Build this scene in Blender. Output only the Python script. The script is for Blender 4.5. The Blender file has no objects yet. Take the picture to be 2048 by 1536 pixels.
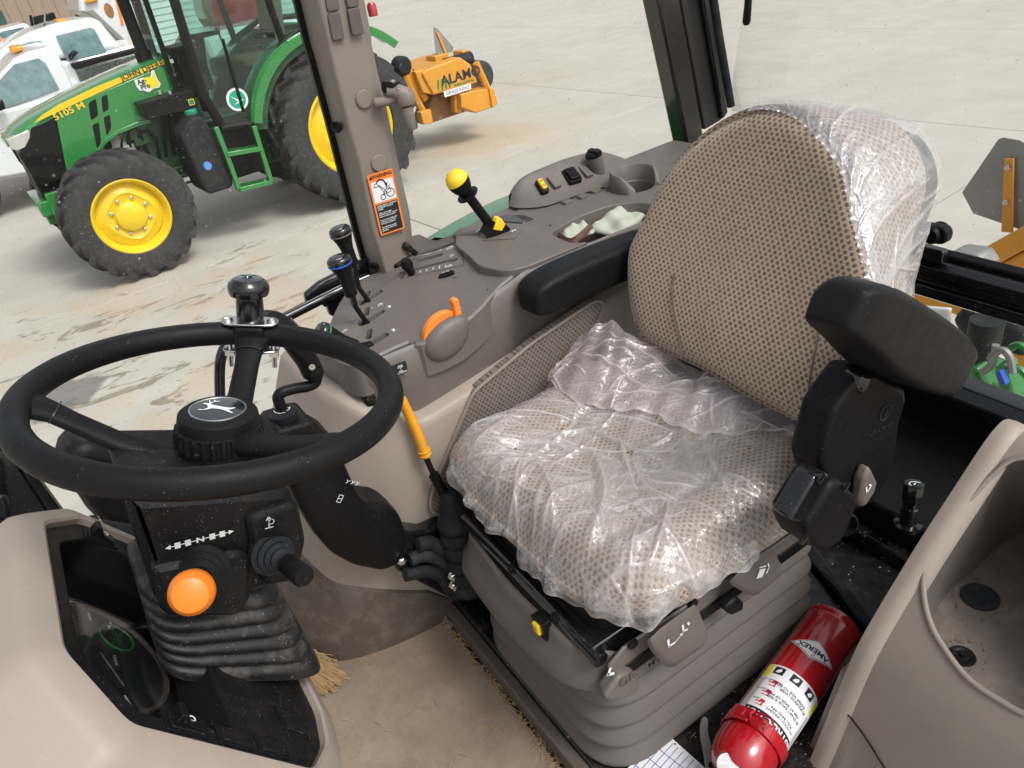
import bpy, bmesh, math, random
import numpy as np
from mathutils import Vector, Matrix
rad = math.radians
random.seed(7)
rng = np.random.default_rng(11)
SC = bpy.context.scene
COL = SC.collection
# ------------------------------------------------------------------ camera, world, sun, exposure
# world frame: X = operator's right, Y = operator's forward, Z up, ground at z = 0 (metres)
FOC = 1500.0                      # focal length in pixels of the 2048 wide photograph
PITCH, ROLL, AZ, CAMH = rad(31.8), rad(-9.7), rad(28.5), 2.4
_vh = Vector((math.cos(AZ), -math.sin(AZ), 0))
FWD = _vh * math.cos(PITCH) - Vector((0, 0, 1)) * math.sin(PITCH)
_r = FWD.cross(Vector((0, 0, 1))).normalized(); _u = _r.cross(FWD)
CR = _r * math.cos(ROLL) + _u * math.sin(ROLL)
CU = -_r * math.sin(ROLL) + _u * math.cos(ROLL)
CAM = Vector((0, 0, CAMH))
cd = bpy.data.cameras.new('camera'); cam = bpy.data.objects.new('camera', cd); COL.objects.link(cam)
cam.matrix_world = Matrix(((CR.x, CU.x, -FWD.x, CAM.x), (CR.y, CU.y, -FWD.y, CAM.y), (CR.z, CU.z, -FWD.z, CAM.z), (0, 0, 0, 1)))
cd.sensor_fit = 'HORIZONTAL'; cd.sensor_width = 36; cd.lens = FOC / 2048 * 36
cd.clip_start = 0.02; cd.clip_end = 500
SC.camera = cam

SUN_EL, SUN_AZ = 52, 200          # degrees; azimuth measured from +X towards +Y
w = bpy.data.worlds.new('World'); SC.world = w; w.use_nodes = True
nt = w.node_tree; nt.nodes.clear()
sky = nt.nodes.new('ShaderNodeTexSky'); sky.sky_type = 'NISHITA'; sky.sun_disc = False
sky.sun_elevation = rad(SUN_EL); sky.sun_rotation = rad(90 - SUN_AZ)
sky.air_density = 1.0; sky.dust_density = 4.0; sky.ozone_density = 1.0
hs = nt.nodes.new('ShaderNodeHueSaturation'); hs.inputs['Saturation'].default_value = 0.22
bg = nt.nodes.new('ShaderNodeBackground'); bg.inputs['Strength'].default_value = 0.15
wo = nt.nodes.new('ShaderNodeOutputWorld')
nt.links.new(sky.outputs[0], hs.inputs['Color']); nt.links.new(hs.outputs[0], bg.inputs['Color']); nt.links.new(bg.outputs[0], wo.inputs[0])
sd = bpy.data.lights.new('sun', 'SUN'); sd.energy = 1.3; sd.angle = rad(18); sd.color = (1, .97, .93)
sun = bpy.data.objects.new('sun', sd); COL.objects.link(sun)
_sd = Vector((math.cos(rad(SUN_EL)) * math.cos(rad(SUN_AZ)), math.cos(rad(SUN_EL)) * math.sin(rad(SUN_AZ)), math.sin(rad(SUN_EL))))
sun.rotation_euler = _sd.to_track_quat('Z', 'Y').to_euler()
SC.view_settings.view_transform = 'Standard'; SC.view_settings.look = 'None'
SC.view_settings.gamma = 1; SC.view_settings.exposure = 0.35; SC.view_settings.use_curve_mapping = False
SC.render.engine = 'CYCLES'
SC.cycles.max_bounces = 10; SC.cycles.transparent_max_bounces = 24

# ------------------------------------------------------------------ helpers
def ray(px, py): return FWD + CR * ((px - 1024) / FOC) - CU * ((py - 768) / FOC)
def P(px, py, x=None, y=None, z=None, d=None):
    """world point seen at a photograph pixel, on a plane of known x, y or z (or at a depth)"""
    r = ray(px, py)
    if x is not None: k = (x - CAM.x) / r.x
    elif y is not None: k = (y - CAM.y) / r.y
    elif z is not None: k = (z - CAM.z) / r.z
    else: k = d
    return CAM + r * k
def PP(px, py, o, n):
    r = ray(px, py); return CAM + r * ((Vector(o) - CAM).dot(Vector(n)) / r.dot(Vector(n)))
V = lambda *a: Vector(a if len(a) == 3 else a[0])

class Fr:
    """a local frame"""
    def __init__(s, o, ex, ey=None, ez=None):
        s.o = Vector(o); s.x = Vector(ex).normalized()
        if ez is not None: s.z = Vector(ez); s.z = (s.z - s.x * s.z.dot(s.x)).normalized(); s.y = s.z.cross(s.x)
        else: s.y = Vector(ey); s.y = (s.y - s.x * s.y.dot(s.x)).normalized(); s.z = s.x.cross(s.y)
    def __call__(s, a, b, c=0.0): return s.o + s.x * a + s.y * b + s.z * c
    def at(s, a, b, c=0.0): f = Fr(s(a, b, c), s.x, s.y); return f

def axframe(o, axis, ref=(0, 0, 1)):
    a = Vector(axis).normalized(); r = Vector(ref)
    if abs(a.dot(r.normalized())) > .97: r = Vector((1, 0, 0))
    x = r.cross(a).normalized(); return Fr(o, x, a.cross(x))      # z = axis
WORLD = Fr((0, 0, 0), (1, 0, 0), (0, 1, 0))

def catmull(pts, n=6, closed=False):
    pts = [Vector(p) for p in pts]; out = []; N = len(pts)
    rngi = range(N if closed else N - 1)
    for i in rngi:
        g = lambda k: pts[k % N] if closed else pts[max(0, min(N - 1, k))]
        p0, p1, p2, p3 = g(i - 1), g(i), g(i + 1), g(i + 2)
        for j in range(n):
            t = j / n
            out.append(.5 * ((2 * p1) + (p2 - p0) * t + (2 * p0 - 5 * p1 + 4 * p2 - p3) * t * t + (3 * p1 - p0 - 3 * p2 + p3) * t ** 3))
    if not closed: out.append(pts[-1].copy())
    return out
def rpoly(pts, r, n=5):
    """2-D polygon with rounded corners; r is one radius or one per corner"""
    out = []; N = len(pts)
    for i in range(N):
        p, a, b = (Vector((*pts[k % N][:2],)) for k in (i, i - 1, i + 1))
        rr = r[i] if isinstance(r, (list, tuple)) else r
        da, db = (a - p), (b - p); la, lb = da.length, db.length
        if rr <= 0 or la < 1e-9 or lb < 1e-9: out.append(p); continue
        k = min(rr, la * .49, lb * .49); A = p + da / la * k; B = p + db / lb * k
        for j in range(n + 1):
            t = j / n; out.append((1 - t) ** 2 * A + 2 * t * (1 - t) * p + t * t * B)
    return [tuple(q) for q in out]
def rrect(w, h, r, n=4): return rpoly([(-w/2, -h/2), (w/2, -h/2), (w/2, h/2), (-w/2, h/2)], r, n)

class MB:
    def __init__(s): s.v = []; s.f = []; s.uv = {}
    def add(s, vs, fs):
        o = len(s.v); s.v += [Vector(p) for p in vs]; s.f += [[i + o for i in f] for f in fs]; return s
    def box(s, fr, a, b):
        """box between local corners a and b of a frame"""
        vs = [fr(x, y, z) for z in (a[2], b[2]) for y in (a[1], b[1]) for x in (a[0], b[0])]
        return s.add(vs, [(0, 2, 3, 1), (4, 5, 7, 6), (0, 1, 5, 4), (2, 6, 7, 3), (0, 4, 6, 2), (1, 3, 7, 5)])
    def prism(s, fr, poly, c0, c1, inset=0):
        """polygon in the frame's xy, extruded from z=c0 to c1; inset makes a chamfer at the top"""
        n = len(poly); rings = [[fr(p[0], p[1], c0) for p in poly]]
        if inset:
            cx = sum(p[0] for p in poly) / n; cy = sum(p[1] for p in poly) / n
            ip = offset_poly(poly, -abs(inset)); dz = inset if c1 > c0 else -inset
            rings.append([fr(p[0], p[1], c1 - dz) for p in poly]); rings.append([fr(p[0], p[1], c1) for p in ip])
        else: rings.append([fr(p[0], p[1], c1) for p in poly])
        return s.loft(rings)
    def loft(s, rings, closed=True, caps=True):
        n = len(rings[0]); vs = [p for r in rings for p in r]; fs = []
        for i in range(len(rings) - 1):
            for j in range(n if closed else n - 1):
                k = (j + 1) % n; fs.append((i*n + j, i*n + k, (i+1)*n + k, (i+1)*n + j))
        if caps and closed: fs.append(tuple(reversed(range(n)))); fs.append(tuple(range((len(rings)-1)*n, len(rings)*n)))
        return s.add(vs, fs)
    def tube(s, path, r, n=10, sq=(1, 1), up=None, caps=True):
        path = [Vector(p) for p in path]; N = len(path); rings = []
        T = [(path[min(i+1, N-1)] - path[max(i-1, 0)]).normalized() for i in range(N)]
        u = Vector(up) if up is not None else (Vector((0, 0, 1)) if abs(T[0].z) < .9 else Vector((1, 0, 0)))
        for i in range(N):
            u = (u - T[i] * u.dot(T[i])).normalized(); b = T[i].cross(u)
            rr = r[i] if isinstance(r, (list, tuple)) else r
            rings.append([path[i] + (u * math.cos(a) * sq[0] + b * math.sin(a) * sq[1]) * rr for a in (2*math.pi*k/n for k in range(n))])
        return s.loft(rings, True, caps)
    def sweep(s, path, poly, up=(0, 0, 1), scale=None, closed=False):
        """polygon (a along up, b along side) swept along a path"""
        path = [Vector(p) for p in path]; N = len(path); rings = []; u = Vector(up)
        for i in range(N):
            if closed: T = (path[(i+1) % N] - path[i-1]).normalized()
            else: T = (path[min(i+1, N-1)] - path[max(i-1, 0)]).normalized()
            u2 = (u - T * u.dot(T)).normalized(); b = T.cross(u2); k = scale[i] if scale else 1
            rings.append([path[i] + (u2 * q[0] + b * q[1]) * k for q in poly])
        if closed: rings.append(rings[0])
        return s.loft(rings, True, not closed)
    def lathe(s, fr, prof, n=28, a0=0, a1=2*math.pi, caps=True):
        """profile of (radius, height) turned round the frame's z axis"""
        full = abs(a1 - a0 - 2*math.pi) < 1e-6; m = n if full else n + 1
        vs = [fr(r*math.cos(a0 + (a1-a0)*j/n), r*math.sin(a0 + (a1-a0)*j/n), h) for r, h in prof for j in range(m)]; fs = []
        for i in range(len(prof) - 1):
            for j in range(n if full else m - 1):
                k = (j + 1) % m; fs.append((i*m + j, i*m + k, (i+1)*m + k, (i+1)*m + j))
        if full and caps:
            if prof[0][0] > 1e-6: fs.append(tuple(reversed(range(m))))
            if prof[-1][0] > 1e-6: fs.append(tuple(range((len(prof)-1)*m, len(prof)*m)))
        return s.add(vs, fs)
    def grid(s, pts, closed_u=False):
        m, n = len(pts), len(pts[0]); fs = []
        for i in range(m - 1):
            for j in range(n - 1): fs.append((i*n + j, i*n + j + 1, (i+1)*n + j + 1, (i+1)*n + j))
        return s.add([p for r in pts for p in r], fs)
    def build(s, name, mat, parent=None, smooth=35, bevel=0, seg=2, subsurf=0, solid=0, offset=-1, recalc=True, uvf=None):
        me = bpy.data.meshes.new(name); me.from_pydata([tuple(p) for p in s.v], [], s.f)
        if recalc:
            bm = bmesh.new(); bm.from_mesh(me); bmesh.ops.remove_doubles(bm, verts=bm.verts, dist=1e-6)
            bmesh.ops.recalc_face_normals(bm, faces=bm.faces); bm.to_mesh(me); bm.free()
        o = link(name, me, mat, parent)
        if uvf:
            uv = me.uv_layers.new(name='UVMap'); 
            for poly in me.polygons:
                for li in poly.loop_indices: uv.data[li].uv = uvf(me.vertices[me.loops[li].vertex_index].co, poly.normal)
        finish(o, smooth, bevel, seg, subsurf, solid, offset); return o
def offset_poly(poly, d):
    """shift a counter-clockwise polygon outward by d"""
    n = len(poly); out = []
    ar = sum(poly[i][0]*poly[(i+1) % n][1] - poly[(i+1) % n][0]*poly[i][1] for i in range(n)); sg = 1 if ar > 0 else -1
    for i in range(n):
        p, a, b = Vector(poly[i][:2]), Vector(poly[i-1][:2]), Vector(poly[(i+1) % n][:2])
        t = ((p - a).normalized() if (p-a).length > 1e-9 else Vector((0, 0))) + ((b - p).normalized() if (b-p).length > 1e-9 else Vector((0, 0)))
        if t.length < 1e-9: out.append(tuple(p)); continue
        t.normalize(); out.append((p.x + sg*t.y*d, p.y - sg*t.x*d))
    return out
def link(name, me, mat, parent=None):
    o = bpy.data.objects.new(name, me); COL.objects.link(o)
    if mat is not None: me.materials.append(mat)
    if parent is not None: attach(o, parent)
    return o
def attach(o, parent):
    o.parent = parent
    q = parent; M = Matrix.Identity(4)
    chain = []
    while q is not None: chain.append(q); q = q.parent
    for q in reversed(chain): M = M @ q.matrix_parent_inverse @ q.matrix_basis
    o.matrix_parent_inverse = M.inverted()
def finish(o, smooth=35, bevel=0, seg=2, subsurf=0, solid=0, offset=-1):
    me = o.data
    if smooth:
        me.polygons.foreach_set('use_smooth', [True] * len(me.polygons))
        if smooth < 180: me.set_sharp_from_angle(angle=rad(smooth))
    if solid: m = o.modifiers.new('solid', 'SOLIDIFY'); m.thickness = solid; m.offset = offset
    if bevel: m = o.modifiers.new('bevel', 'BEVEL'); m.width = bevel; m.segments = seg; m.limit_method = 'ANGLE'; m.angle_limit = rad(32)
    if subsurf: m = o.modifiers.new('sub', 'SUBSURF'); m.levels = m.render_levels = subsurf
    return o
def thing(name, label, cat, loc=(0, 0, 0), group=None):
    o = bpy.data.objects.new(name, None); COL.objects.link(o); o.location = loc; o.empty_display_size = .05
    return tag(o, label, cat, group)
def tag(o, label=None, cat=None, group=None, kind=None):
    if label: o['label'] = label
    if cat: o['category'] = cat
    if group: o['group'] = group
    if kind: o['kind'] = kind
    return o
_tc = {}
def text_geo(s, size, align='CENTER', bold=0.0, ls=1.0):
    key = (s, align, bold, ls)
    if key not in _tc:
        c = bpy.data.curves.new('t', 'FONT'); c.body = s; c.align_x = align; c.align_y = 'CENTER'; c.size = 1; c.resolution_u = 3; c.offset = bold; c.space_line = ls
        ob = bpy.data.objects.new('t', c); me = bpy.data.meshes.new_from_object(ob)
        _tc[key] = ([tuple(v.co) for v in me.vertices], [tuple(p.vertices) for p in me.polygons])
        bpy.data.objects.remove(ob); bpy.data.curves.remove(c); bpy.data.meshes.remove(me)
    vs, fs = _tc[key]
    return [(x*size, y*size) for x, y, z in vs], fs
def text(mb, s, size, fr, lift=.0006, align='CENTER', bold=0.0, sx=1.0, mapf=None, ls=1.0):
    vs, fs = text_geo(s, size, align, bold, ls)
    return mb.add([(mapf(x*sx, y) if mapf else fr(x*sx, y, lift)) for x, y in vs], fs)
def decal(mb, fr, poly, lift=.0004):
    return mb.add([fr(p[0], p[1], lift) for p in poly], [tuple(range(len(poly)))])
def strokes(mb, fr, lines, w, lift=.0006):
    """polyline strokes printed on a frame's xy plane"""
    for ln in lines:
        for (x0, y0), (x1, y1) in zip(ln[:-1], ln[1:]):
            d = Vector((x1-x0, y1-y0)); L = d.length
            if L < 1e-9: continue
            d /= L; nx, ny = -d.y*w/2, d.x*w/2; ex, ey = d.x*w*.3, d.y*w*.3
            mb.add([fr(x0+nx-ex, y0+ny-ey, lift), fr(x0-nx-ex, y0-ny-ey, lift), fr(x1-nx+ex, y1-ny+ey, lift), fr(x1+nx+ex, y1+ny+ey, lift)], [(0, 1, 2, 3)])
    return mb

# ------------------------------------------------------------------ materials
class N:
    def __init__(s, name):
        s.m = bpy.data.materials.new(name); s.m.use_nodes = True; s.t = s.m.node_tree; s.t.nodes.clear()
        s.out = s.n('ShaderNodeOutputMaterial')
    def n(s, t, **k):
        x = s.t.nodes.new(t)
        for a, b in k.items(): setattr(x, a, b)
        return x
    def l(s, a, b): s.t.links.new(a, b)
    def inp(s, node, **k):
        for a, b in k.items():
            sock = node.inputs[a.replace('_', ' ')] if isinstance(a, str) else node.inputs[a]
            if hasattr(b, 'is_output') or isinstance(b, bpy.types.NodeSocket): s.l(b, sock)
            else: sock.default_value = b
        return node
    def coord(s, kind='Object', scale=(1, 1, 1), rot=(0, 0, 0), loc=(0, 0, 0)):
        c = s.n('ShaderNodeTexCoord'); m = s.n('ShaderNodeMapping'); s.l(c.outputs[kind], m.inputs['Vector'])
        m.inputs['Scale'].default_value = scale; m.inputs['Rotation'].default_value = rot; m.inputs['Location'].default_value = loc
        return m.outputs[0]
    def noise(s, vec, scale, detail=3, rough=.55, dist=0):
        x = s.n('ShaderNodeTexNoise'); s.l(vec, x.inputs['Vector']); s.inp(x, Scale=scale, Detail=detail, Roughness=rough, Distortion=dist); return x.outputs['Fac']
    def voro(s, vec, scale, feat='F1', out='Distance', rnd=1):
        x = s.n('ShaderNodeTexVoronoi', feature=feat); s.l(vec, x.inputs['Vector']); x.inputs['Scale'].default_value = scale; x.inputs['Randomness'].default_value = rnd; return x.outputs[out]
    def math(s, op, a, b=0.0, c=0.0, clamp=False):
        x = s.n('ShaderNodeMath', operation=op, use_clamp=clamp)
        for i, q in enumerate((a, b, c)):
            if isinstance(q, bpy.types.NodeSocket): s.l(q, x.inputs[i])
            else: x.inputs[i].default_value = q
        return x.outputs[0]
    def ramp(s, fac, a, b, c0=0.0, c1=1.0):
        x = s.n('ShaderNodeMapRange', clamp=True); s.inp(x, From_Min=a, From_Max=b, To_Min=c0, To_Max=c1); s.l(fac, x.inputs['Value']); return x.outputs[0]
    def mix(s, fac, a, b, blend='MIX'):
        x = s.n('ShaderNodeMix', data_type='RGBA', blend_type=blend)
        for i, q in ((0, fac), (6, a), (7, b)):
            if isinstance(q, bpy.types.NodeSocket): s.l(q, x.inputs[i])
            elif i == 0: x.inputs[0].default_value = q
            else: x.inputs[i].default_value = (*q[:3], 1)
        return x.outputs[2]
    def bump(s, h, strength=.2, dist=.002, normal=None):
        x = s.n('ShaderNodeBump'); s.l(h, x.inputs['Height']); x.inputs['Strength'].default_value = strength; x.inputs['Distance'].default_value = dist
        if normal is not None: s.l(normal, x.inputs['Normal'])
        return x.outputs[0]
    def bsdf(s, color, rough, normal=None, **k):
        b = s.n('ShaderNodeBsdfPrincipled')
        for sock, q in (('Base Color', color), ('Roughness', rough)):
            if isinstance(q, bpy.types.NodeSocket): s.l(q, b.inputs[sock])
            else: b.inputs[sock].default_value = (*q[:3], 1) if sock == 'Base Color' else q
        if normal is not None: s.l(normal, b.inputs['Normal'])
        for a, q in k.items():
            sock = b.inputs[a.replace('_', ' ')]
            if isinstance(q, bpy.types.NodeSocket): s.l(q, sock)
            else: sock.default_value = q
        s.l(b.outputs[0], s.out.inputs[0]); return b
    def done(s): return s.m
def dk(c, k): return tuple(min(1, x * k) for x in c)
def plastic(name, col, rough=.5, var=.08, dust=0.0, speck=0.0, grain=.12, gscale=1400, metal=0, coat=0, dustcol=(.36, .31, .25), spec=.5, sscale=170, scuff=0.0):
    n = N(name); c = n.coord()
    f = n.noise(c, 9, 4); f2 = n.noise(c, 55, 3)
    k = n.math('ADD', n.math('MULTIPLY', f, .7), n.math('MULTIPLY', f2, .3))
    colr = n.mix(n.ramp(k, .3, .7), dk(col, 1 - var), dk(col, 1 + var))
    rg = n.ramp(f2, .25, .75, max(.03, rough - .06), min(1, rough + .08))
    if dust:
        dm = n.math('MULTIPLY', n.ramp(n.noise(c, 26, 5, .7), .48, .75), dust, clamp=True)
        colr = n.mix(dm, colr, dustcol); rg = n.math('ADD', rg, n.math('MULTIPLY', dm, .4), clamp=True)
    if scuff:
        sc1 = n.noise(n.coord(scale=(1, .06, .3), rot=(.3, .2, .7)), 160, 2, .5); sc2 = n.ramp(n.noise(c, 7, 2), .5, .66)
        sm = n.math('MULTIPLY', n.math('MULTIPLY', n.ramp(sc1, .66, .74), sc2), scuff, clamp=True); colr = n.mix(sm, colr, dk(col, 1.7)); rg = n.math('ADD', rg, n.math('MULTIPLY', sm, .15), clamp=True)
    if speck:
        d = n.voro(c, sscale); sel = n.ramp(n.noise(c, sscale*.31, 2), .46, .62)
        s2 = n.math('MULTIPLY', n.ramp(d, .10, .17, 1, 0), sel); s2 = n.math('MULTIPLY', s2, speck, clamp=True)
        colr = n.mix(s2, colr, (.55, .5, .42)); rg = n.math('ADD', rg, n.math('MULTIPLY', s2, .4), clamp=True)
    nm = n.bump(n.noise(c, gscale, 2), grain, .0006) if grain else None
    n.bsdf(colr, rg, nm, Metallic=metal, Coat_Weight=coat, Coat_Roughness=.06, Specular_IOR_Level=spec)
    return n.done()
M = {}
M['beige'] = plastic('beige_plastic', (.315, .265, .225), .52, .05, dust=.10, speck=.22, scuff=.25, grain=.25, gscale=700)
M['beige_mid'] = plastic('beige_trim_plastic', (.235, .198, .168), .52, .06, dust=.12, speck=.2, scuff=.35, grain=.25, gscale=700)
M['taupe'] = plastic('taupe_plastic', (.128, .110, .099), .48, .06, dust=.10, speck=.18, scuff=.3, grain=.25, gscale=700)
M['taupe_dark'] = plastic('dark_taupe_plastic', (.095, .076, .068), .55, .06, dust=.10)
M['kick'] = plastic('brown_kick_plastic', (.088, .068, .056), .55, .1, dust=.25, scuff=.5)
M['bellows'] = plastic('taupe_rubber', (.118, .103, .096), .58, .05, dust=.05, speck=.12)
M['black'] = plastic('black_plastic', (.0075, .0075, .008), .42, .1, speck=.15, grain=.2, gscale=900, spec=.16)
M['black_dusty'] = plastic('dusty_black_plastic', (.009, .009, .0095), .45, .1, dust=.03, speck=.55, grain=.25, gscale=900, sscale=300, spec=.16)
M['black_grain'] = plastic('grained_black_foam', (.0085, .0085, .009), .48, .08, speck=.12, grain=.5, gscale=600, spec=.16)
M['black_gloss'] = plastic('gloss_black_paint', (.008, .008, .009), .12, .1, speck=.25, grain=.0, coat=.4)
M['black_floor'] = plastic('black_painted_steel', (.008, .008, .009), .28, .2, dust=.10, speck=.8, grain=.0, sscale=90)
M['rubber'] = plastic('grey_black_rubber', (.018, .020, .023), .6, .1, dust=.10, speck=.1, spec=.16)
M['rubber_dusty'] = plastic('dirty_black_rubber', (.012, .012, .013), .45, .1, dust=.42, speck=.8, dustcol=(.20, .185, .16), sscale=260)
M['chrome'] = plastic('zinc_plated_steel', (.62, .62, .6), .25, .05, metal=1, grain=0)
M['orange'] = plastic('orange_plastic', (.82, .24, .03), .42, .04)
M['orange_knob'] = plastic('orange_knob_plastic', (.82, .20, .015), .35, .05, dust=.12, dustcol=(.5, .2, .05))
M['orange_grip'] = plastic('orange_yellow_grip', (.75, .33, .02), .45, .05)
M['yellow'] = plastic('yellow_plastic', (.85, .58, .02), .38, .04, dust=.05)
M['post'] = plastic('post_trim_plastic', (.20, .168, .142), .55, .05, dust=.05)
M['white_ink'] = plastic('white_print', (.75, .76, .76), .6, .03, grain=0)
M['blue'] = plastic('blue_ring', (.02, .10, .55), .4, .04, grain=0)
M['green_ring'] = plastic('green_ring', (.03, .22, .05), .4, .04, grain=0)
M['grey_ring'] = plastic('grey_ring', (.12, .11, .105), .4, .04, grain=0)
M['green'] = plastic('green_paint', (.026, .205, .042), .24, .04, grain=0, coat=.7)
M['green_dark'] = plastic('dark_green_castings', (.014, .075, .022), .45, .25, dust=.2, grain=0)
M['yellow_paint'] = plastic('yellow_paint', (.78, .54, .012), .35, .06, dust=.28, dustcol=(.45, .30, .08), grain=0, coat=.3)
M['mower_orange'] = plastic('orange_machine_paint', (.66, .29, .025), .4, .08, dust=.22, grain=0, dustcol=(.4, .24, .1))
M['tyre'] = plastic('dusty_tyre_rubber', (.028, .028, .029), .75, .15, dust=.55, grain=.3, gscale=120, dustcol=(.11, .10, .095))
M['white_paint'] = plastic('white_vehicle_paint', (.72, .73, .74), .25, .04, grain=0, coat=.6)
M['amber'] = plastic('amber_lens', (.72, .30, .02), .25, .1, grain=0)
M['grey_metal'] = plastic('galvanised_steel', (.26, .26, .25), .5, .12, metal=.3, grain=0, dust=.15)
M['lamp_chrome'] = plastic('lamp_reflector', (.75, .75, .72), .12, .1, metal=.8, grain=0)
M['red'] = plastic('red_gloss_paint', (.36, .006, .012), .18, .08, grain=0, coat=.7, speck=.1)
M['paper'] = plastic('white_paper', (.72, .72, .73), .6, .03, grain=0, speck=0)
M['blue_ink'] = plastic('blue_ink', (.06, .06, .38), .6, .03, grain=0)
M['black_ink'] = plastic('black_ink', (.012, .012, .013), .55, .03, grain=0)
M['red_ink'] = plastic('red_ink', (.5, .015, .03), .5, .03, grain=0)
M['orange_ink'] = plastic('orange_print', (.80, .21, .03), .5, .03, grain=0)
M['yellow_ink'] = plastic('yellow_print', (.8, .66, .03), .5, .03, grain=0)
M['teal_ink'] = plastic('green_print', (.0, .33, .2), .5, .03, grain=0)
def glass(name, tint=(.93, .96, .95), base=.03, spots=.0, film=0.0, rough=.02, sscale=60):
    n = N(name); c = n.coord()
    tr = n.n('ShaderNodeBsdfTransparent'); tr.inputs['Color'].default_value = (*tint, 1)
    gl = n.n('ShaderNodeBsdfGlossy'); gl.inputs['Roughness'].default_value = rough
    fr = n.n('ShaderNodeFresnel'); fr.inputs['IOR'].default_value = 1.45
    m1 = n.n('ShaderNodeMixShader'); n.l(n.math('ADD', n.math('MULTIPLY', fr.outputs[0], .35), base, clamp=True), m1.inputs[0]); n.l(tr.outputs[0], m1.inputs[1]); n.l(gl.outputs[0], m1.inputs[2])
    res = m1.outputs[0]
    if spots or film:
        df = n.n('ShaderNodeBsdfDiffuse'); df.inputs['Color'].default_value = (.62, .6, .56, 1)
        tl = n.n('ShaderNodeBsdfTranslucent'); tl.inputs['Color'].default_value = (.62, .6, .56, 1)
        dm = n.n('ShaderNodeMixShader'); dm.inputs[0].default_value = .5; n.l(df.outputs[0], dm.inputs[1]); n.l(tl.outputs[0], dm.inputs[2])
        d = n.voro(c, sscale); s1 = n.math('MULTIPLY', n.ramp(d, .06, .13, 1, 0), n.ramp(n.noise(c, sscale*.2, 2), .45, .62))
        d2 = n.voro(c, sscale*2.7); s2 = n.math('MULTIPLY', n.ramp(d2, .06, .14, 1, 0), n.ramp(n.noise(c, sscale*.4, 2), .45, .6))
        sp = n.math('MULTIPLY', n.math('ADD', s1, s2, clamp=True), spots)
        fl = n.math('MULTIPLY', n.ramp(n.noise(c, 5, 5, .65), .35, .8), film)
        m2 = n.n('ShaderNodeMixShader'); n.l(n.math('ADD', sp, fl, clamp=True), m2.inputs[0]); n.l(res, m2.inputs[1]); n.l(dm.outputs[0], m2.inputs[2]); res = m2.outputs[0]
    n.l(res, n.out.inputs[0]); return n.done()
M['glass'] = glass('cab_glass', (.95, .985, .97), .0, .55, .035, sscale=38)
M['glass_dusty'] = glass('dusty_cab_glass', (.95, .98, .96), .0, .85, .06, sscale=75)
M['glass_teal'] = glass('tinted_vehicle_glass', (.42, .55, .54), .06, .3, .02, sscale=20)
M['glass_cab'] = glass('tinted_tractor_glass', (.72, .86, .82), .03, .2, .03, sscale=20)
M['clear'] = glass('clear_plastic', (.97, .97, .97), .04)
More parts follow.
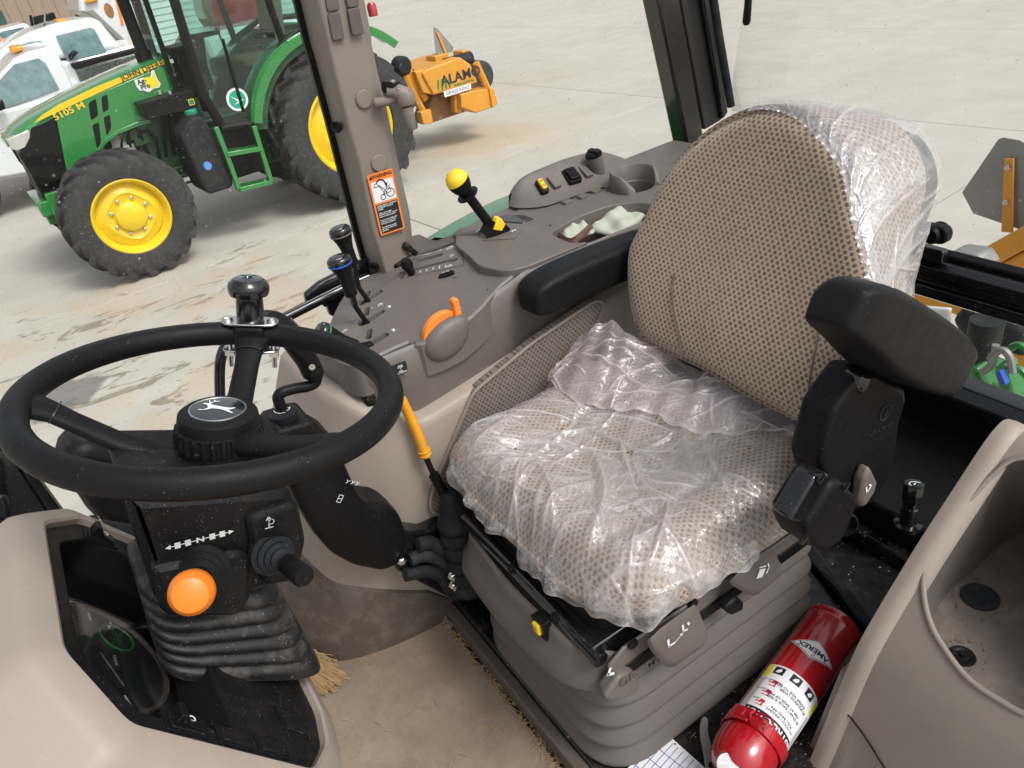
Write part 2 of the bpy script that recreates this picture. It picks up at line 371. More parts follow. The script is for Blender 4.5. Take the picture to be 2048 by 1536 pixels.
# ------------------------------------------------------------------ ground
def concrete():
    n = N('pale_concrete'); c = n.coord()
    oi = n.n('ShaderNodeObjectInfo')
    big = n.noise(c, .35, 5, .6); mid = n.noise(c, 2.2, 6, .65); fine = n.noise(c, 38, 3, .6)
    k = n.math('ADD', n.math('ADD', n.math('MULTIPLY', big, .35), n.math('MULTIPLY', mid, .45)), n.math('MULTIPLY', fine, .2))
    col = n.mix(n.ramp(k, .36, .64), (.42, .388, .338), (.535, .50, .445))
    col = n.mix(n.math('MULTIPLY', n.ramp(oi.outputs['Random'], 0, 1), .14), col, (.40, .385, .36))
    st = n.coord(scale=(2.6, .28, 1), rot=(0, 0, rad(-6)))                      # long faint wheel-wise streaks
    col = n.mix(n.math('MULTIPLY', n.ramp(n.noise(st, 1.0, 5, .6), .52, .75), .30), col, (.35, .33, .30))
    col = n.mix(n.math('MULTIPLY', n.ramp(n.noise(n.coord(loc=(3, 9, 0)), .55, 3), .62, .78), .18), col, (.46, .36, .25))   # rust bloom
    def spot(px, py, r):
        q = P(px, py, z=0); g = n.n('ShaderNodeVectorMath', operation='DISTANCE'); n.l(c, g.inputs[0]); g.inputs[1].default_value = q
        return n.math('SUBTRACT', 1, n.math('DIVIDE', g.outputs['Value'], r), clamp=True)
    area = n.math('ADD', n.math('ADD', spot(420, 560, 2.4), spot(150, 700, 2.2)), n.math('ADD', spot(430, 700, 1.6), spot(200, 850, 1.6)), clamp=True)
    mud = n.noise(n.coord(scale=(1.9, .62, 1), rot=(0, 0, rad(14))), 2.1, 7, .74, 1.1)
    mm = n.ramp(n.math('ADD', mud, n.math('MULTIPLY', area, .11)), .665, .70)
    mm = n.math('MULTIPLY', mm, n.ramp(area, .0, .25))
    col = n.mix(n.math('MULTIPLY', mm, .72), col, n.mix(n.noise(c, 30, 3), (.10, .072, .048), (.24, .19, .14)))
    rust = n.math('MULTIPLY', n.ramp(n.math('ADD', n.noise(n.coord(loc=(7, 1, 0)), 1.7, 4), n.math('MULTIPLY', area, .12)), .6, .72), n.math('MULTIPLY', area, .3))
    col = n.mix(rust, col, (.52, .33, .18))
    wet = n.ramp(n.math('ADD', spot(120, 795, .42), n.math('MULTIPLY', n.math('SUBTRACT', n.noise(c, 5, 4), .5), .9)), .25, .4)
    col = n.mix(n.math('MULTIPLY', wet, .75), col, (.13, .125, .12))
    for (px, py, r, s) in ((930, 290, 1.6, .30), (1010, 265, 2.0, .22), (1060, 160, 1.6, .2)):
        col = n.mix(n.math('MULTIPLY', n.ramp(n.math('ADD', spot(px, py, r), n.math('MULTIPLY', n.math('SUBTRACT', n.noise(c, 1.6, 5), .5), 1.2)), .3, .8), s), col, (.50, .33, .16))
    dots = n.math('MULTIPLY', n.ramp(n.voro(c, 7), .03, .06, 1, 0), n.ramp(n.noise(c, 1.1, 2), .5, .6))
    col = n.mix(dots, col, (.05, .05, .05))
    n.bsdf(col, .85, n.bump(fine, .25, .004), Specular_IOR_Level=.25); return n.done()
M['concrete'] = concrete()
M['joint'] = plastic('joint_filler', (.30, .275, .24), .9, .2, grain=0)
gm = MB(); gm.add([(-150, -160, -.015), (160, -160, -.015), (160, 120, -.015), (-150, 120, -.015)], [(0, 1, 2, 3)])
ground = tag(gm.build('ground', M['joint'], smooth=0), kind='structure')
sl = MB(); SLAB = 4.6; g = .006
sl.prism(WORLD, [(g, g), (SLAB-g, g), (SLAB-g, SLAB-g), (g, SLAB-g)], -.014, 0, .004)
slab0 = None; RZ = rad(5)
for i in range(-2, 12):
    for j in range(-12, 6):
        if slab0 is None: slab0 = sl.build('concrete_slab', M['concrete'], ground, smooth=0); o = slab0
        else: o = slab0.copy(); COL.objects.link(o)
        x, y = i*SLAB + 2.6, j*SLAB + 1.2
        o.matrix_basis = Matrix.Rotation(RZ, 4, 'Z') @ Matrix.Translation((x, y, 0))
far = MB()
for a, b, c_, d_ in ((56, -160, 160, 120), (-150, -160, -9, 120), (-9, 33, 56, 120), (-9, -160, 56, -54)):
    far.add([(a, b, -.009), (c_, b, -.009), (c_, d_, -.009), (a, d_, -.009)], [(0, 1, 2, 3)])
# the concrete goes on past the slabs one can tell apart
fo = far.build('outer_concrete', M['concrete'], ground, smooth=0); fo['kind'] = 'stuff'

# concrete texture uses object coordinates: make the slabs read world space
for node in M['concrete'].node_tree.nodes:
    if node.type == 'TEX_COORD':
        for l in list(node.outputs['Object'].links):
            to = l.to_socket; M['concrete'].node_tree.links.remove(l)
            ge = M['concrete'].node_tree.nodes.new('ShaderNodeNewGeometry'); M['concrete'].node_tree.links.new(ge.outputs['Position'], to)

# ------------------------------------------------------------------ the green tractor parked alongside
TO = V(8.628, -2.752, 0); TY = 1.641
TF = Fr(TO, (math.cos(TY), math.sin(TY), 0), (-math.sin(TY), math.cos(TY), 0))
TMX = Matrix(((TF.x.x, TF.y.x, 0, TO.x), (TF.x.y, TF.y.y, 0, TO.y), (0, 0, 1, 0), (0, 0, 0, 1)))
def TL(px, py, side):
    p = PP(px, py, TF(0, side, 0), TF.y) - TO; return (p.dot(TF.x), p.z)
def TZ(pts, side, s=2.56, ox=0, oy=0): return [TL(a/s + ox, b/s + oy, side) for a, b in pts]
def tside(mb, poly, y0, y1, inset=0):
    """polygon in the tractor's length-height plane, from side y0 to y1"""
    f = Fr(TF(0, y0, 0), TF.x, (0, 0, 1)); sgn = 1 if f.z.dot(TF.y) > 0 else -1
    return mb.prism(f, poly, 0, (y1 - y0) * sgn, inset)
tr = thing('green_tractor', 'green utility tractor with yellow wheels and narrow cab parked on the concrete alongside', 'tractor', TO)
def tyre(mb, cx, cy, r, wid, rimr, nl, lugd, lugw):
    """agricultural tyre about the tractor's side axis with angled lugs on both shoulders"""
    f = Fr(TF(cx, cy, r), TF.x, (0, 0, 1)); s = 1 if f.z.dot(TF.y) > 0 else -1
    h = wid / 2; R = r - lugd
    prof = [(rimr, -h*.72), (rimr*1.06, -h*.9), (rimr + (R-rimr)*.45, -h), (R*.93, -h*.96), (R*.985, -h*.8), (R, -h*.3), (R, h*.3), (R*.985, h*.8), (R*.93, h*.96), (rimr + (R-rimr)*.45, h), (rimr*1.06, h*.9), (rimr, h*.72), (rimr, -h*.72)]
    mb.lathe(f, prof, 56, caps=False)
    for k in range(nl):
        for sd in (1, -1):
            a = 2*math.pi*(k + (.5 if sd < 0 else 0))/nl; sec = []
            for t in range(6):
                q = t/5; aa = a + q*.33*(1.1*.6/r); zz = sd*(h*(-.02 + 1.0*min(1, q*1.18))) ; rb = R*.99 if q < .8 else R*(.985 - .12*(q-.8)/.2)
                da = lugw/r/2*(1 + .25*q); top = rb + lugd*(1.02 if q < .8 else .9)
                c0 = lambda an, rr, z_: f(rr*math.cos(an), rr*math.sin(an), z_)
                sec.append([c0(aa-da, rb-.02, zz), c0(aa+da, rb-.02, zz), c0(aa+da*.7, top, zz), c0(aa-da*.7, top, zz)])
            mb.loft(sec)
    return mb
def wheel(name, cx, cy, r, wid, rimr, nl, lugd, lugw, face):
    e = MB(); tyre(e, cx, cy, r, wid, rimr, nl, lugd, lugw)
    f = Fr(TF(cx, cy, r), TF.x, (0, 0, 1)); s = 1 if f.z.dot(TF.y) > 0 else -1
    h = wid/2
    rim = MB(); prof = [(rimr*1.03, -h*.7), (rimr*1.05, s*h*.55), (rimr*1.04, s*h*.80), (rimr*.99, s*h*.84), (rimr*.94, s*h*.76), (rimr*.90, s*h*.42), (rimr*.86, s*h*(.30))]
    rim.lathe(f, prof, 48, caps=False)
    # dished centre with eight scallops between the lugs of the disc
    rings = []
    for q, zz in ((.88, .26), (.80, .34), (.66, .50), (.60, .56), (.56, .50), (.42, .46), (.40, .66), (.36, .74), (.0, .76)):
        ring = []
        for k in range(64):
            a = 2*math.pi*k/64; am = .5 + .5*math.cos(a*4); rr = rimr*q*(1 + (.10*am*(q > .5) - .03*(q > .5)))
            ring.append(f(rr*math.cos(a), rr*math.sin(a), s*h*zz))
        rings.append(ring)
    rim.loft(rings, caps=False)
    wo_ = thing_part(name, tr)
    e.build('tyre', M['tyre'], wo_, smooth=40); rim.build('rim', M['yellow_paint'], wo_, smooth=50)
    for k in range(8):
        b = MB(); a = 2*math.pi*(k+.5)/8; b.lathe(Fr(f(rimr*.49*math.cos(a), rimr*.49*math.sin(a), s*h*.44), f.x, f.y) if s > 0 else Fr(f(rimr*.49*math.cos(a), rimr*.49*math.sin(a), s*h*.44), f.x, -f.y), [(.018, 0), (.018, .022), (.009, .03), (0, .03)], 8)
        b.build('wheel_bolt', M['chrome'], wo_)
    return wo_
def thing_part(name, parent):
    """a part that is itself made of pieces: an Empty under its thing"""
    o = bpy.data.objects.new(name, None); COL.objects.link(o); o.empty_display_size = .03; o.parent = parent; o.matrix_parent_inverse = Matrix.Translation(parent.location).inverted() if parent.parent is None else Matrix.Identity(4)
    return o
wheel('front_wheel', 2.30, .80, .58, .34, .33, 19, .035, .055, 1)
wheel('front_wheel', 2.30, -.80, .58, .34, .33, 19, .035, .055, 1)
wheel('rear_wheel', 0, .80, .78, .42, .46, 21, .045, .07, 1)
wheel('rear_wheel', 0, -.80, .78, .42, .46, 21, .045, .07, 1)
# hood top
def hood_z(x): return float(np.interp(x, [1.34, 1.6, 2.0, 2.4, 2.7, 2.86, 2.93], [1.745, 1.715, 1.645, 1.555, 1.475, 1.415, 1.345]))
rings = []
for x in (1.34, 1.5, 1.7, 1.9, 2.1, 2.3, 2.5, 2.7, 2.82, 2.9, 2.93):
    zt = hood_z(x); hw = float(np.interp(x, [1.34, 2.6, 2.85, 2.93], [.38, .365, .33, .25])); dz = float(np.interp(x, [1.34, 2.7, 2.93], [.075, .07, .05]))
    rings.append([TF(x, y, z) for y, z in ((hw, zt - dz), (hw - .015, zt - dz*.55), (hw - .07, zt - .012), (hw-.14, zt), (-hw+.14, zt), (-hw+.07, zt-.012), (-hw+.015, zt-dz*.55), (-hw, zt-dz))])
hm = MB(); hm.loft(rings); hm.build('hood', M['green'], tr, smooth=28)
# hood sides
pan = TZ([(288, 604), (348, 905), (440, 905), (500, 790), (540, 735), (600, 684), (690, 638), (765, 612), (950, 570), (880, 318), (600, 437), (400, 520)], .38)
for sd in (1, -1):
    m = MB(); tside(m, pan, .38*sd, .33*sd); o = m.build('side_panel', M['green'], tr, smooth=20, bevel=.008)
    m = MB(); tside(m, TZ([(160, 655), (286, 604), (350, 905), (215, 950), (150, 880), (95, 790), (130, 760), (158, 700)], .36), .36*sd, .30*sd); m.build('grille', M['black'], tr, bevel=.006)
    m = MB(); tside(m, TZ([(30, 712), (157, 660), (155, 705), (130, 755), (95, 772), (62, 765)], .33), .345*sd, .25*sd); m.build('headlight', M['lamp_chrome'], tr, bevel=.008)
m = MB(); m.box(TF, (2.50, -.30, .82), (2.86, .30, 1.36)); m.build('front_grille', M['black'], tr, bevel=.03)
m = MB(); tside(m, TZ([(172, 630), (215, 590), (300, 535), (500, 440), (700, 362), (865, 290), (872, 318), (700, 388), (500, 478), (320, 562), (200, 618)], .385), .384, .376); m.build('yellow_stripe', M['yellow_paint'], tr)
arch = TZ([(505, 790), (545, 735), (605, 690), (700, 650), (775, 632), (765, 605), (690, 628), (598, 668), (530, 718), (490, 775)], .40)
m = MB(); tside(m, arch, .405, .35); m.build('panel_flange', M['green'], tr, bevel=.006)
for q in ([(715, 835), (775, 795), (795, 930), (737, 975)], [(820, 785), (868, 760), (880, 880), (832, 913)], [(745, 1012), (800, 985), (816, 1150), (792, 1235)], [(838, 950), (888, 925), (900, 1035), (862, 1100)]):
    m = MB(); tside(m, rpoly(TZ(q, .382, 4.043), .02, 3), .3835, .3775); m.build('vent', M['black'], tr)
for sd in (1, -1):
    m = MB(); m.box(TF, (2.42, .30*sd, .62), (2.84, .36*sd, .86)); m.build('nose_bracket', M['green'], tr, bevel=.01)
m = MB(); m.box(TF, (2.62, -.34, .66), (2.93, .34, .80)); m.box(TF, (2.70, -.2, .55), (2.9, .2, .66)); m.build('front_bumper', M['green'], tr, bevel=.015)
# engine, axle, transmission
m = MB(); m.box(TF, (1.2, -.26, .62), (2.45, .26, 1.32)); m.build('engine_block', M['green_dark'], tr, bevel=.03)
m = MB()
for k in range(9):
    x = 1.62 + k*.075; m.tube([TF(x, .27, .8 + random.random()*.2), TF(x + .05*random.uniform(-1, 1), .33, 1.0 + .15*random.random()), TF(x + .12*random.uniform(-1, 1), .30, 1.25)], .012 + .01*random.random(), 7)
m.build('engine_hoses', M['black'], tr)
for k in range(7):
    m = MB(); x = 1.60 + random.random()*.6; z = .72 + random.random()*.45; m.box(TF, (x, .25, z), (x + .09 + .1*random.random(), .33, z + .06 + .08*random.random())); m.build('engine_housing', M['green_dark'] if k % 3 else M['grey_metal'], tr, bevel=.012)
m = MB(); m.lathe(axframe(TF(1.93, .33, .83), TF.y), [(.03, 0), (.035, .02), (.02, .04), (0, .045)], 12); m.build('filler_cap', M['yellow_paint'], tr)
m = MB(); m.tube([TF(2.3, -.7, .58), TF(2.3, -.3, .62), TF(2.3, .3, .62), TF(2.3, .7, .58)], [.10, .09, .09, .10], 12); m.build('front_axle', M['green_dark'], tr)
m = MB(); m.box(TF, (-.35, -.22, .5), (1.3, .22, 1.1)); m.tube([TF(0, -.7, .78), TF(0, .7, .78)], .16, 14); m.build('rear_axle', M['green_dark'], tr, bevel=.03)
for z in (.58, .66, .74):
    m = MB(); m.tube([TF(1.15, .36, z), TF(2.05, .36, z + .03)], .014, 8); m.build('pipe', M['green_dark'], tr)
# exhaust
m = MB(); m.tube([TF(1.525, .12, 1.70), TF(1.525, .12, 2.75), TF(1.50, .12, 2.85)], .055, 16); m.tube([TF(1.525, .12, 1.68), TF(1.525, .12, 1.80)], .075, 16); m.build('exhaust_stack', M['black'], tr)
# tool box, tank
m = MB(); tside(m, TZ([(722, 532), (757, 616), (1012, 556), (986, 458)], .62), .62, .40); tb = m.build('tool_box', M['black'], tr, bevel=.012)
m = MB(); tside(m, TZ([(716, 534), (724, 548), (990, 474), (984, 454)], .625), .628, .39); m.build('tool_box_lid', M['black'], tb, bevel=.004)
for px in (828, 878):
    m = MB(); x, z = TZ([(px, 488)], .6)[0]; m.lathe(axframe(TF(x, .58, z + .01), (0, 0, 1)), [(.02, 0), (.02, .03), (0, .035)], 10); m.build('lid_bolt', M['chrome'], tb)
tank = TZ([(928, 695), (960, 625), (1000, 590), (1050, 600), (1078, 660), (1198, 935), (1190, 960), (1078, 996), (1050, 980), (1000, 880)], .78)
m = MB(); tside(m, tank, .78, .36); tk = m.build('fuel_tank', M['rubber'], tr, bevel=.03)
x, z = TZ([(975, 570)], .6)[0]; m = MB(); m.lathe(axframe(TF(x, .60, z - .03), (0, 0, 1)), [(.055, 0), (.06, .01), (.06, .04), (.05, .05), (0, .05)], 18); m.build('filler_cap', plastic('teal_cap', (.02, .28, .17), .4, grain=0), tk)
m = MB(); tside(m, rpoly(TZ([(1008, 795), (1075, 778), (1130, 935), (1062, 965)], .785), .03, 4), .783, .779); m.build('recess', M['black_gloss'], tk)
x, z = TZ([(1062, 850)], .79)[0]; m = MB(); m.lathe(axframe(TF(x, .775, z), TF.y), [(.04, 0), (.042, .02), (.035, .035), (0, .035)], 16); m.build('blue_cap', plastic('blue_cap', (.10, .25, .6), .4, grain=0), tk)
# steps
def bar(mb, a, b, wx, wy): 
    a, b = V(a), V(b); d = (b - a); f = Fr(a, d, ez=TF.y) if abs(d.normalized().dot(TF.y)) < .9 else Fr(a, d, ez=(0, 0, 1)); return mb.box(f, (0, -wx/2, -wy/2), (d.length, wx/2, wy/2))
sl_, sr_ = TZ([(1105, 650), (1160, 790), (1225, 970)], .85), TZ([(1300, 645), (1335, 760), (1390, 930)], .85)
stp = thing_part('step', tr)
for pts in (sl_, sr_):
    m = MB(); m.sweep([TF(a[0], .84, a[1]) for a in pts], [(-.0225, -.025), (.0225, -.025), (.0225, .025), (-.0225, .025)], up=TF.x); m.build('step_stringer', M['green'], stp, bevel=.006)
for k in (1, 2):
    m = MB(); a, b = sl_[k], sr_[k]; bar(m, TF(a[0], .80, a[1]), TF(b[0], .80, b[1]), .045, .16); m.build('step_tread', M['green'], stp, bevel=.006)
m = MB(); m.box(TF, (.86, .45, .55), (1.30, .62, 1.08)); m.build('step_backing', M['black'], tr, bevel=.02)
# fenders
for sd in (1, -1):
    rings = []
    for k in range(22):
        a = rad(16 + k*6.0); R = .945 + .10*max(0, (a - rad(95))/rad(45)); c, s = math.cos(a), math.sin(a); zc = .78
        q = lambda r, y: TF(r*c, y*sd, zc + r*s)
        rings.append([q(R, .80), q(R + .012, .785), q(R + .012, .45), q(R-.01, .45), q(R - .02, .77), q(R-.075, .785), q(R-.075, .80)])
    m = MB(); m.loft(rings); fo = m.build('fender', M['green'], tr, smooth=50)
    rings = []
    for k in range(20):
        a = rad(12 + k*6.0); c, s = math.cos(a), math.sin(a); q = lambda r, y: TF(r*c, y*sd, .78 + r*s)
        rings.append([q(.93, .60), q(.93, .75), q(.80, .75), q(.80, .60)])
    m = MB(); m.loft(rings); m.build('fender_liner', M['green_dark'], fo, smooth=50)
    m = MB(); m.lathe(axframe(TF(-.70, .62*sd, 1.70), (0, 0, 1)), [(.05, 0), (.05, .10), (.03, .13), (0, .13)], 14); m.build('tail_lamp', M['red'], fo)
# cab of the tractor
def tb_bar(name, pts, r, mat, parent=tr, y=.7, n=8):
    m = MB(); m.tube([TF(a, yy, z) for a, z, yy in pts], r, n); return m.build(name, mat, parent)
for sd in (1, -1):
    A0, A1 = (1.17, 1.02), (1.26, 2.65)
    A = TZ([(1135, 640), (1040, 480), (895, 0)], .7) + [(1.30, 2.7)]
    tb_bar('cab_pillar', [(a, z, .68*sd) for a, z in A], .045, M['black'])
    B = TZ([(1290, 645), (1300, 520), (1350, 390), (1450, 215)], .7)
    tb_bar('cab_pillar', [(a, z, .70*sd) for a, z in B] + [(.02, 1.80, .70*sd), (-.55, 1.75, .66*sd)], .03, M['black'])
    tb_bar('cab_pillar', [(a, z, .69*sd) for a, z in TZ([(1450, 215), (1375, 0)], .7)] + [(.42, 2.7, .66*sd)], .035, M['black'])
    tb_bar('cab_sill', [(1.20, 1.06, .68*sd), (.88, 1.03, .70*sd)], .04, M['black'])
    tb_bar('cab_pillar', [(-.55, 1.75, .66*sd), (-.45, 2.7, .64*sd)], .04, M['black'])
    dg = TZ([(1130, 640), (1045, 480), (900, 0)], .7) + [(1.29, 2.65), (.46, 2.65)] + TZ([(1375, 0), (1440, 215), (1350, 390), (1300, 520), (1288, 640)], .7)
    m = MB(); tside(m, dg, .690*sd, .684*sd); m.build('door_glass', M['glass_cab'], tr, smooth=0)
    qg = TZ([(1385, 0), (1458, 205)], .7) + [(.0, 1.83), (-.5, 1.78), (-.42, 2.65), (.40, 2.65)]
    m = MB(); tside(m, qg, .676*sd, .670*sd); m.build('quarter_glass', M['glass_cab'], tr, smooth=0)
    tb_bar('front_pillar', [(1.42, 1.3, .45*sd), (1.40, 2.7, .42*sd)], .025, M['black'])
m = MB(); m.box(TF, (-.5, -.7, 2.62), (1.35, .7, 2.78)); m.build('cab_roof', M['green'], tr, bevel=.06)
m = MB(); m.box(TF, (.05, -.62, 1.0), (1.2, .62, 1.06)); m.box(TF, (1.33, -.36, 1.1), (1.42, .36, 1.72)); m.build('cab_floor', M['black'], tr)
m = MB(); m.add([TF(1.43, -.42, 1.72), TF(1.43, .42, 1.72), TF(1.41, .40, 2.62), TF(1.41, -.40, 2.62)], [(0, 1, 2, 3)]); m.build('windscreen', M['glass_cab'], tr, smooth=0)
m = MB(); m.loft([[TF(x, y, z) for x, z in ((.18, 1.42), (.62, 1.45), (.66, 1.53), (.60, 1.57), (.22, 1.55))] for y in (-.25, .25)]); m.loft([[TF(x, y, z) for x, z in ((.16, 1.5), (.28, 1.5), (.16, 2.12), (.05, 2.12))] for y in (-.23, .23)])
M['tan_seat'] = plastic('tan_seat_fabric', (.30, .22, .13), .9, .15, grain=0)
m.build('cab_seat', M['tan_seat'], tr, bevel=.05, seg=3)
m = MB(); m.lathe(Fr(TF(.92, 0, 1.82), TF.x, TF.y), [(.19, -.015), (.205, 0), (.19, .015), (.175, 0), (.19, -.015)], 28); m.tube([TF(1.15, 0, 1.15), TF(1.0, 0, 1.6), TF(.92, 0, 1.82)], [.09, .07, .04], 10); m.box(TF, (1.0, -.22, 1.35), (1.28, .22, 1.78)); m.build('cab_controls', M['black'], tr, bevel=.01)
for q_ in (((.15, -.62, 1.05), (.75, -.36, 1.55)), ((.15, .38, 1.05), (.45, .60, 1.5))): m = MB(); m.box(TF, *q_); m.build('cab_console', M['taupe'], tr, bevel=.04)
m = MB(); m.tube([TF(.42, .67, 1.75), TF(.62, .62, 1.78)], .045, 10); m.tube([TF(.95, .70, 1.15), TF(.93, .70, 1.8)], .016, 8); m.build('grab_handle', M['black'], tr)
m = MB(); m.tube([TF(.55, -.45, 1.5), TF(.6, -.42, 1.78)], .012, 8); m.lathe(axframe(TF(.6, -.42, 1.80), (0, 0, 1)), [(.02, -.03), (.028, 0), (.02, .03), (0, .035)], 10); m.build('cab_lever', M['orange'], tr)
# decals
DF = lambda px, py, side, lift: Fr(TF(*(lambda q: (q[0], side, q[1]))(TL(px, py, side))) + TF.y*lift, -TF.x, (0, 0, 1))
def slope_fr(p0, p1, side, lift):
    a, b = TL(*p0, side), TL(*p1, side); A, B = TF(a[0], side, a[1]), TF(b[0], side, b[1]); return Fr((A+B)/2 + TF.y*lift, B - A, ez=TF.y)
f = slope_fr((246, 155), (322, 127), .385, .004); m = MB(); text(m, 'JOHN DEERE', .070, f, bold=.012, sx=1.02); m.build('name_lettering', M['black_ink'], tr, smooth=0)
f = slope_fr((119, 231), (157, 214), .385, .002); m = MB(); text(m, '5105 M', .075, f, bold=.02, sx=1.25); m.build('model_lettering', M['yellow_paint'], tr, smooth=0)
f = slope_fr((277, 170), (312, 158), .385, .003)
m = MB(); shp = [(-.10, .05), (-.02, .045), (.04, .03), (.06, .05), (.085, .085), (.10, .07), (.095, .0), (.105, -.05), (.08, -.075), (.03, -.07), (-.03, -.085), (-.06, -.06), (-.10, -.045), (-.108, 0)]
decal(m, f, shp); st_ = m.build('dealer_sticker', M['white_ink'], tr, smooth=0)
m = MB(); decal(m, f, [(p[0]*.55 + .035, p[1]*.85) for p in shp], .002); m.build('sticker_map', M['yellow_ink'], st_, smooth=0)
m = MB(); text(m, 'Ag-', .06, f.at(-.045, .02), .003, bold=.03); text(m, 'Pro', .06, f.at(-.035, -.03), .003, bold=.03); m.build('sticker_lettering', M['black_ink'], st_, smooth=0)
a = TL(475, 199, .7); f = Fr(TF(a[0], .694, a[1]), -TF.x, (0, 0, 1))
circ = lambda r, n=32: [(r*math.cos(2*math.pi*k/n), r*math.sin(2*math.pi*k/n)) for k in range(n)]
m = MB(); decal(m, f, circ(.105), .001); st_ = m.build('door_sticker', M['white_ink'], tr, smooth=0)
m = MB(); decal(m, f, circ(.082), .003); m.build('sticker_disc', M['teal_ink'], st_, smooth=0)
m = MB(); decal(m, f, [(-.06, .045), (-.02, .015), (.015, -.005), (.065, -.012), (.02, -.03), (-.045, -.04), (.0, -.018), (-.02, .0)], .005); m.build('sticker_wing', M['white_ink'], st_, smooth=0)
a = TL(383, 204, .62); f = Fr(TF(a[0], .6215, a[1]), -TF.x, (0, 0, 1)); m = MB(); decal(m, f, rrect(.055, .055, .012), .001); st_ = m.build('badge', M['yellow_ink'], tb, smooth=0)
m = MB(); decal(m, f, rrect(.045, .045, .01), .002); strokes(m, f, [[(-.015, .01), (0, .0), (.015, -.006)], [(-.012, -.01), (0, 0)]], .006, .003); 
m.build('badge_field', M['green'], tb, smooth=0)

# ------------------------------------------------------------------ orange flail mower behind the tractor
mw = thing('flail_mower', 'orange boom mower with black lettering on its side standing behind the green tractor', 'mower', TF(-1.8, 0, 0))
ZM = lambda pts, side: TZ(pts, side, 3.072, 600, 0)
f_side = ZM([(705, 440), (735, 560), (830, 585), (1095, 510), (1060, 405), (1000, 420), (815, 470), (780, 435)], .25)
m = MB(); tside(m, ZM([(750, 455), (822, 586), (1095, 508), (1050, 395), (985, 350), (780, 425)], .25), .25, -.55); body = m.build('housing', M['mower_orange'], mw, bevel=.02)
m = MB(); tside(m, ZM([(705, 440), (780, 425), (830, 585), (755, 570)], .22), .22, -.5); m.build('end_cover', M['mower_orange'], mw, bevel=.015)
a = ZM([(870, 400), (1035, 352)], .0); m = MB(); m.tube([TF(a[0][0], .05, a[0][1]), TF(a[1][0], .05, a[1][1])], .075, 16); m.build('roller', M['rubber'], mw)
m = MB(); tside(m, ZM([(815, 590), (760, 765), (815, 755), (1010, 690), (1080, 660), (1090, 515)], .0), .0, -.3); m.build('deck_frame', plastic('rusty_frame', (.28, .13, .04), .6, .3, dust=.5, grain=0, dustcol=(.12, .07, .04)), mw, bevel=.015)
m = MB(); tside(m, ZM([(990, 580), (1085, 555), (1160, 545), (1185, 660), (1085, 695), (990, 660)], .3), .3, .05); m.build('side_box', M['mower_orange'], mw, bevel=.012)
m = MB(); tside(m, ZM([(1160, 540), (1190, 545), (1215, 640), (1180, 665)], .32), .33, -.2); m.build('end_plate', M['mower_orange'], mw, bevel=.01)
m = MB(); tside(m, ZM([(740, 690), (805, 670), (820, 755), (760, 768)], .32), .32, .22); m.build('skid_plate', M['mower_orange'], mw, bevel=.01)
m = MB(); tside(m, ZM([(1010, 565), (955, 580), (960, 690), (1000, 700)], .22), .2, .1); m.build('bracket', M['mower_orange'], mw, bevel=.01)
for pts, r, mt in (([(615, 400), (690, 560), (760, 700)], .05, 'mower_orange'), ([(655, 395), (700, 520), (770, 610)], .045, 'mower_orange'), ([(600, 470), (700, 440)], .03, 'black'), ([(1080, 385), (1160, 560)], .045, 'mower_orange')):
    m = MB(); m.tube([TF(x, .1, z) for x, z in ZM(pts, .1)], r, 8); m.build('arm', M[mt], mw, bevel=0)
x, z = ZM([(625, 405)], .1)[0]; m = MB(); m.lathe(axframe(TF(x, .02, z), TF.y), [(.10, 0), (.11, .02), (.11, .12), (.08, .15), (0, .15)], 16); m.build('pivot', M['rubber'], mw)
x, z = ZM([(1130, 470)], -.1)[0]; m = MB(); m.lathe(axframe(TF(x, -.45, z), TF.y), [(.16, 0), (.19, .05), (.19, .3), (.15, .35), (0, .35)], 20); m.build('gauge_wheel', M['tyre'], mw)
for q, w_ in (((855, 350), .2), ((1000, 325), .1)):
    x, z = ZM([q], -.05)[0]; m = MB(); m.box(TF, (x - w_/2, -.2, z - .12), (x + w_/2, .02, z + .03)); m.build('bracket', M['mower_orange'], mw, bevel=.012)
a, b = TL(600 + 830/3.072, 520/3.072, .25), TL(600 + 1062/3.072, 450/3.072, .25)
f = Fr((TF(a[0], .252, a[1]) + TF(b[0], .252, b[1]))/2, TF(b[0], 0, b[1]) - TF(a[0], 0, a[1]), ez=TF.y); L = (TF(b[0], 0, b[1]) - TF(a[0], 0, a[1])).length
m = MB(); text(m, 'ALAMO', .155, f.at(L*.18, .01), .003, bold=.02, sx=1.1); m.build('lettering', M['black_ink'], mw, smooth=0)
m = MB(); text(m, 'INDUSTRIAL', .042, f.at(L*.24, -.075), .003, bold=.02, sx=1.3); [decal(m, f.at(-L*.45 + k*.055, -.02), [(-.012, -.06), (.012, -.06), (.035, .06), (.011, .06)], .003) for k in range(4)]; m.build('green_bars', plastic('green_stripe_ink', (.02, .2, .06), .5, grain=0), mw, smooth=0)
m = MB(); decal(m, f.at(L*.03, -.135), rrect(.40, .07, .01), .002); st_ = m.build('name_plate', M['white_ink'], mw, smooth=0)
m = MB(); text(m, 'GRASS KING', .062, f.at(L*.03, -.135), .004, bold=.01); m.build('plate_lettering', M['grey_metal'], st_, smooth=0)
m = MB(); text(m, '', .05, f)
sp = thing('slow_vehicle_sign', 'small grey triangular sign seen from behind on the far orange mower', 'sign', TF(-1.75, -.1, 1.1))
m = MB(); tside(m, ZM([(818, 168), (842, 172), (945, 292), (935, 320), (850, 335), (835, 320)], -.05), -.05, -.056); m.build('plate', M['grey_metal'], sp, bevel=.002)
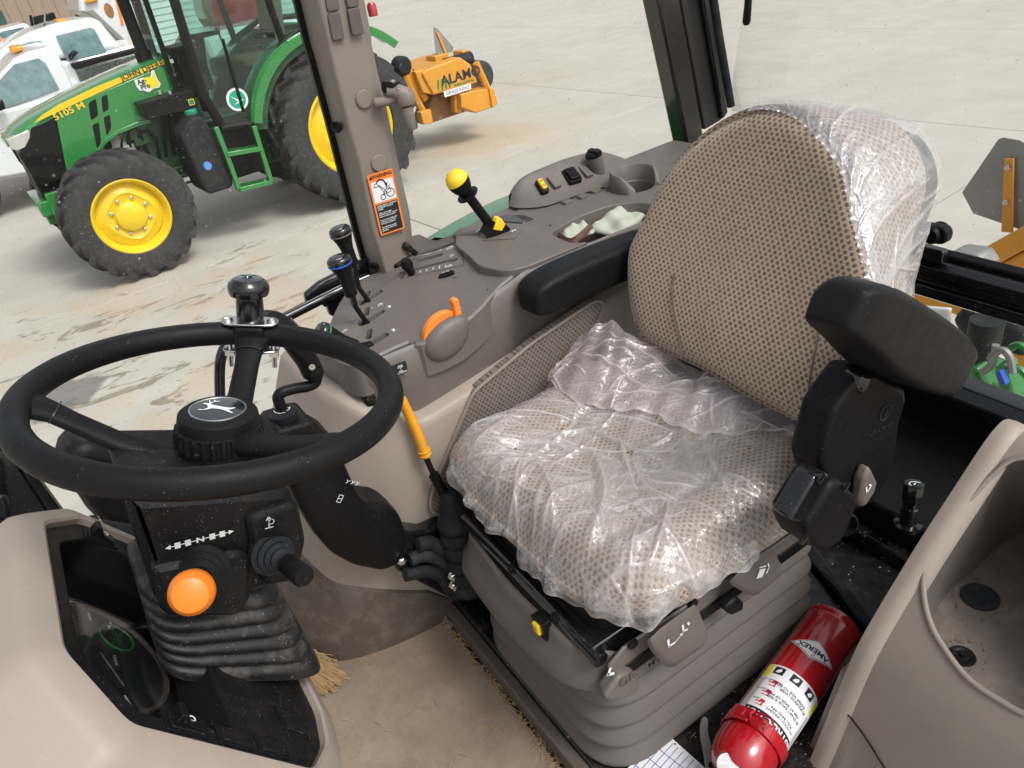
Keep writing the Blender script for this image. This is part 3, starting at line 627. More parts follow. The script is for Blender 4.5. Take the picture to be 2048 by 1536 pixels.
m = MB(); x0, x1 = ZM([(845, 200), (900, 335)], -.04); bar(m, TF(x0[0], -.04, x0[1]), TF(x1[0], -.04, x1[1]), .03, .012); m.build('mounting_strip', M['mower_orange'], sp)

# ------------------------------------------------------------------ white trucks and buildings behind
def xside(mb, pts, x0, x1, inset=0, tap=0):
    """polygon of photograph pixels standing on the plane x = x0, extruded to x1 (tap leans the upper edges in)"""
    poly = [P(a, b, x=x0) for a, b in pts]; zs = [p.z for p in poly]; zb = min(zs)
    r0 = [V(x0 + tap*max(0, p.z - zb), p.y, p.z) for p in poly]; r1 = [V(x1 - tap*max(0, p.z - zb), p.y, p.z) for p in poly]
    return mb.loft([r0, r1])
M['truck_glass'] = plastic('tinted_truck_glass', (.15, .235, .25), .06, .35, grain=0, coat=.6)
def pane(pts, x, parent, mat='truck_glass', name='window', tap=0, zb=0):
    m = MB(); poly = [P(a, b, x=x) for a, b in pts]; m.add([V(x + tap*(p.z-zb), p.y, p.z) for p in poly], [tuple(range(len(poly)))]); return m.build(name, M[mat], parent, smooth=0)
tk1 = thing('pickup_truck', 'white single cab pickup with amber roof beacon nearest the nose of the green tractor', 'truck', P(60, 390, z=0), 'white work trucks')
X1 = 11.7
m = MB(); xside(m, [(-160, 260), (-20, 226), (150, 180), (300, 150), (305, 290), (120, 318), (60, 352), (0, 362), (-160, 380)], X1, X1+1.9); m.build('body', M['white_paint'], tk1, bevel=.05, seg=3)
m = MB(); xside(m, [(-60, 240), (-20, 170), (28, 118), (60, 103), (100, 93), (113, 100), (152, 182)], X1+.03, X1+1.87, tap=.14); m.build('cab_shell', M['white_paint'], tk1, bevel=.05, seg=3)
zb = P(-60, 240, x=X1).z
pane([(-20, 212), (-4, 165), (28, 130), (78, 117), (92, 128), (119, 178), (15, 216)], X1+.012, tk1, tap=.14, zb=zb)
m = MB(); xside(m, [(141, 128), (285, 92), (288, 103), (148, 140)], X1, X1+.12); m.build('bed_rail', M['black'], tk1, bevel=.02)
m = MB(); xside(m, [(148, 140), (290, 104), (292, 130), (160, 165)], X1+.03, X1+.08); m.build('bed_tool_chest', M['chrome'], tk1, bevel=.01)
m = MB(); xside(m, [(20, 95), (44, 91), (48, 100), (24, 108)], X1+.6, X1+1.2); m.build('beacon', M['amber'], tk1, bevel=.02)
m = MB(); xside(m, [(-12, 205), (6, 200), (12, 218), (-8, 226)], X1-.25, X1-.08); m.build('mirror', M['black'], tk1, bevel=.02)
m = MB(); xside(m, [(-160, 372), (0, 352), (60, 342), (118, 310), (118, 318), (60, 352), (0, 364), (-160, 384)], X1-.01, X1+.1); m.build('rocker_trim', M['grey_metal'], tk1, bevel=.01)
for q in ((-90, 360), (330, 270)):
    p = P(*q, x=X1+.1); m = MB(); m.lathe(axframe(V(p.x, p.y, .40), (-1, 0, 0)), [(.0, -.1), (.24, -.1), (.25, 0), (.36, 0), (.40, -.06), (.40, -.22), (.36, -.26), (0, -.26)], 28); m.build('wheel', M['tyre'], tk1)
tk2 = thing('pickup_truck', 'white crew cab pickup with amber roof beacon, second from the tractor', 'truck', P(150, 300, z=0), 'white work trucks')
X2 = 14.3
m = MB(); xside(m, [(-150, 170), (0, 128), (130, 122), (255, 92), (330, 80), (330, 190), (100, 230), (-150, 280)], X2, X2+2.0); m.build('body', M['white_paint'], tk2, bevel=.06, seg=3)
m = MB(); xside(m, [(-40, 145), (-5, 105), (25, 82), (60, 64), (110, 47), (186, 34), (202, 44), (243, 96)], X2+.03, X2+1.97, tap=.12); m.build('cab_shell', M['white_paint'], tk2, bevel=.06, seg=3)
zb = P(-40, 145, x=X2).z
for q in ([(112, 72), (182, 55), (190, 60), (213, 104), (135, 122)], [(10, 112), (28, 95), (60, 84), (82, 82), (90, 95), (94, 122), (5, 135)]):
    pane(q, X2 + .012, tk2, tap=.12, zb=zb)
m = MB(); xside(m, [(112, 40), (131, 36), (134, 45), (115, 50)], X2+.6, X2+1.2); m.build('beacon', M['amber'], tk2, bevel=.02)
m = MB(); xside(m, [(76, 50), (100, 44), (102, 48), (78, 54)], X2+.4, X2+.5); xside(m, [(87, 52), (89, 18), (91, 18), (91, 52)], X2+.4, X2+.43); m.build('roof_antenna', M['grey_metal'], tk2)
m = MB(); xside(m, [(66, 34), (108, 24), (114, 40), (70, 52)], X2+2.1, X2+2.25); xside(m, [(58, 30), (64, 30), (70, 60), (64, 60)], X2+2.1, X2+2.2); m.build('headache_rack', M['black'], tk2, bevel=.02)
m = MB(); xside(m, [(136, 112), (148, 100), (158, 104), (142, 122)], X2-.2, X2-.05); m.build('mirror', M['black'], tk2, bevel=.02)
tk3 = thing('pickup_truck', 'white truck farthest left, only its roof showing behind the crew cab', 'truck', P(0, 200, x=17), 'white work trucks')
X3 = 17.2
m = MB(); xside(m, [(-150, 110), (0, 78), (75, 65), (90, 150), (-150, 200)], X3, X3+2.0); m.build('body', M['white_paint'], tk3, bevel=.06)
m = MB(); xside(m, [(-40, 85), (-5, 60), (50, 46), (60, 52), (66, 66), (20, 78)], X3+.03, X3+1.97, tap=.1); m.build('cab_shell', M['white_paint'], tk3, bevel=.05)
pane([(-10, 70), (8, 62), (47, 54), (52, 66), (15, 76)], X3-.0, tk3)
m = MB(); xside(m, [(-5, 78), (14, 77), (15, 86), (-5, 90)], X3-.3, X3-.2); m.build('beacon', M['orange'], tk3, bevel=.02)
bt = thing('utility_truck', 'white utility truck body with orange stripe and round emblem behind the crew cab', 'truck', P(240, 160, x=19), 'white work trucks')
X4 = 19
m = MB(); xside(m, [(152, -90), (228, -90), (262, 92), (262, 150), (200, 160), (190, 36), (158, 24)], X4, X4+2.2); m.build('body', M['white_paint'], bt, bevel=.04)
m = MB(); xside(m, [(226, -20), (232, -20), (248, 50), (243, 52)], X4-.02, X4); m.build('orange_stripe', M['orange'], bt)
m = MB(); p = P(218, 21, x=X4-.01); f = Fr(p, (0, -1, 0), (0, 0, 1)); m.add([f(.0 + q[0]*.6, q[1], 0) for q in circ(.14, 20)], [tuple(range(20))]); m.build('emblem', plastic('brown_emblem', (.32, .14, .04), .6, .3, grain=0), bt, smooth=0)
m = MB(); xside(m, [(160, 22), (185, 18), (240, 70), (262, 90), (255, 96), (180, 30)], X4-.12, X4-.02); m.build('boom_cradle', M['grey_metal'], bt, bevel=.02)
m = MB(); xside(m, [(170, 0), (196, -4), (196, 2), (172, 8)], X4-.1, X4+.3); m.build('beacon', M['amber'], bt, bevel=.02)
# building with brown ribbed siding
M['siding'] = plastic('brown_siding', (.30, .225, .17), .6, .06, grain=0)
M['white_siding'] = plastic('white_boards', (.66, .67, .66), .6, .04, grain=0)
M['green_door'] = plastic('dark_green_door', (.03, .075, .06), .5, .1, grain=0)
bd = thing('metal_shed', 'brown ribbed metal shed with a dark green door at the far left', 'building', (30, 2, 0))
XB = 30.0; y0, y1 = 14.0, P(150, 30, x=XB).y
m = MB(); m.box(WORLD, (XB, y1, 0), (XB+8, y0, 6)); m.build('wall', M['siding'], bd, bevel=.01)
k = 0; y = y1
while y < 6:
    m = MB(); m.box(WORLD, (XB-.03, y+.02, 0), (XB+.001, y+.09, 6)); m.build('siding_rib', M['siding'], bd, smooth=0); y += .34
m = MB(); a = P(14, 45, x=XB); m.box(WORLD, (XB-.06, a.y, 0), (XB-.02, a.y+1.2, a.z+.35)); m.build('door', M['green_door'], bd, bevel=.01)
wh = thing('white_building', 'white horizontally boarded building behind the tractor exhaust', 'building', (31, -5, 0))
y0w = y1 - .25; n_ = 26
m = MB(); m.box(WORLD, (XB+.3, y0w-9, 0), (XB+9, y0w, 6)); m.build('wall', M['white_siding'], wh)
for k in range(n_):
    m = MB(); z = .2 + k*.2; m.loft([[V(XB+.24, y, z), V(XB+.302, y, z), V(XB+.302, y, z+.196), V(XB+.275, y, z+.196)] for y in (y0w-9, y0w)]); m.build('wall_board', M['white_siding'], wh, smooth=0)
# pieces seen through the far cab and beyond
rt = thing('red_tank', 'red round tank beyond the green tractor, seen through its cab', 'tank', (16.5, -4.4, 0))
p = P(475, 12, x=17.0); m = MB(); m.lathe(axframe(V(16.6, p.y, p.z), (1, 0, 0)), [(0, 0), (.35, .03), (.58, .12), (.6, .25), (.6, 1.5), (.5, 1.65), (0, 1.7)], 28); m.build('shell', M['red'], rt)
for s_ in (-.35, .35):
    m = MB(); m.box(WORLD, (16.8, p.y + s_ - .05, 0), (18, p.y + s_ + .05, p.z - .4)); m.build('leg', M['grey_metal'], rt)
wv = thing('utility_truck', 'white utility bed with side boxes standing beyond the green tractor cab', 'truck', (15.5, -5.5, 0), 'white work trucks')
m = MB(); m.box(WORLD, (15.6, -6.6, .55), (17.5, -3.4, 1.35)); m.build('body', M['white_paint'], wv, bevel=.04)
for k in range(3):
    m = MB(); m.box(WORLD, (15.57, -6.5 + k*1.05, .65), (15.62, -5.55 + k*1.05, 1.25)); m.build('locker_door', M['white_paint'], wv, bevel=.02)
m = MB(); m.box(WORLD, (15.7, -5.0, 1.35), (16.1, -4.75, 1.7)); m.build('blue_jug', plastic('blue_jug', (.03, .15, .5), .4, grain=0), wv, bevel=.05)
m = MB(); m.box(WORLD, (15.7, -6.2, 1.35), (16.4, -5.5, 1.75)); m.build('storage_box', M['white_paint'], wv, bevel=.03)
for y in (-5.9, -4.0):
    m = MB(); m.lathe(axframe(V(15.75, y, .42), (-1, 0, 0)), [(.0, -.1), (.24, -.1), (.25, 0), (.38, 0), (.42, -.06), (.42, -.22), (0, -.26)], 24); m.build('wheel', M['tyre'], wv)
gv = MB(); 
for k in range(160):
    x, y = 24 + rng.random()*1.6, -10 + rng.random()*10; r = .12 + .22*rng.random(); z = .1 + .5*rng.random(); d = [r*(.7 + .6*rng.random()) for _ in range(6)]
    gv.add([(x+d[0], y, z), (x-d[1], y, z), (x, y+d[2], z), (x, y-d[3], z), (x, y, z+d[4]), (x, y, z-d[5])], [(0, 2, 4), (2, 1, 4), (1, 3, 4), (3, 0, 4), (2, 0, 5), (1, 2, 5), (3, 1, 5), (0, 3, 5)])
tag(gv.build('rock_bank', plastic('brown_rubble', (.22, .17, .12), .9, .3, grain=0), smooth=0), 'bank of brown rubble before the white building', 'rubble', kind='stuff')
# ------------------------------------------------------------------ our own cab: floor, walls, posts, glass
def cut(o, cutters):
    """cut shapes out of an object and apply it"""
    for c in cutters:
        m = o.modifiers.new('cut', 'BOOLEAN'); m.object = c; m.operation = 'DIFFERENCE'; m.solver = 'EXACT'
    dg = bpy.context.evaluated_depsgraph_get(); me = bpy.data.meshes.new_from_object(o.evaluated_get(dg))
    o.modifiers.clear(); old = o.data; mats = [x for x in old.materials]; o.data = me; me.name = o.name
    if not me.materials:
        for x in mats: me.materials.append(x)
    bpy.data.meshes.remove(old)
    for c in cutters: mm = c.data; bpy.data.objects.remove(c); bpy.data.meshes.remove(mm)
    return o
def cutter(mb): return mb.build('cutter', None, None, smooth=0)
S_ = lambda o: tag(o, kind='structure')

m = MB(); m.box(WORLD, (.30, -1.52, 1.12), (1.52, -.375, 1.15)); platform = S_(m.build('seat_platform', M['black_floor'], None, bevel=.008))
m = MB(); m.box(WORLD, (.25, -.40, 1.03), (1.52, .62, 1.075)); floor = S_(m.build('cab_floor', M['black_floor'], None, bevel=.005))
m = MB(); m.box(WORLD, (.32, -.375, 1.075), (1.30, -.352, 1.142)); m.build('step_riser', M['taupe_dark'], platform, bevel=.004)
# narrow ridge and harness on the platform behind the seat
m = MB(); m.box(WORLD, (.40, -1.16, 1.15), (1.3, -1.13, 1.19)); m.build('platform_ridge', M['black_floor'], platform, bevel=.006)
m = MB(); m.box(WORLD, (.40, -1.50, 1.15), (1.5, -1.16, 1.26)); m.build('rear_shelf', M['black'], platform, bevel=.01)
for k in range(3):
    m = MB(); pts = [P(1610 + i*22, 1085 + i*27 + 7*k, z=1.165) + V(0, 0, .004*math.sin(i*1.9 + k)) for i in range(9)]; m.tube(catmull(pts, 4), .009, 8); m.build('wiring_loom', M['rubber'], platform)
# rear wall and window
YR = -1.47
m = MB(); m.box(WORLD, (.2, YR-.05, 1.15), (1.52, YR, 1.36)); rw = S_(m.build('rear_wall', M['black'], None, bevel=.01))
def xrun(name, prof, x0, x1, mat, parent, bevel=.004):
    m = MB(); m.loft([[V(x, YR + a, b) for a, b in prof] for x in (x0, x1)]); return m.build(name, mat, parent, smooth=25, bevel=bevel)
zt = P(1930, 532, y=YR).z; zb = P(1930, 615, y=YR).z
xrun('lower_frame', [(-.05, 1.34), (.02, 1.34), (.025, 1.372), (.0, 1.392), (-.05, 1.392)], .2, 1.52, M['black_gloss'], rw)
xrun('window_bar', [(-.05, zb), (.0, zb-.004), (.022, zb+.010), (.022, zb+.03), (.008, zb+.038), (.008, zb+.055), (.028, zb+.06), (.028, zt-.012), (.012, zt), (-.05, zt)], .2, 1.52, M['black_gloss'], rw)
xrun('bar_seal', [(.0, zt), (.0, zt+.012), (-.02, zt+.018), (-.03, zt)], .2, 1.52, M['black'], rw)
m = MB(); m.add([V(.2, YR-.02, 1.385), V(1.52, YR-.02, 1.385), V(1.52, YR-.02, zb+.004), V(.2, YR-.02, zb+.004)], [(0, 1, 2, 3)]); m.build('lower_rear_glass', M['glass_dusty'], rw, smooth=0)
YG = -1.66
_q = [V(p.x*YG/p.y, YG, CAM.z + (p.z - CAM.z)*YG/p.y) for p in (P(1412, -80, x=1.5), P(1458, 225, x=1.5))]; _d = (_q[0] - _q[1])/(_q[0].z - _q[1].z); _g0, _g1 = _q[1] + _d*(zt - .06 - _q[1].z), _q[1] + _d*(2.75 - _q[1].z)
m = MB(); m.add([V(-.1, YG, _g0.z), _g0, _g1, V(-.1, YG, 2.75)], [(0, 1, 2, 3)]); m.build('upper_rear_glass', M['glass'], rw, smooth=0)
# hinge plate and window latch
m = MB(); a = P(1838, 505, y=YR+.03); m.prism(Fr(a, (1, 0, 0), (0, 0, 1)), rrect(.10, .03, .008), 0, .02); m.build('hinge_plate', M['black_gloss'], rw, bevel=.003)
lt = thing('window_latch', 'black window latch arm with round knob behind the seat', 'latch', P(1830, 470, y=-1.40))
a, b = P(1815, 458, y=-1.40), P(1882, 468, y=-1.40); f = Fr(a, b - a, (0, 0, 1)); L = (b-a).length
m = MB(); m.prism(f, [(p[0] + L*.5, p[1]) for p in rrect(L + .036, .036, .0175)], -.012, .012); m.build('arm', M['black'], lt, bevel=.004)
m = MB(); m.lathe(axframe(f(L - .012, 0, 0), -f.z), [(.0, -.02), (.015, -.02), (.0185, -.014), (.0185, .01), (.0155, .014), (.0185, .018), (.016, .024), (0, .025)], 22); m.build('knob', M['black'], lt)
m = MB(); strokes(m, Fr(f(L-.028, 0, .0125), f.x, f.y), [[(-.006, -.004), (.004, .005)], [(-.004, .006), (.002, -.006)]], .002); m.build('mark', M['white_ink'], lt, smooth=0)
# right rear post
post = S_(thing('rear_post', None, None, (1.52, -1.45, 1.5)))
def postbar(name, e0, e1, x0, x1, mat, bevel=.004):
    """bar whose inner face runs between two px edge lines on plane x0"""
    m = MB(); q = [P(*e0[0], x=x0), P(*e0[1], x=x0), P(*e1[1], x=x0), P(*e1[0], x=x0)]
    m.loft([q, [p + V(x1 - x0, 0, 0) for p in q]]); return m.build(name, mat, post, bevel=bevel)
postbar('post_bar', ((1300, -80), (1375, 292)), ((1348, -80), (1412, 292)), 1.50, 1.56, M['black_gloss'], .008)
postbar('post_strip', ((1348, -80), (1410, 260)), ((1392, -80), (1444, 240)), 1.515, 1.56, plastic('charcoal_trim', (.035, .034, .033), .4, .1, spec=.3), .004)
postbar('post_edge', ((1392, -80), (1446, 240)), ((1412, -80), (1458, 225)), 1.50, 1.56, M['black_gloss'], .006)
m = MB(); m.tube([P(1415, -80, x=1.47), P(1436, 60, x=1.47), P(1462, 212, x=1.47)], .011, 12); m.build('hose', M['rubber'], post)
wp = thing('rear_wiper', 'tip of a black rod hanging at the top edge behind the seat', 'wiper', P(1492, 45, y=-1.42))
m = MB(); m.tube([P(1500, -60, y=-1.42), P(1496, 10, y=-1.42), P(1493, 44, y=-1.42), P(1493, 50, y=-1.42)], [.008, .008, .009, .006], 10); m.build('rod', M['black'], wp)
# right side glass
m = MB(); m.add([V(1.545, -.56, 1.2), V(1.545, 1.2, 1.2), V(1.545, 1.2, 2.8), V(1.545, -.56, 2.8)], [(0, 1, 2, 3)]); dgl = S_(m.build('right_door_glass', M['glass'], None, smooth=0))
m = MB(); m.add([V(1.548, -1.60, 1.7), V(1.548, -.60, 1.7), V(1.548, -.60, 2.8), V(1.548, -1.20, 2.8)], [(0, 1, 2, 3)]); S_(m.build('right_rear_glass', M['glass_dusty'] if 0 else M['glass'], None, smooth=0))
# front right post and door frame low at the left of the picture
fp = S_(thing('front_post', None, None, P(60, 980, x=1.5)))
def quadbar(name, px4, x0, x1, mat, parent, bevel=.006):
    m = MB(); q = [P(a, b, x=x0) for a, b in px4]; m.loft([q, [p + V(x1-x0, 0, 0) for p in q]]); return m.build(name, mat, parent, bevel=bevel)
quadbar('post_bar', [(-60, 860), (22, 905), (105, 1032), (118, 1090), (-60, 1090)], 1.50, 1.58, M['black_gloss'], fp)
quadbar('door_seal', [(20, 900), (38, 905), (140, 1045), (122, 1060)], 1.47, 1.50, M['black'], fp)
quadbar('lower_sill', [(-60, 1075), (330, 1075), (330, 1160), (-60, 1160)], 1.50, 1.58, M['black'], fp)
m = MB(); m.loft([[P(a, b, x=1.42) for a, b in ((-40, 1000), (15, 985), (22, 1040), (-40, 1050))], [P(a, b, x=1.5) for a, b in ((-40, 1000), (15, 985), (22, 1040), (-40, 1050))]]); m.build('latch_block', M['black_gloss'], fp, bevel=.01)
# dark housing beyond the steering wheel (outside mirror or lamp body)
mb_ = thing('work_lamp', 'black lamp housing with silver bracket beyond the steering wheel', 'lamp', P(220, 1000, x=1.30))
m = MB(); hp = [(108, 925), (170, 880), (260, 905), (330, 960), (340, 1060), (250, 1060), (190, 1050)]; q = [P(a, b, x=1.25) for a, b in hp]; m.loft([[p + V(-.0, 0, 0) for p in q], [p + V(.10, 0, 0) for p in q]]); m.build('housing', M['black'], mb_, bevel=.025, seg=3)
m = MB(); m.tube(catmull([P(148, 1030, x=1.24), P(175, 1045, x=1.24), P(195, 1038, x=1.24), P(205, 1055, x=1.24)], 4), .006, 8); m.lathe(axframe(P(182, 1042, x=1.235), (-1, 0, 0)), [(.012, 0), (.012, .008), (0, .01)], 10); m.build('bracket', M['chrome'], mb_)

# ------------------------------------------------------------------ beige post with warning label
pil = S_(thing('door_post', None, None, (1.5, -.55, 1.75)))
rows = [(-60, 583, 618, 716), (0, 601, 634, 727), (85, 621, 656, 744), (95, 624, 657, 745), (108, 628, 660, 746), (160, 642, 673, 757), (245, 665, 694, 778), (326, 685, 717, 795), (390, 701, 730, 809), (455, 717, 743, 824), (490, 726, 754, 828), (515, 733, 762, 829), (560, 746, 776, 822), (600, 758, 790, 818)]
rings = []
for y_, l_, f_, r_ in rows:
    w_ = 1.452 if not (85 <= y_ <= 108) else 1.456
    a, b, c = P(l_, y_, x=1.535), P(f_, y_ + 3, x=w_), P(r_, y_ - 10, x=1.475); c0 = P(r_ - 12, y_ - 8, x=w_ + .002)
    zz = b.z; a.z = zz; c.z = zz; c0.z = zz
    rings.append([a, b, b.lerp(c0, .06) - V(.004, 0, 0), c0, c, V(1.545, c.y, zz), V(1.545, a.y, zz)])
m = MB(); m.loft(rings); m.build('post_trim', M['post'], pil, smooth=50, bevel=.004)
rings = [[r[0] + V(.001, .012, 0), r[0] + V(.001, -.002, 0), r[0] + V(.012, -.002, 0), r[0] + V(.012, .012, 0)] for r in rings]
m = MB(); m.loft(rings); m.build('window_gasket', M['black'], pil)
PF = Fr(P(740, 250, x=1.447), (0, -1, 0), (0, 0, 1))            # face frame: x to the rear, y up, z to the operator
PFz = PF.z
def onpost(px, py, d=.0): return P(px, py, x=1.4475 - d)
for px, py in ((727, 198), (757, 326)):
    m = MB(); m.lathe(axframe(onpost(px, py, -.003), (-1, 0, 0)), [(.0172, 0), (.0172, .004), (.0155, .0058), (0, .0065)], 28); m.build('trim_plug', M['post'], pil)
for px, py, w_, h_ in ((671, 53, .0235, .045), (710, 43, .0235, .045), (662, 3, .0235, .030), (702, -4, .0235, .03)):
    f = Fr(onpost(px, py, -.003), (0, -1, -.04), (0, .05, 1)); m = MB(); m.prism(f, rrect(w_, h_, .005), 0, -.0055 if f.z.x > 0 else .0055, .001); m.build('switch_blank', M['taupe_dark'], pil, bevel=.0006)
for px, py, xx in ((674, 254, 1.483), (747, 535, 1.483)):
    m = MB(); m.lathe(axframe(P(px, py, x=xx), (-.7, .7, 0)), [(.0, -.01), (.010, -.004), (.0115, .003), (.010, .0045), (.006, .002), (0, .0)], 18); m.build('bolt_cap', M['black'], pil)
# warning label
f = Fr(onpost(772.5, 405, .0035), onpost(811, 455.7) - onpost(763, 472), onpost(759, 344) - onpost(787, 464)); f = Fr(f.o, f.x, f.y)
if f.z.x > 0: f = Fr(f.o, f.x, f.y)
lw = (onpost(811, 455.7) - onpost(763, 472)).length; lh = (onpost(759, 344) - onpost(787, 464)).length
sgn = 1 if f.z.dot(V(-1, 0, 0)) > 0 else -1
def LF(a, b): return f.at(a*lw/2, b*lh/2)
LL = lambda k: sgn*k
wl = MB(); decal(wl, f, rrect(lw, lh, .004), LL(.0006)); lab = wl.build('warning_label', M['orange_ink'], pil, smooth=0); lab['label'] = 'orange, white and black warning label'
m = MB(); decal(m, LF(0, .40), rrect(lw*.86, lh*.335, .002), LL(.0011)); m.build('label_picture', M['paper'], lab, smooth=0)
m = MB(); decal(m, LF(0, -.47), rrect(lw*.86, lh*.475, .001), LL(.0011)); m.build('label_panel', M['black_ink'], lab, smooth=0)
m = MB(); text(m, 'WARNING', lh*.075, LF(.12, .885), LL(.0012), bold=.03, sx=.95); decal(m, LF(-.76, .885), [(-.0042, -.0036), (.0042, -.0036), (0, .0042)], LL(.0012)); m.build('label_heading', M['black_ink'], lab, smooth=0)
m = MB(); pf = LF(0, .40); u = lw*.1
strokes(m, pf, [[(-3.4*u, 2*u), (-3*u, 3*u), (-2*u, 3.2*u), (-1.6*u, 2.2*u), (-2.6*u, 1.8*u), (-3.4*u, 2*u)], [(-1.6*u, 2.4*u), (.2*u, .6*u), (.9*u, -1*u)], [(-1.6*u, 2.0*u), (-.4*u, .2*u), (.2*u, -1.2*u)], [(-.6*u, -1.4*u), (2.6*u, -1*u), (2.6*u, .6*u), (1*u, .4*u), (-.6*u, -1.4*u)], [(1*u, 1*u), (2.8*u, 1.4*u)], [(1.3*u, 1*u), (1.2*u, .2*u)]], u*.22, LL(.0016))
for cx, cy, r in ((-.7, -2.2, .95), (2.4, -1.3, 1.5)): strokes(m, pf, [[(cx*u + r*u*math.cos(a*.5236), cy*u + r*u*math.sin(a*.5236)) for a in range(13)]], u*.25, LL(.0016))
strokes(m, pf, [[(-2*u, 3.6*u), (-.6*u, 4.2*u), (.8*u, 3.4*u), (1.4*u, 2*u)]], u*.5, LL(.0016)); decal(m, pf, [(.8*u, 2.2*u), (2.1*u, 2.4*u), (1.5*u, 1.0*u)], LL(.0016)); m.build('label_drawing', M['black_ink'], lab, smooth=0)
m = MB()
for k, s in enumerate(('AVOID INJURY OR DEATH', 'CAUSED BY FALLING', 'LOADS', '', 'When using loader', 'ALWAYS put SCV selector', 'knobs in loader position.', '', 'If you do not, loader will', 'continue to move after', 'controls are released.', '', 'See operators manual', 'for use of other knob', 'positions.')):
    if s: text(m, s, lh*.031, LF(-.78, -.045 - k*.058), LL(.0016), align='LEFT', bold=.02, sx=.95)
m.build('label_text', M['paper'], lab, smooth=0)
# swivel mount on the post
mt = thing('swivel_mount', 'beige swivel mount with short handle fixed to the beige post', 'mount', P(800, 205, x=1.43))
m = MB(); m.tube([P(752, 206, x=1.44), P(770, 203, x=1.43), P(790, 196, x=1.425)], [.010, .0095, .010], 12); m.build('arm', M['post'], mt)
m = MB(); m.lathe(axframe(P(783, 172, x=1.43), (P(783, 150, x=1.43) - P(786, 200, x=1.43))), [(.0, -.012), (.017, -.012), (.0195, -.007), (.0195, .004), (.0165, .009), (.0, .010)], 24); m.build('black_cap', M['black'], mt)
m = MB(); m.tube(catmull([P(775, 182, x=1.425), P(795, 184, x=1.415), P(812, 190, x=1.41)], 4), [.011]*4 + [.015]*4 + [.016], 14); m.lathe(axframe(P(811, 196, x=1.41), (P(807, 178, x=1.41) - P(815, 215, x=1.41))), [(0, -.013), (.0165, -.012), (.0185, -.006), (.0185, .006), (.016, .012), (0, .0135)], 24); m.build('knuckle', M['post'], mt, smooth=45)
m = MB(); m.tube([P(812, 214, x=1.41), P(816, 228, x=1.41), P(823, 256, x=1.41), P(823.4, 259, x=1.41)], [.0125, .0125, .0095, .008], 18); m.build('handle', M['post'], mt)
for q in ((786, 163), (797, 178)):
    m = MB(); m.lathe(axframe(P(*q, x=1.405), (-.3, 0, 1)), [(.005, 0), (.005, .002), (.003, .003), (0, .003)], 8); m.build('screw', M['chrome'], mt)

# ------------------------------------------------------------------ right hand console
def zc(y): return 1.768 + min(.054, max(0.0, -.50 - y)*.26)
def PC(px, py, dz=0):
    z = 1.77 + dz
    for _ in range(12): p = P(px, py, z=z); z = zc(p.y) + dz
    return p
con = thing('control_console', 'taupe control console with black levers between the post and the seat', 'console', (1.3, -.5, 1.1))
px_plate = [(732, 721), (816, 683), (842, 687), (944, 632), (999, 573), (1030, 546), (1037, 520), (1005, 496), (930, 481), (868, 478), (825, 470), (745, 545), (690, 585), (655, 655), (650, 690), (668, 716), (700, 728)]
pl = [PC(*q) for q in px_plate]
plan = catmull([V(p.x, p.y, 0) for p in pl], 3, True); plan = [(p.x, p.y) for p in plan]
m = MB(); m.loft([[V(x, y, zc(y) - .07) for x, y in plan], [V(x, y, zc(y) - .004) for x, y in plan], [V(x, y, zc(y)) for x, y in offset_poly(plan, -.004)]])
plate = m.build('top_plate', M['taupe'], con, smooth=0)
def slot(a, b, w_, depth=.05):
    A, B = PC(*a), PC(*b); d = (B - A); n_ = V(-d.y, d.x, 0).normalized()*w_/2; mm = MB()
    fr = Fr((A+B)/2, V(d.x, d.y, 0), (V(-d.y, d.x, 0))); poly = rrect(d.length, w_, w_*.49, 3); mm.prism(fr, poly, -depth, .05); return cutter(mm)
cs = [slot((722, 621), (769, 597.5), .013), slot((720, 658), (771, 630.5), .014), slot((712, 705), (777, 669.5), .015), slot((738, 607), (741, 594), .010), slot((735, 640), (738, 625), .010), slot((737, 680), (741, 662), .011),
      slot((803, 561), (892, 527), .011), slot((826, 521), (909, 486), .012), slot((833, 531), (886, 511), .014, .02), slot((893, 526), (915, 518), .012, .02)]
cut(plate, cs); finish(plate, 30)
from mathutils.bvhtree import BVHTree
_bv = BVHTree.FromPolygons([v.co.copy() for v in plate.data.vertices], [tuple(p.vertices) for p in plate.data.polygons])
def settle(mb, lift=.0007):
    """lay printed marks on the plate's actual surface"""
    for v in mb.v:
        h = _bv.ray_cast(V(v.x, v.y, 2.3), V(0, 0, -1))[0]
        if h is not None and abs(h.z - v.z) < .02: v.z = h.z + lift
    return mb
# black blocks set high under the slots, standing in for their inner shade
m = MB(); q = [PC(*c) for c in ((672, 700), (770, 680), (790, 590), (740, 585))]; m.loft([[p + V(0, 0, -.030) for p in q], [p + V(0, 0, -.011) for p in q]]); m.build('slot_shade', M['black'], con)
m = MB(); q = [PC(*c) for c in ((795, 565), (905, 530), (920, 480), (822, 520))]; m.loft([[p + V(0, 0, -.030) for p in q], [p + V(0, 0, -.011) for p in q]]); m.build('slot_shade', M['black'], con)
def conframe(px0, px1, dz=.0):
    A, B = PC(*px0), PC(*px1); return Fr((A+B)/2 + V(0, 0, dz), B - A, V(0, 0, 1).cross(B - A)), (B-A).length
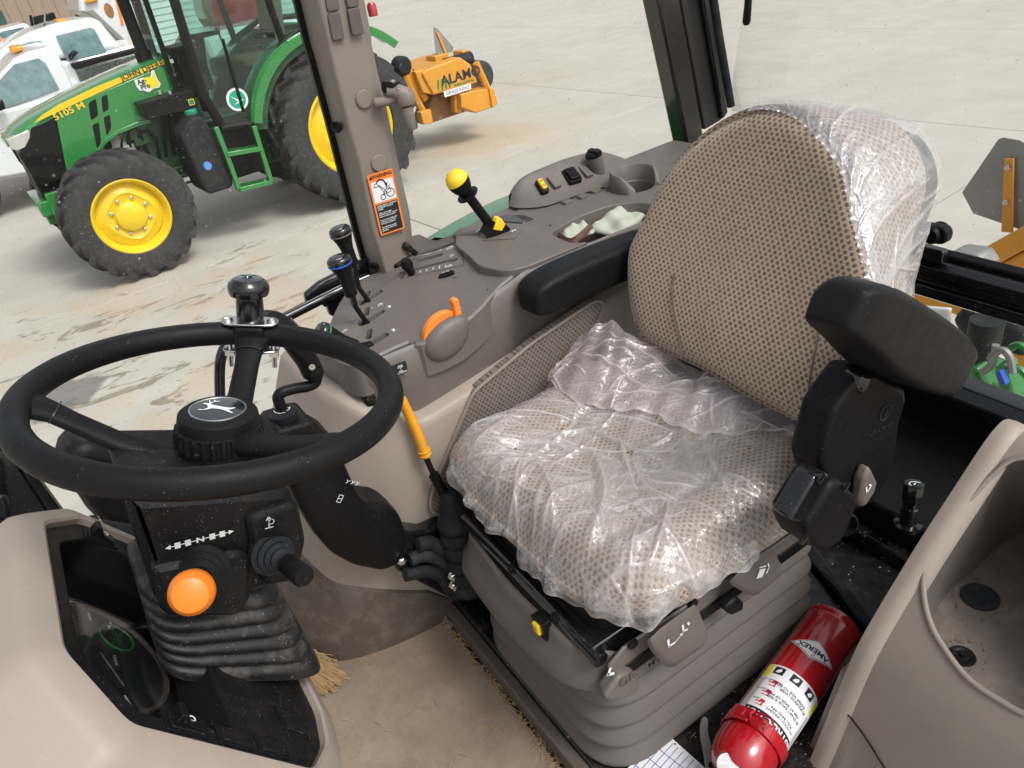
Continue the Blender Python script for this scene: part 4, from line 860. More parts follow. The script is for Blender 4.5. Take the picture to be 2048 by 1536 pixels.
# engraved throttle panel outline, dark line
m = MB(); A = [PC(*q) for q in ((806, 573), (928, 530), (918, 482), (838, 510))]
for a, b in zip(A, A[1:] + A[:1]):
    d = (b-a).normalized(); n_ = d.cross(V(0, 0, 1))*.0007; m.add([a + n_ + V(0, 0, .0006), a - n_ + V(0, 0, .0006), b - n_ + V(0, 0, .0006), b + n_ + V(0, 0, .0006)], [(0, 1, 2, 3)])
settle(m, .0005); m.build('panel_line', M['black_ink'], con, smooth=0)
# raised pads, rocker switch
def pad(px0, px1, h_, t_, mat, name, parent=con, r_=.004, sh=0):
    f_, L_ = conframe(px0, px1); mm = MB(); mm.prism(f_, rrect(L_, h_, r_), -.002, t_, t_*.35); return mm.build(name, mat, parent, bevel=.0008), f_, L_
pad((795, 593), (832, 579), .021, .004, M['taupe'], 'blank_pad')
o, f_, L_ = pad((876, 562), (917, 549), .022, .004, M['taupe'], 'switch_base')
o, f_, L_ = pad((880, 560), (910, 550), .0145, .012, M['black'], 'rocker_switch')
m = MB(); text(m, '-/+ N', .008, f_.at(0, 0, .0125), .0003, bold=.02); m.build('rocker_mark', M['white_ink'], o, smooth=0)
# symbols printed on the plate
m = MB()
def sym(px, py, s, kind):
    A = PC(px, py); f_ = Fr(A + V(0, 0, .0006), PC(px + 10, py - 4) - A, V(0, 0, 1).cross(PC(px + 10, py - 4) - A))
    if kind == 'hourglass': decal(m, f_, [(-s, s), (s, s), (s*.25, 0), (s, -s), (-s, -s), (-s*.25, 0)], .0003)
    elif kind == 'bar': strokes(m, f_, [[(0, -s), (0, s)], [(-s*.4, s), (s*.4, s)], [(-s*.4, -s), (s*.4, -s)]], s*.35)
    elif kind == 'rabbit': strokes(m, f_, [[(-s, -.2*s), (-.4*s, .5*s), (.3*s, .5*s), (s, .1*s), (.4*s, -.3*s), (-s, -.2*s)], [(.3*s, .5*s), (-.1*s, .9*s)], [(.6*s, .4*s), (.3*s, .9*s)]], s*.22)
    elif kind == 'turtle': strokes(m, f_, [[(-s, -.2*s), (-.5*s, .35*s), (.4*s, .35*s), (.9*s, -.2*s), (-s, -.2*s)], [(.9*s, 0), (1.3*s, .2*s)]], s*.25)
    elif kind == 'line': strokes(m, f_, [[(-s, 0), (s, 0)]], s*.12)
    elif kind == 'ring': strokes(m, f_, [[(s*math.cos(a*.785), s*math.sin(a*.785)) for a in range(9)], [(-s*.4, 0), (s*.4, 0)]], s*.3)
for a in ((779, 592, .004, 'hourglass'), (782, 625, .004, 'hourglass'), (788, 664, .004, 'hourglass'), (744, 628, .004, 'turtle'), (764, 622, .006, 'rabbit'), (715, 651, .004, 'turtle'), (691, 666, .005, 'rabbit'), (816, 566, .005, 'rabbit'), (900, 498, .008, 'rabbit'), (900, 535, .006, 'rabbit'), (904, 513.5, .004, 'ring')): sym(*a)
for k in range(6): sym(831 + k*12.3, 558.5 - k*4.4, .0035, 'bar')
f_, L_ = conframe((826, 522), (884, 502)); strokes(m, f_, [[(-L_/2, 0), (L_/2, 0)]], .003)
settle(m); m.build('printed_symbols', M['white_ink'], con, smooth=0)
# orange thumb wheel and its half round cover
wc = P(893, 668, x=1.135); 
m = MB(); m.lathe(axframe(wc + V(.008, -.002, -.006), (-1, 0, 0)), [(.030, -.010), (.0455, -.010), (.047, -.008), (.047, .002), (.0455, .004), (.030, .004)], 48); ow = m.build('thumb_wheel', M['orange'], con)
a = P(914, 626, x=1.14); b = P(914, 592, x=1.14); f_ = Fr(a, V(0, -1, 0), b - a); m = MB(); m.prism(f_, rpoly([(-.0075, -.004), (.0075, -.004), (.0065, .016), (.0075, .026), (.004, .030), (-.004, .030), (-.0075, .026), (-.0065, .016)], .003, 3), -.007, .007, .002); m.build('thumb_tab', M['orange'], ow, bevel=.0012)
rings = []
for q, dx in ((1.0, .0), (1.0, -.006), (.96, -.015), (.86, -.022), (.6, -.027), (.2, -.029)):
    ring = []
    for k in range(30):
        a = 2*math.pi*k/30; yy, zz = math.cos(a), math.sin(a)
        zz = zz*(.046 if zz < 0 else .031); yy = yy*.051
        ring.append(wc + V(.012 + dx, -.0 + yy*q, -.004 + zz*q + yy*q*-.22))
    rings.append(ring)
m = MB(); m.loft(rings); m.build('wheel_cover', M['taupe'], con, smooth=60, bevel=0)
m = MB()
for k in range(4):
    a = P(866 + k*15, 637 - k*6.8 + (k-1.5)**2*1.0, x=1.165); b = P(878 + k*15, 631.5 - k*6.0 + (k-1.5)**2*1.0, x=1.165); d = b-a; n_ = V(0, 0, .0012 + .0008*(3-k)); m.add([a, b, b + n_, a + n_], [(0, 1, 2, 3)])
m.build('wheel_scale', M['white_ink'], con, smooth=0)
# recess behind the wheel (upper moulded cove)
# --- side wall below the plate and the stepped lower trim
tl = [0, .12, .24, .36, .46, .56, .7, 1.0]
def planline(z):
    Zk = [1.08, 1.2, 1.4, 1.55, 1.66, 1.78]
    X = [[1.46, 1.295, 1.215, 1.18, 1.165, 1.16, 1.16, 1.16], [1.46, 1.30, 1.21, 1.17, 1.150, 1.145, 1.145, 1.145], [1.46, 1.30, 1.21, 1.165, 1.14, 1.135, 1.13, 1.13], [1.46, 1.32, 1.23, 1.175, 1.145, 1.135, 1.13, 1.13], [1.46, 1.33, 1.24, 1.18, 1.15, 1.14, 1.135, 1.135], [1.46, 1.33, 1.24, 1.18, 1.155, 1.15, 1.15, 1.15]]
    Y = [[-.03, -.055, -.12, -.205, -.29, -.37, -.55, -1.0], [-.06, -.08, -.135, -.215, -.30, -.37, -.55, -1.0], [-.12, -.135, -.175, -.245, -.315, -.38, -.55, -1.0], [-.21, -.215, -.24, -.285, -.335, -.39, -.55, -1.0], [-.27, -.275, -.285, -.315, -.35, -.40, -.55, -1.0], [-.31, -.305, -.31, -.325, -.355, -.41, -.55, -1.0]]
    return [V(np.interp(z, Zk, [r[i] for r in X]), np.interp(z, Zk, [r[i] for r in Y]), z) for i in range(8)]
def zl(y): return float(np.interp(-y, [.26, .30, .33, .405, .6, .92, 1.0], [1.70, 1.695, 1.668, 1.624, 1.654, 1.705, 1.715]))
def Sline(zf, off=0.0, n=6):
    """run round the console side; zf gives the height for each point, off pushes it towards the seat"""
    base = catmull(planline(1.6), n); out = []
    for i in range(len(base)):
        z = zf(base[i].y)
        for _ in range(3): pz = catmull(planline(z), n)[i]; z = zf(pz.y)
        pz = catmull(planline(z), n); t = (pz[min(i+1, len(pz)-1)] - pz[max(i-1, 0)]); nn = V(t.y, -t.x, 0).normalized()
        if nn.x > 0 and i > len(pz)*.5: nn = -nn
        out.append(V(pz[i].x, pz[i].y, z) + nn*off)
    return out
def sgn_check():
    a = Sline(lambda y: 1.5, 0)[30]; b = Sline(lambda y: 1.5, .01)[30]; return 1 if b.x < a.x else -1
SG = sgn_check()
m = MB(); m.grid([Sline(lambda y: zc(y) - .003, -SG*.002), Sline(lambda y: zc(y) - .012, SG*.006), Sline(lambda y: zl(y) + .5*(zc(y)-zl(y)), SG*.002), Sline(lambda y: zl(y) + .01, -SG*.010), Sline(lambda y: zl(y) - .02, -SG*.012)]); m.build('side_wall', M['taupe'], con, smooth=60)
lowz = 1.08
m = MB(); m.grid([Sline(lambda y: zl(y) + .004, -SG*.012), Sline(lambda y: zl(y), SG*.014), Sline(lambda y: zl(y) - .006, SG*.020), Sline(lambda y: zl(y) - .02, SG*.022)] + [Sline(lambda y, k=k: (zl(y) - .02)*(1-k) + lowz*k, SG*(.022 - .012*k)) for k in (.2, .4, .6, .8, 1)]); m.build('lower_trim', M['beige'], con, smooth=60)
zk = lambda y: float(np.interp(-y, [.03, .10, .17, .26, .33, .37, .6, 1.0], [1.47, 1.42, 1.31, 1.255, 1.21, 1.15, 1.12, 1.1]))
m = MB(); m.grid([Sline(lambda y: zk(y), SG*.012), Sline(lambda y: zk(y) - .004, SG*.020)] + [Sline(lambda y, k=k: zk(y)*(1-k) + 1.075*k, SG*(.022 + .006*k)) for k in (.3, .6, 1)]); m.build('kick_panel', M['kick'], con, smooth=60)
# fabric with staggered dark tufts (UV in metres)
def fabric(name, base=(.43, .338, .245), dark=(.085, .06, .05), pitch=.0108, bumpy=.5):
    n = N(name); tc = n.n('ShaderNodeTexCoord'); sep = n.n('ShaderNodeSeparateXYZ')
    mp = n.n('ShaderNodeMapping'); n.l(tc.outputs['UV'], mp.inputs['Vector']); k = 1/pitch; mp.inputs['Scale'].default_value = (k, k*1.5, 1)
    wv = n.n('ShaderNodeTexNoise'); n.l(mp.outputs[0], wv.inputs['Vector']); n.inp(wv, Scale=1.3, Detail=2.0)
    ad = n.n('ShaderNodeVectorMath', operation='MULTIPLY_ADD'); n.l(wv.outputs['Color'], ad.inputs[0]); ad.inputs[1].default_value = (.35, .35, 0); n.l(mp.outputs[0], ad.inputs[2])
    n.l(ad.outputs[0], sep.inputs[0])
    row = n.math('FLOOR', sep.outputs[1]); off = n.math('MULTIPLY', n.math('MODULO', row, 2), .5)
    u = n.math('SUBTRACT', n.math('FRACT', n.math('ADD', sep.outputs[0], off)), .5); v = n.math('SUBTRACT', n.math('FRACT', sep.outputs[1]), .5)
    # little star shaped tuft
    vv = n.math('MULTIPLY', v, .66); ang = n.math('ARCTAN2', vv, u)
    cell = n.n('ShaderNodeTexWhiteNoise', noise_dimensions='2D'); cv = n.n('ShaderNodeCombineXYZ'); n.l(n.math('FLOOR', n.math('ADD', sep.outputs[0], off)), cv.inputs[0]); n.l(row, cv.inputs[1]); n.l(cv.outputs[0], cell.inputs['Vector'])
    rr0 = n.math('ADD', n.math('MULTIPLY', n.math('COSINE', n.math('ADD', n.math('MULTIPLY', ang, 5), n.math('MULTIPLY', cell.outputs['Value'], 6.28))), .06), .255)
    d = n.math('SUBTRACT', n.math('SQRT', n.math('ADD', n.math('MULTIPLY', u, u), n.math('MULTIPLY', vv, vv))), rr0)
    fine = n.noise(n.coord('UV'), 900, 2, .6)
    mask = n.ramp(n.math('ADD', n.math('ADD', d, n.math('MULTIPLY', n.math('SUBTRACT', cell.outputs['Value'], .5), .06)), n.math('MULTIPLY', n.math('SUBTRACT', fine, .5), .22)), -.05, .08, 1, 0)
    ob = n.coord('Object'); big = n.noise(ob, 14, 3)
    col = n.mix(n.ramp(fine, .3, .7), dk(base, .72), dk(base, 1.22)); col = n.mix(n.math('MULTIPLY', mask, .9), col, n.mix(fine, dk(dark, .7), dk(dark, 1.4)))
    col = n.mix(n.math('MULTIPLY', n.ramp(big, .4, .7), .16), col, dk(base, .6))
    h = n.math('ADD', n.math('MULTIPLY', mask, -1.0), n.math('MULTIPLY', fine, .5))
    n.bsdf(col, .95, n.bump(h, bumpy, .0012), Specular_IOR_Level=.15, Sheen_Weight=.25, Sheen_Roughness=.5); return n.done()
M['fabric'] = fabric('patterned_tan_fabric')
M['fabric_insert'] = fabric('patterned_grey_fabric', (.21, .175, .15), (.055, .042, .037), .0100)
# fabric insert in the lower trim
ins = [(858, 1022), (862, 985), (905, 880), (945, 785), (1065, 685), (1130, 641), (1185, 604), (1204, 602), (1207, 618), (1190, 655), (1120, 745), (1030, 860), (920, 1010), (885, 1034)]
q = [P(a, b, x=1.108) for a, b in ins]; poly = rpoly([(-p.y, p.z) for p in q], .02, 4)
m = MB(); f = Fr((1.108, 0, 0), (0, -1, 0), (0, 0, 1)); s_ = 1 if f.z.x < 0 else -1
m.prism(f, poly, -.02*s_, .0, 0); m.build('fabric_insert', M['fabric_insert'], con, smooth=30, uvf=lambda co, nn: (co.y, co.z))
m = MB(); m.tube([f(a, b, .001*s_) for a, b in poly] + [f(*poly[0], .001*s_)], .0035, 8); m.build('insert_rim', M['beige_mid'], con)
# black sticker on the side
f = Fr(P(801, 738, x=1.128), P(822, 742, x=1.128) - P(792, 754, x=1.128), (0, 0, 1)); s_ = 1 if f.z.x < 0 else -1
m = MB(); m.prism(f, rrect(.026, .021, .001, 2), -.004*s_, .0005*s_); lb = m.build('black_sticker', M['black_ink'], con, smooth=0)
m = MB(); [text(m, t_, .0036, f.at(0, y_), .0012*s_, bold=.02) for t_, y_ in (('GEAR', .0072), ('LEVERS', .0042), ('P', .0005), ('PARK', -.004), ('UNATTENDED', -.0072))]; m.build('sticker_text', M['white_ink'], lb, smooth=0)
# ---- levers
def grip(base, top, r0, r1, ring_mat, side=V(1, 0, 0)):
    """pear shaped shift grip: slim shank swelling to a tilted flat head"""
    d = (top - base); L = d.length; d.normalize()
    f_ = Fr(base, side - d*side.dot(d), ez=d)
    rings = []
    for t, ra, rb, sh in ((0, r0, r0, 0), (.05, r0*1.08, r0*1.1, 0), (.25, r0*1.0, r0*1.05, 0), (.45, r0*1.05, r0*1.1, .0), (.62, r0*1.25, r0*1.35, .0), (.74, r1*.86, r1*.95, .05), (.82, r1*.98, r1*1.08, .1)):
        rings.append([f_(ra*math.cos(a), rb*math.sin(a) + sh*r1*.3, t*L + .0*math.cos(a)) for a in (2*math.pi*k/20 for k in range(20))])
    body = MB(); body.loft(rings)
    rg = MB(); rg.loft([[f_(r1*1.03*math.cos(a), r1*1.13*math.sin(a) + .03*r1, L*t) for a in (2*math.pi*k/24 for k in range(24))] for t in (.815, .85)])
    cap = MB(); cap.loft([[f_(r1*q*math.cos(a), r1*1.1*q*math.sin(a) + .03*r1, L*t) for a in (2*math.pi*k/24 for k in range(24))] for q, t in ((1.0, .85), (1.02, .90), (.97, .96), (.82, 1.0), (.45, 1.015), (.05, 1.012))])
    return body, rg, cap
def lever(path_px, xs, base_px, top_px, r0, r1, ringmat, name):
    pts = [P(a, b, x=x) for (a, b), x in zip(path_px, xs)]
    e = thing_part('shift_lever', con); e['label'] = name
    m = MB(); m.sweep(pts, [(-.004, -.009), (.004, -.009), (.004, .009), (-.004, .009)], up=(0, .6, .8)); m.build('lever_arm', M['black'], e, bevel=.002)
    b_, r_, c_ = grip(P(*base_px, x=xs[-1]), P(*top_px, x=xs[-1]), r0, r1, ringmat)
    b_.build('lever_grip', M['black'], e, smooth=60); r_.build('grip_ring', M[ringmat], e, smooth=60); c_.build('grip_cap', M['black_gloss'], e, smooth=60)
def xat(px, py): return PC(px, py).x
xa, xb, xc = xat(744, 612), xat(742, 648), xat(745, 688)
lever([(748, 612), (735, 600), (716, 573), (709, 545), (706, 520)], [xa]*5, (706, 530), (678, 455), .0115, .0195, 'grey_ring', 'black range lever with a grey ring')
lever([(740, 650), (728, 638), (710, 612), (704, 590), (702, 575)], [xb]*5, (703, 590), (676, 514), .0115, .0205, 'blue', 'black shift lever with a blue ring')
lever([(745, 688), (725, 692), (708, 694), (698, 690)], [xc, xc, xc, xc], (712, 694), (636, 662), .0120, .0185, 'green_ring', 'black lever with a green ring lying forward')
# throttle lever with round knob, selector, small knob
def knob_lever(base, mid, top, x, r, mat='black', name='throttle_lever'):
    e = thing_part(name, con); B, Mi, T = P(*base, x=x), P(*mid, x=x), P(*top, x=x)
    m = MB(); m.tube([B, B.lerp(Mi, .6), Mi], .006, 10, sq=(1, .6)); m.build('lever_arm', M['black'], e)
    d = T - Mi; f_ = axframe(Mi, d); L = d.length; m = MB(); m.lathe(f_, [(r*.55, -L*.25), (r*.62, .0), (r*.7, L*.35), (r*1.0, L*.75), (r*1.0, L*1.0), (r*.8, L*1.25), (r*.4, L*1.36), (0, L*1.38)], 20); m.build('lever_knob', M[mat], e)
x1 = xat(840, 552); knob_lever((838, 556), (824, 548), (812, 526), x1, .0125)
x2 = xat(836, 512); knob_lever((838, 512), (828, 504), (812, 492), x2, .0095, 'black_gloss', 'selector_lever')
A = PC(797, 535); m = MB(); m.lathe(axframe(A, (-.1, .2, 1)), [(.010, 0), (.0135, .004), (.0135, .012), (.011, .015), (0, .015)], 7); m.build('lock_knob', M['black'], con, smooth=20)
# ---- raised rear console
ZR = 1.828
rc = thing('rear_console', 'taupe rear console with cup holder, tray and yellow switch behind the levers', 'console', (1.35, -1.05, 1.1))
def PR(px, py, z=ZR): return P(px, py, z=z)
# body: plan from front joint to the rear corner
bp = [PR(1040, 520), PR(1000, 494), PR(930, 480), PR(870, 478), PR(850, 470)]
bodyplan = [(1.150, -.70), (1.165, -.66), (1.23, -.64), (1.30, -.655), (1.37, -.665), (1.43, -.70), (1.43, -.80), (1.425, -.86), (1.455, -.90), (1.48, -.98), (1.50, -1.10), (1.52, -1.44), (1.15, -1.44)]
m = MB(); m.prism(WORLD, rpoly(bodyplan, .02, 3), 1.45, ZR-.004)
body = m.build('body', M['taupe'], rc, smooth=0)
# tray for the cloth
tp = [PR(*q_) for q_ in ((1098, 462), (1150, 432), (1215, 408), (1275, 400), (1320, 408), (1310, 450), (1240, 475), (1140, 482))]
tpoly = rpoly([(p.x, p.y) for p in tp], .02, 3)
c1 = MB(); c1.prism(WORLD, tpoly, ZR - .055, ZR + .05); 
cup = PR(1268, 352, ZR+.02); c2 = MB(); c2.lathe(Fr((cup.x, cup.y, ZR - .075), (1, 0, 0), (0, 1, 0)), [(.041, 0), (.047, .16)], 32); c2.box(WORLD, (cup.x - .09, cup.y - .022, ZR - .07), (cup.x, cup.y + .022, ZR + .1))
c3 = MB(); hp = PR(1325, 402); c3.lathe(Fr((hp.x, hp.y, ZR-.03), (1, 0, 0), (0, 1, 0)), [(.014, 0), (.014, .1)], 20)
cut(body, [cutter(c1), cutter(c3)]); 
c2b = MB(); c2b.lathe(Fr((cup.x, cup.y, ZR - .075), (1, 0, 0), (0, 1, 0)), [(.041, 0), (.047, .16)], 32)
cut(body, [cutter(c2b)]); finish(body, 30, bevel=.003)
# cup holder collar, open at the inner side
rings = []
for k in range(33):
    a = rad(-140 + 280*k/32); zt_ = ZR + .034 - .030*max(0, (abs(k-16)/16 - .72)/.28)**1.3
    q_ = lambda r, z: V(cup.x + r*math.cos(a), cup.y + r*math.sin(a), z)
    rings.append([q_(.047, ZR-.03), q_(.047, zt_ - .002), q_(.049, zt_), q_(.053, zt_), q_(.056, zt_-.004), q_(.062, ZR-.006)])
m = MB(); m.loft(rings); m.build('cup_collar', M['taupe'], rc, smooth=50)
# wall with switches: profile swept along its foot line
foot = catmull([PR(1018, 412), PR(1040, 416), PR(1090, 412), PR(1150, 392), PR(1215, 370), PR(1250, 352)], 6)
top = catmull([P(1024, 388, x=1.47), P(1045, 358, x=1.47), P(1095, 334, x=1.47), P(1150, 314, x=1.475), P(1205, 305, x=1.48), P(1262, 322, x=1.49)], 6)
g = []
for i, (a, b) in enumerate(zip(foot, top)):
    rr = []
    up_ = b - a
    for t, bow in ((0, 0), (.08, .10), (.25, .14), (.5, .10), (.8, .03), (.95, .0), (1.0, .02)): p = a + up_*t + V(-1, 0, 0)*0 + V(1, 0, -.2)*(bow*up_.length*.5); rr.append(p)
    rr += [b + V(.006, 0, .001), b + V(.016, 0, -.006), b + V(.03, 0, -.06)]
    g.append(rr)
m = MB(); m.grid(g); m.build('switch_wall', M['taupe'], rc, smooth=50)
def wallfr(px, py):
    """frame on the switch wall at a pixel"""
    best = None
    for i in range(len(foot)-1):
        n_ = ((foot[i+1]-foot[i]).cross(top[i]-foot[i])).normalized(); p = PP(px, py, foot[i] + (top[i]-foot[i])*.5, n_); d = (p - (foot[i]+foot[i+1])/2); t = (foot[i+1]-foot[i]).normalized()
        e = abs(d.dot(t)); 
        if best is None or e < best[0]: best = (e, p, t, (top[i]-foot[i]).normalized(), n_)
    _, p, t, u_, n_ = best; 
    if n_.dot(CAM - p) < 0: n_ = -n_
    x_ = t if t.dot(CR) > 0 else -t
    f_ = Fr(p, x_, ez=n_); return f_
def wallpad(px, py, w_, h_, t_, mat, name, r_=.003, parent=rc):
    f_ = wallfr(px, py).at(0, 0, .002); m = MB(); m.prism(f_, rrect(w_, h_, r_), -.02, t_, t_*.3); return m.build(name, M[mat], parent, bevel=.0006), f_
sw, f_ = wallpad(1084, 374, .019, .038, .003, 'black', 'switch_housing', .003)
m = MB(); m.prism(f_.at(0, .001, .003), rrect(.0125, .031, .005), 0, .008, .002); ys = m.build('yellow_rocker', M['yellow'], sw, bevel=.001)
m = MB(); decal(m, f_.at(0, -.007, .0112), rrect(.008, .008, .001), .0003); m.build('rocker_lamp', M['orange_ink'], sw, smooth=0)
m = MB(); strokes(m, f_.at(0, .007, .0112), [[(-.003, .003), (.003, .003)], [(0, .003), (0, -.003)], [(-.003, 0), (-.003, -.002)], [(.003, 0), (.003, -.002)]], .0012); m.build('rocker_mark', M['black_ink'], sw, smooth=0)
wallpad(1108, 364, .020, .036, .003, 'taupe', 'switch_blank')
sk, f_ = wallpad(1143, 353, .034, .044, .004, 'black', 'socket_base', .004)
m = MB(); m.prism(f_.at(.001, 0, .004), rrect(.027, .037, .003), 0, .007, .0015); sl2 = m.build('socket_cover', M['black'], sk, bevel=.001)
m = MB(); m.lathe(Fr(f_(.001, .009, .011), f_.x, f_.y), [(.004, 0), (.0025, .002), (0, .0022)], 12); m.prism(f_.at(.001, -.008, .011), rrect(.014, .009, .001), 0, .0008); m.build('socket_boss', M['black'], sk)
wallpad(1171, 343, .019, .040, .003, 'taupe', 'switch_blank')
# power outlet with flip cap on a conical boss
a, b = P(1196, 345, x=1.435), P(1186, 305, x=1.435); d = (b-a); f_ = axframe(a, d)
m = MB(); m.lathe(f_, [(.012, -.030), (.017, -.01), (.0195, d.length*.6), (.020, d.length*.85), (.0, d.length*.85)], 24); pb = m.build('outlet_boss', M['taupe'], rc)
m = MB(); m.lathe(f_, [(.0205, d.length*.82), (.021, d.length*.95), (.017, d.length*1.05), (0, d.length*1.08)], 20); m.box(f_.at(0, 0, d.length*1.0), (-.007, -.024, -.004), (.007, .012, .008)); m.build('outlet_cap', M['black'], rc, bevel=.002)
# floor pads before the wall
for k, (px, py) in enumerate(((1134, 403), (1165, 392), (1191, 381), (1217, 372))):
    A = PR(px, py); B = PR(px + 12, py - 5); f_ = Fr(A, B - A, V(0, 0, 1).cross(B-A)); sh = PR(px + 14, py + 6) - A; m = MB()
    L_ = .026; poly = [f_(a_, b_, 0) for a_, b_ in rrect(L_, .017, .003)]; m.prism(f_, rrect(.024, .018, .003), -.004, .0022, .0008); m.build('blank_pad', M['taupe'], rc, bevel=.0005)
# yellow knobbed lever, yellow switch on the slope between plate and rear console
lv = thing_part('knobbed_lever', rc)
B_, T_ = P(970, 436, x=1.36), P(915, 362, x=1.36); f_ = axframe(B_, T_ - B_); L_ = (T_ - B_).length
m = MB(); m.lathe(f_, [(.0105, -.02), (.0105, L_*.66), (.009, L_*.66)], 18); m.build('lever_shaft', M['black'], lv)
m = MB(); m.lathe(f_, [(.010, L_*.60), (.024, L_*.63), (.0245, L_*.645), (.013, L_*.665), (.015, L_*.70), (.0155, L_*.74), (.0205, L_*.82), (.0236, L_*.92), (.0244, L_*1.0), (0, L_*1.005)], 26); m.build('lever_collar', M['black'], lv)
m = MB(); m.lathe(f_, [(.0242, L_*1.0), (.0238, L_*1.05), (.0205, L_*1.13), (.0145, L_*1.19), (.006, L_*1.22), (0, L_*1.225)], 26); m.build('lever_ball', M['yellow'], lv)
m = MB(); q = [PC(*c, dz=.004) for c in ((978, 437), (1010, 428), (1050, 430), (1068, 437), (1045, 446), (990, 442))]; m.loft([[p + V(0, 0, -.02) for p in q], [p for p in q]]); m.build('lever_slot', M['black_gloss'], rc, bevel=.002)
q = [P(*c, x=1.33) for c in ((975, 474), (1012, 474), (1022, 458), (1010, 446), (990, 444))]
m = MB(); m.loft([q, [p + V(.035, 0, .004) for p in q]]); m.build('rocker_housing', M['black'], rc, bevel=.002)
q = [P(*c, x=1.328) for c in ((987, 460), (1004, 463), (1012, 449), (1003, 437), (996, 437))]
m = MB(); m.loft([q, [p + V(.016, 0, .003) for p in q]]); m.build('yellow_rocker', M['yellow'], rc, bevel=.002)
def spad(pxs, t_, mat, name, parent=rc):
    q = [PC(*c, dz=.002) for c in pxs]; m = MB(); m.loft([[p - V(0, 0, .003) for p in q], [p + V(0, 0, t_) for p in q]]); return m.build(name, mat, parent, bevel=.001)
spad([(905, 474), (958, 470), (966, 456), (920, 458)], .004, M['taupe'], 'blank_pad')
spad([(965, 482), (1030, 478), (1042, 462), (980, 466)], .003, M['taupe'], 'switch_base')
m = MB()
for px, py in ((957, 462), (1028, 462)):
    A = PC(px, py, .008); f_ = Fr(A, PC(px+10, py-4, .008) - A, V(0, 0, 1).cross(PC(px+10, py-4, .008) - A)); strokes(m, f_, [[(-.006, -.003), (-.002, .003), (.002, -.003), (.006, .003)], [(-.006, .004), (.006, .004)]], .0016)
m.build('printed_symbols', M['white_ink'], rc, smooth=0)
# slope from plate to rear console
sp_ = [(838, 492), (905, 467), (960, 436), (1013, 414), (1032, 410), (1075, 430), (1110, 470), (1130, 490), (1075, 520), (1040, 524), (1030, 505), (1003, 492), (930, 478), (868, 476)]
q = [PC(*c) for c in sp_]; m = MB(); m.loft([[p - V(0, 0, .06) for p in q], [p - V(0, 0, .0015) for p in q]]); m.build('switch_shelf', M['taupe'], rc, smooth=30, bevel=.004)
# tan work glove in the tray
gl = thing('work_gloves', 'pair of pale cotton work gloves with brown hems in the console tray', 'gloves', PR(1190, 455, ZR-.05))
M['cotton'] = plastic('pale_cotton', (.44, .46, .385), .95, .08, grain=.6, gscale=300)
M['brown_hem'] = plastic('brown_leather', (.10, .05, .035), .7, .1)
def clothpatch(corner_px, z0, seed, amp, nu=26, nv=18, name='glove', mat='cotton'):
    r_ = np.random.default_rng(seed); ph = r_.random(8)*6.28; q = [P(a, b, z=z0) for a, b in corner_px]; pts = []
    for i in range(nu):
        row = []
        for j in range(nv):
            u, v = i/(nu-1), j/(nv-1); p = q[0].lerp(q[1], u).lerp(q[3].lerp(q[2], u), v)
            h = amp*(abs(math.sin(5*u + 3*v + ph[0])) + .5*math.sin(9*v - 4*u + ph[1]) + .35*math.sin(17*u + 6*v + ph[2])) * (4*u*(1-u))**.3*(4*v*(1-v))**.3
            row.append(p + V(0, 0, h + .012*math.sin(math.pi*u)*math.sin(math.pi*v)))
        pts.append(row)
    m = MB(); m.grid(pts); return m.build(name, M[mat], gl, smooth=180, solid=.003), pts
o1, p1 = clothpatch([(1175, 462), (1232, 412), (1292, 430), (1250, 478)], ZR-.030, 3, .010)
o2, p2 = clothpatch([(1112, 470), (1165, 440), (1190, 462), (1140, 492)], ZR-.022, 5, .008)
m = MB(); m.tube(catmull([P(1098, 452, z=ZR-.005), P(1118, 470, z=ZR-.02), P(1140, 482, z=ZR-.008), P(1160, 472, z=ZR+.002), P(1182, 452, z=ZR-.005)], 6), .0035, 8, sq=(1.8, .7)); m.build('hem', M['brown_hem'], gl)
m = MB(); m.tube(catmull([P(1112, 468, z=ZR-.028), P(1130, 483, z=ZR-.012), P(1150, 484, z=ZR-.005), P(1172, 466, z=ZR-.002)], 6), .003, 8, sq=(1.6, .7)); m.build('hem', M['brown_hem'], gl)
# green fender of our own tractor outside the glass
of = thing('tractor_fender', 'green fender just outside the right window beyond the console', 'fender', (1.75, -1.2, 1.2))
rings = []
fl = catmull([P(*q, x=1.84) for q in ((540, 1000), (575, 900), (603, 790), (645, 692), (690, 622), (752, 550), (828, 485), (930, 424), (1018, 383), (1130, 352), (1240, 335), (1345, 312), (1440, 305))], 4)
for p in fl: rings.append([V(1.565, p.y, p.z - .10), V(1.565, p.y, p.z - .008), V(1.60, p.y, p.z - .004), p + V(-.03, 0, 0), p + V(-.005, 0, -.008), p + V(0, 0, -.03), p + V(-.02, 0, -.05), V(1.60, p.y, p.z - .05)])
m = MB(); m.loft(rings); m.build('fender_shell', M['green'], of, smooth=40)
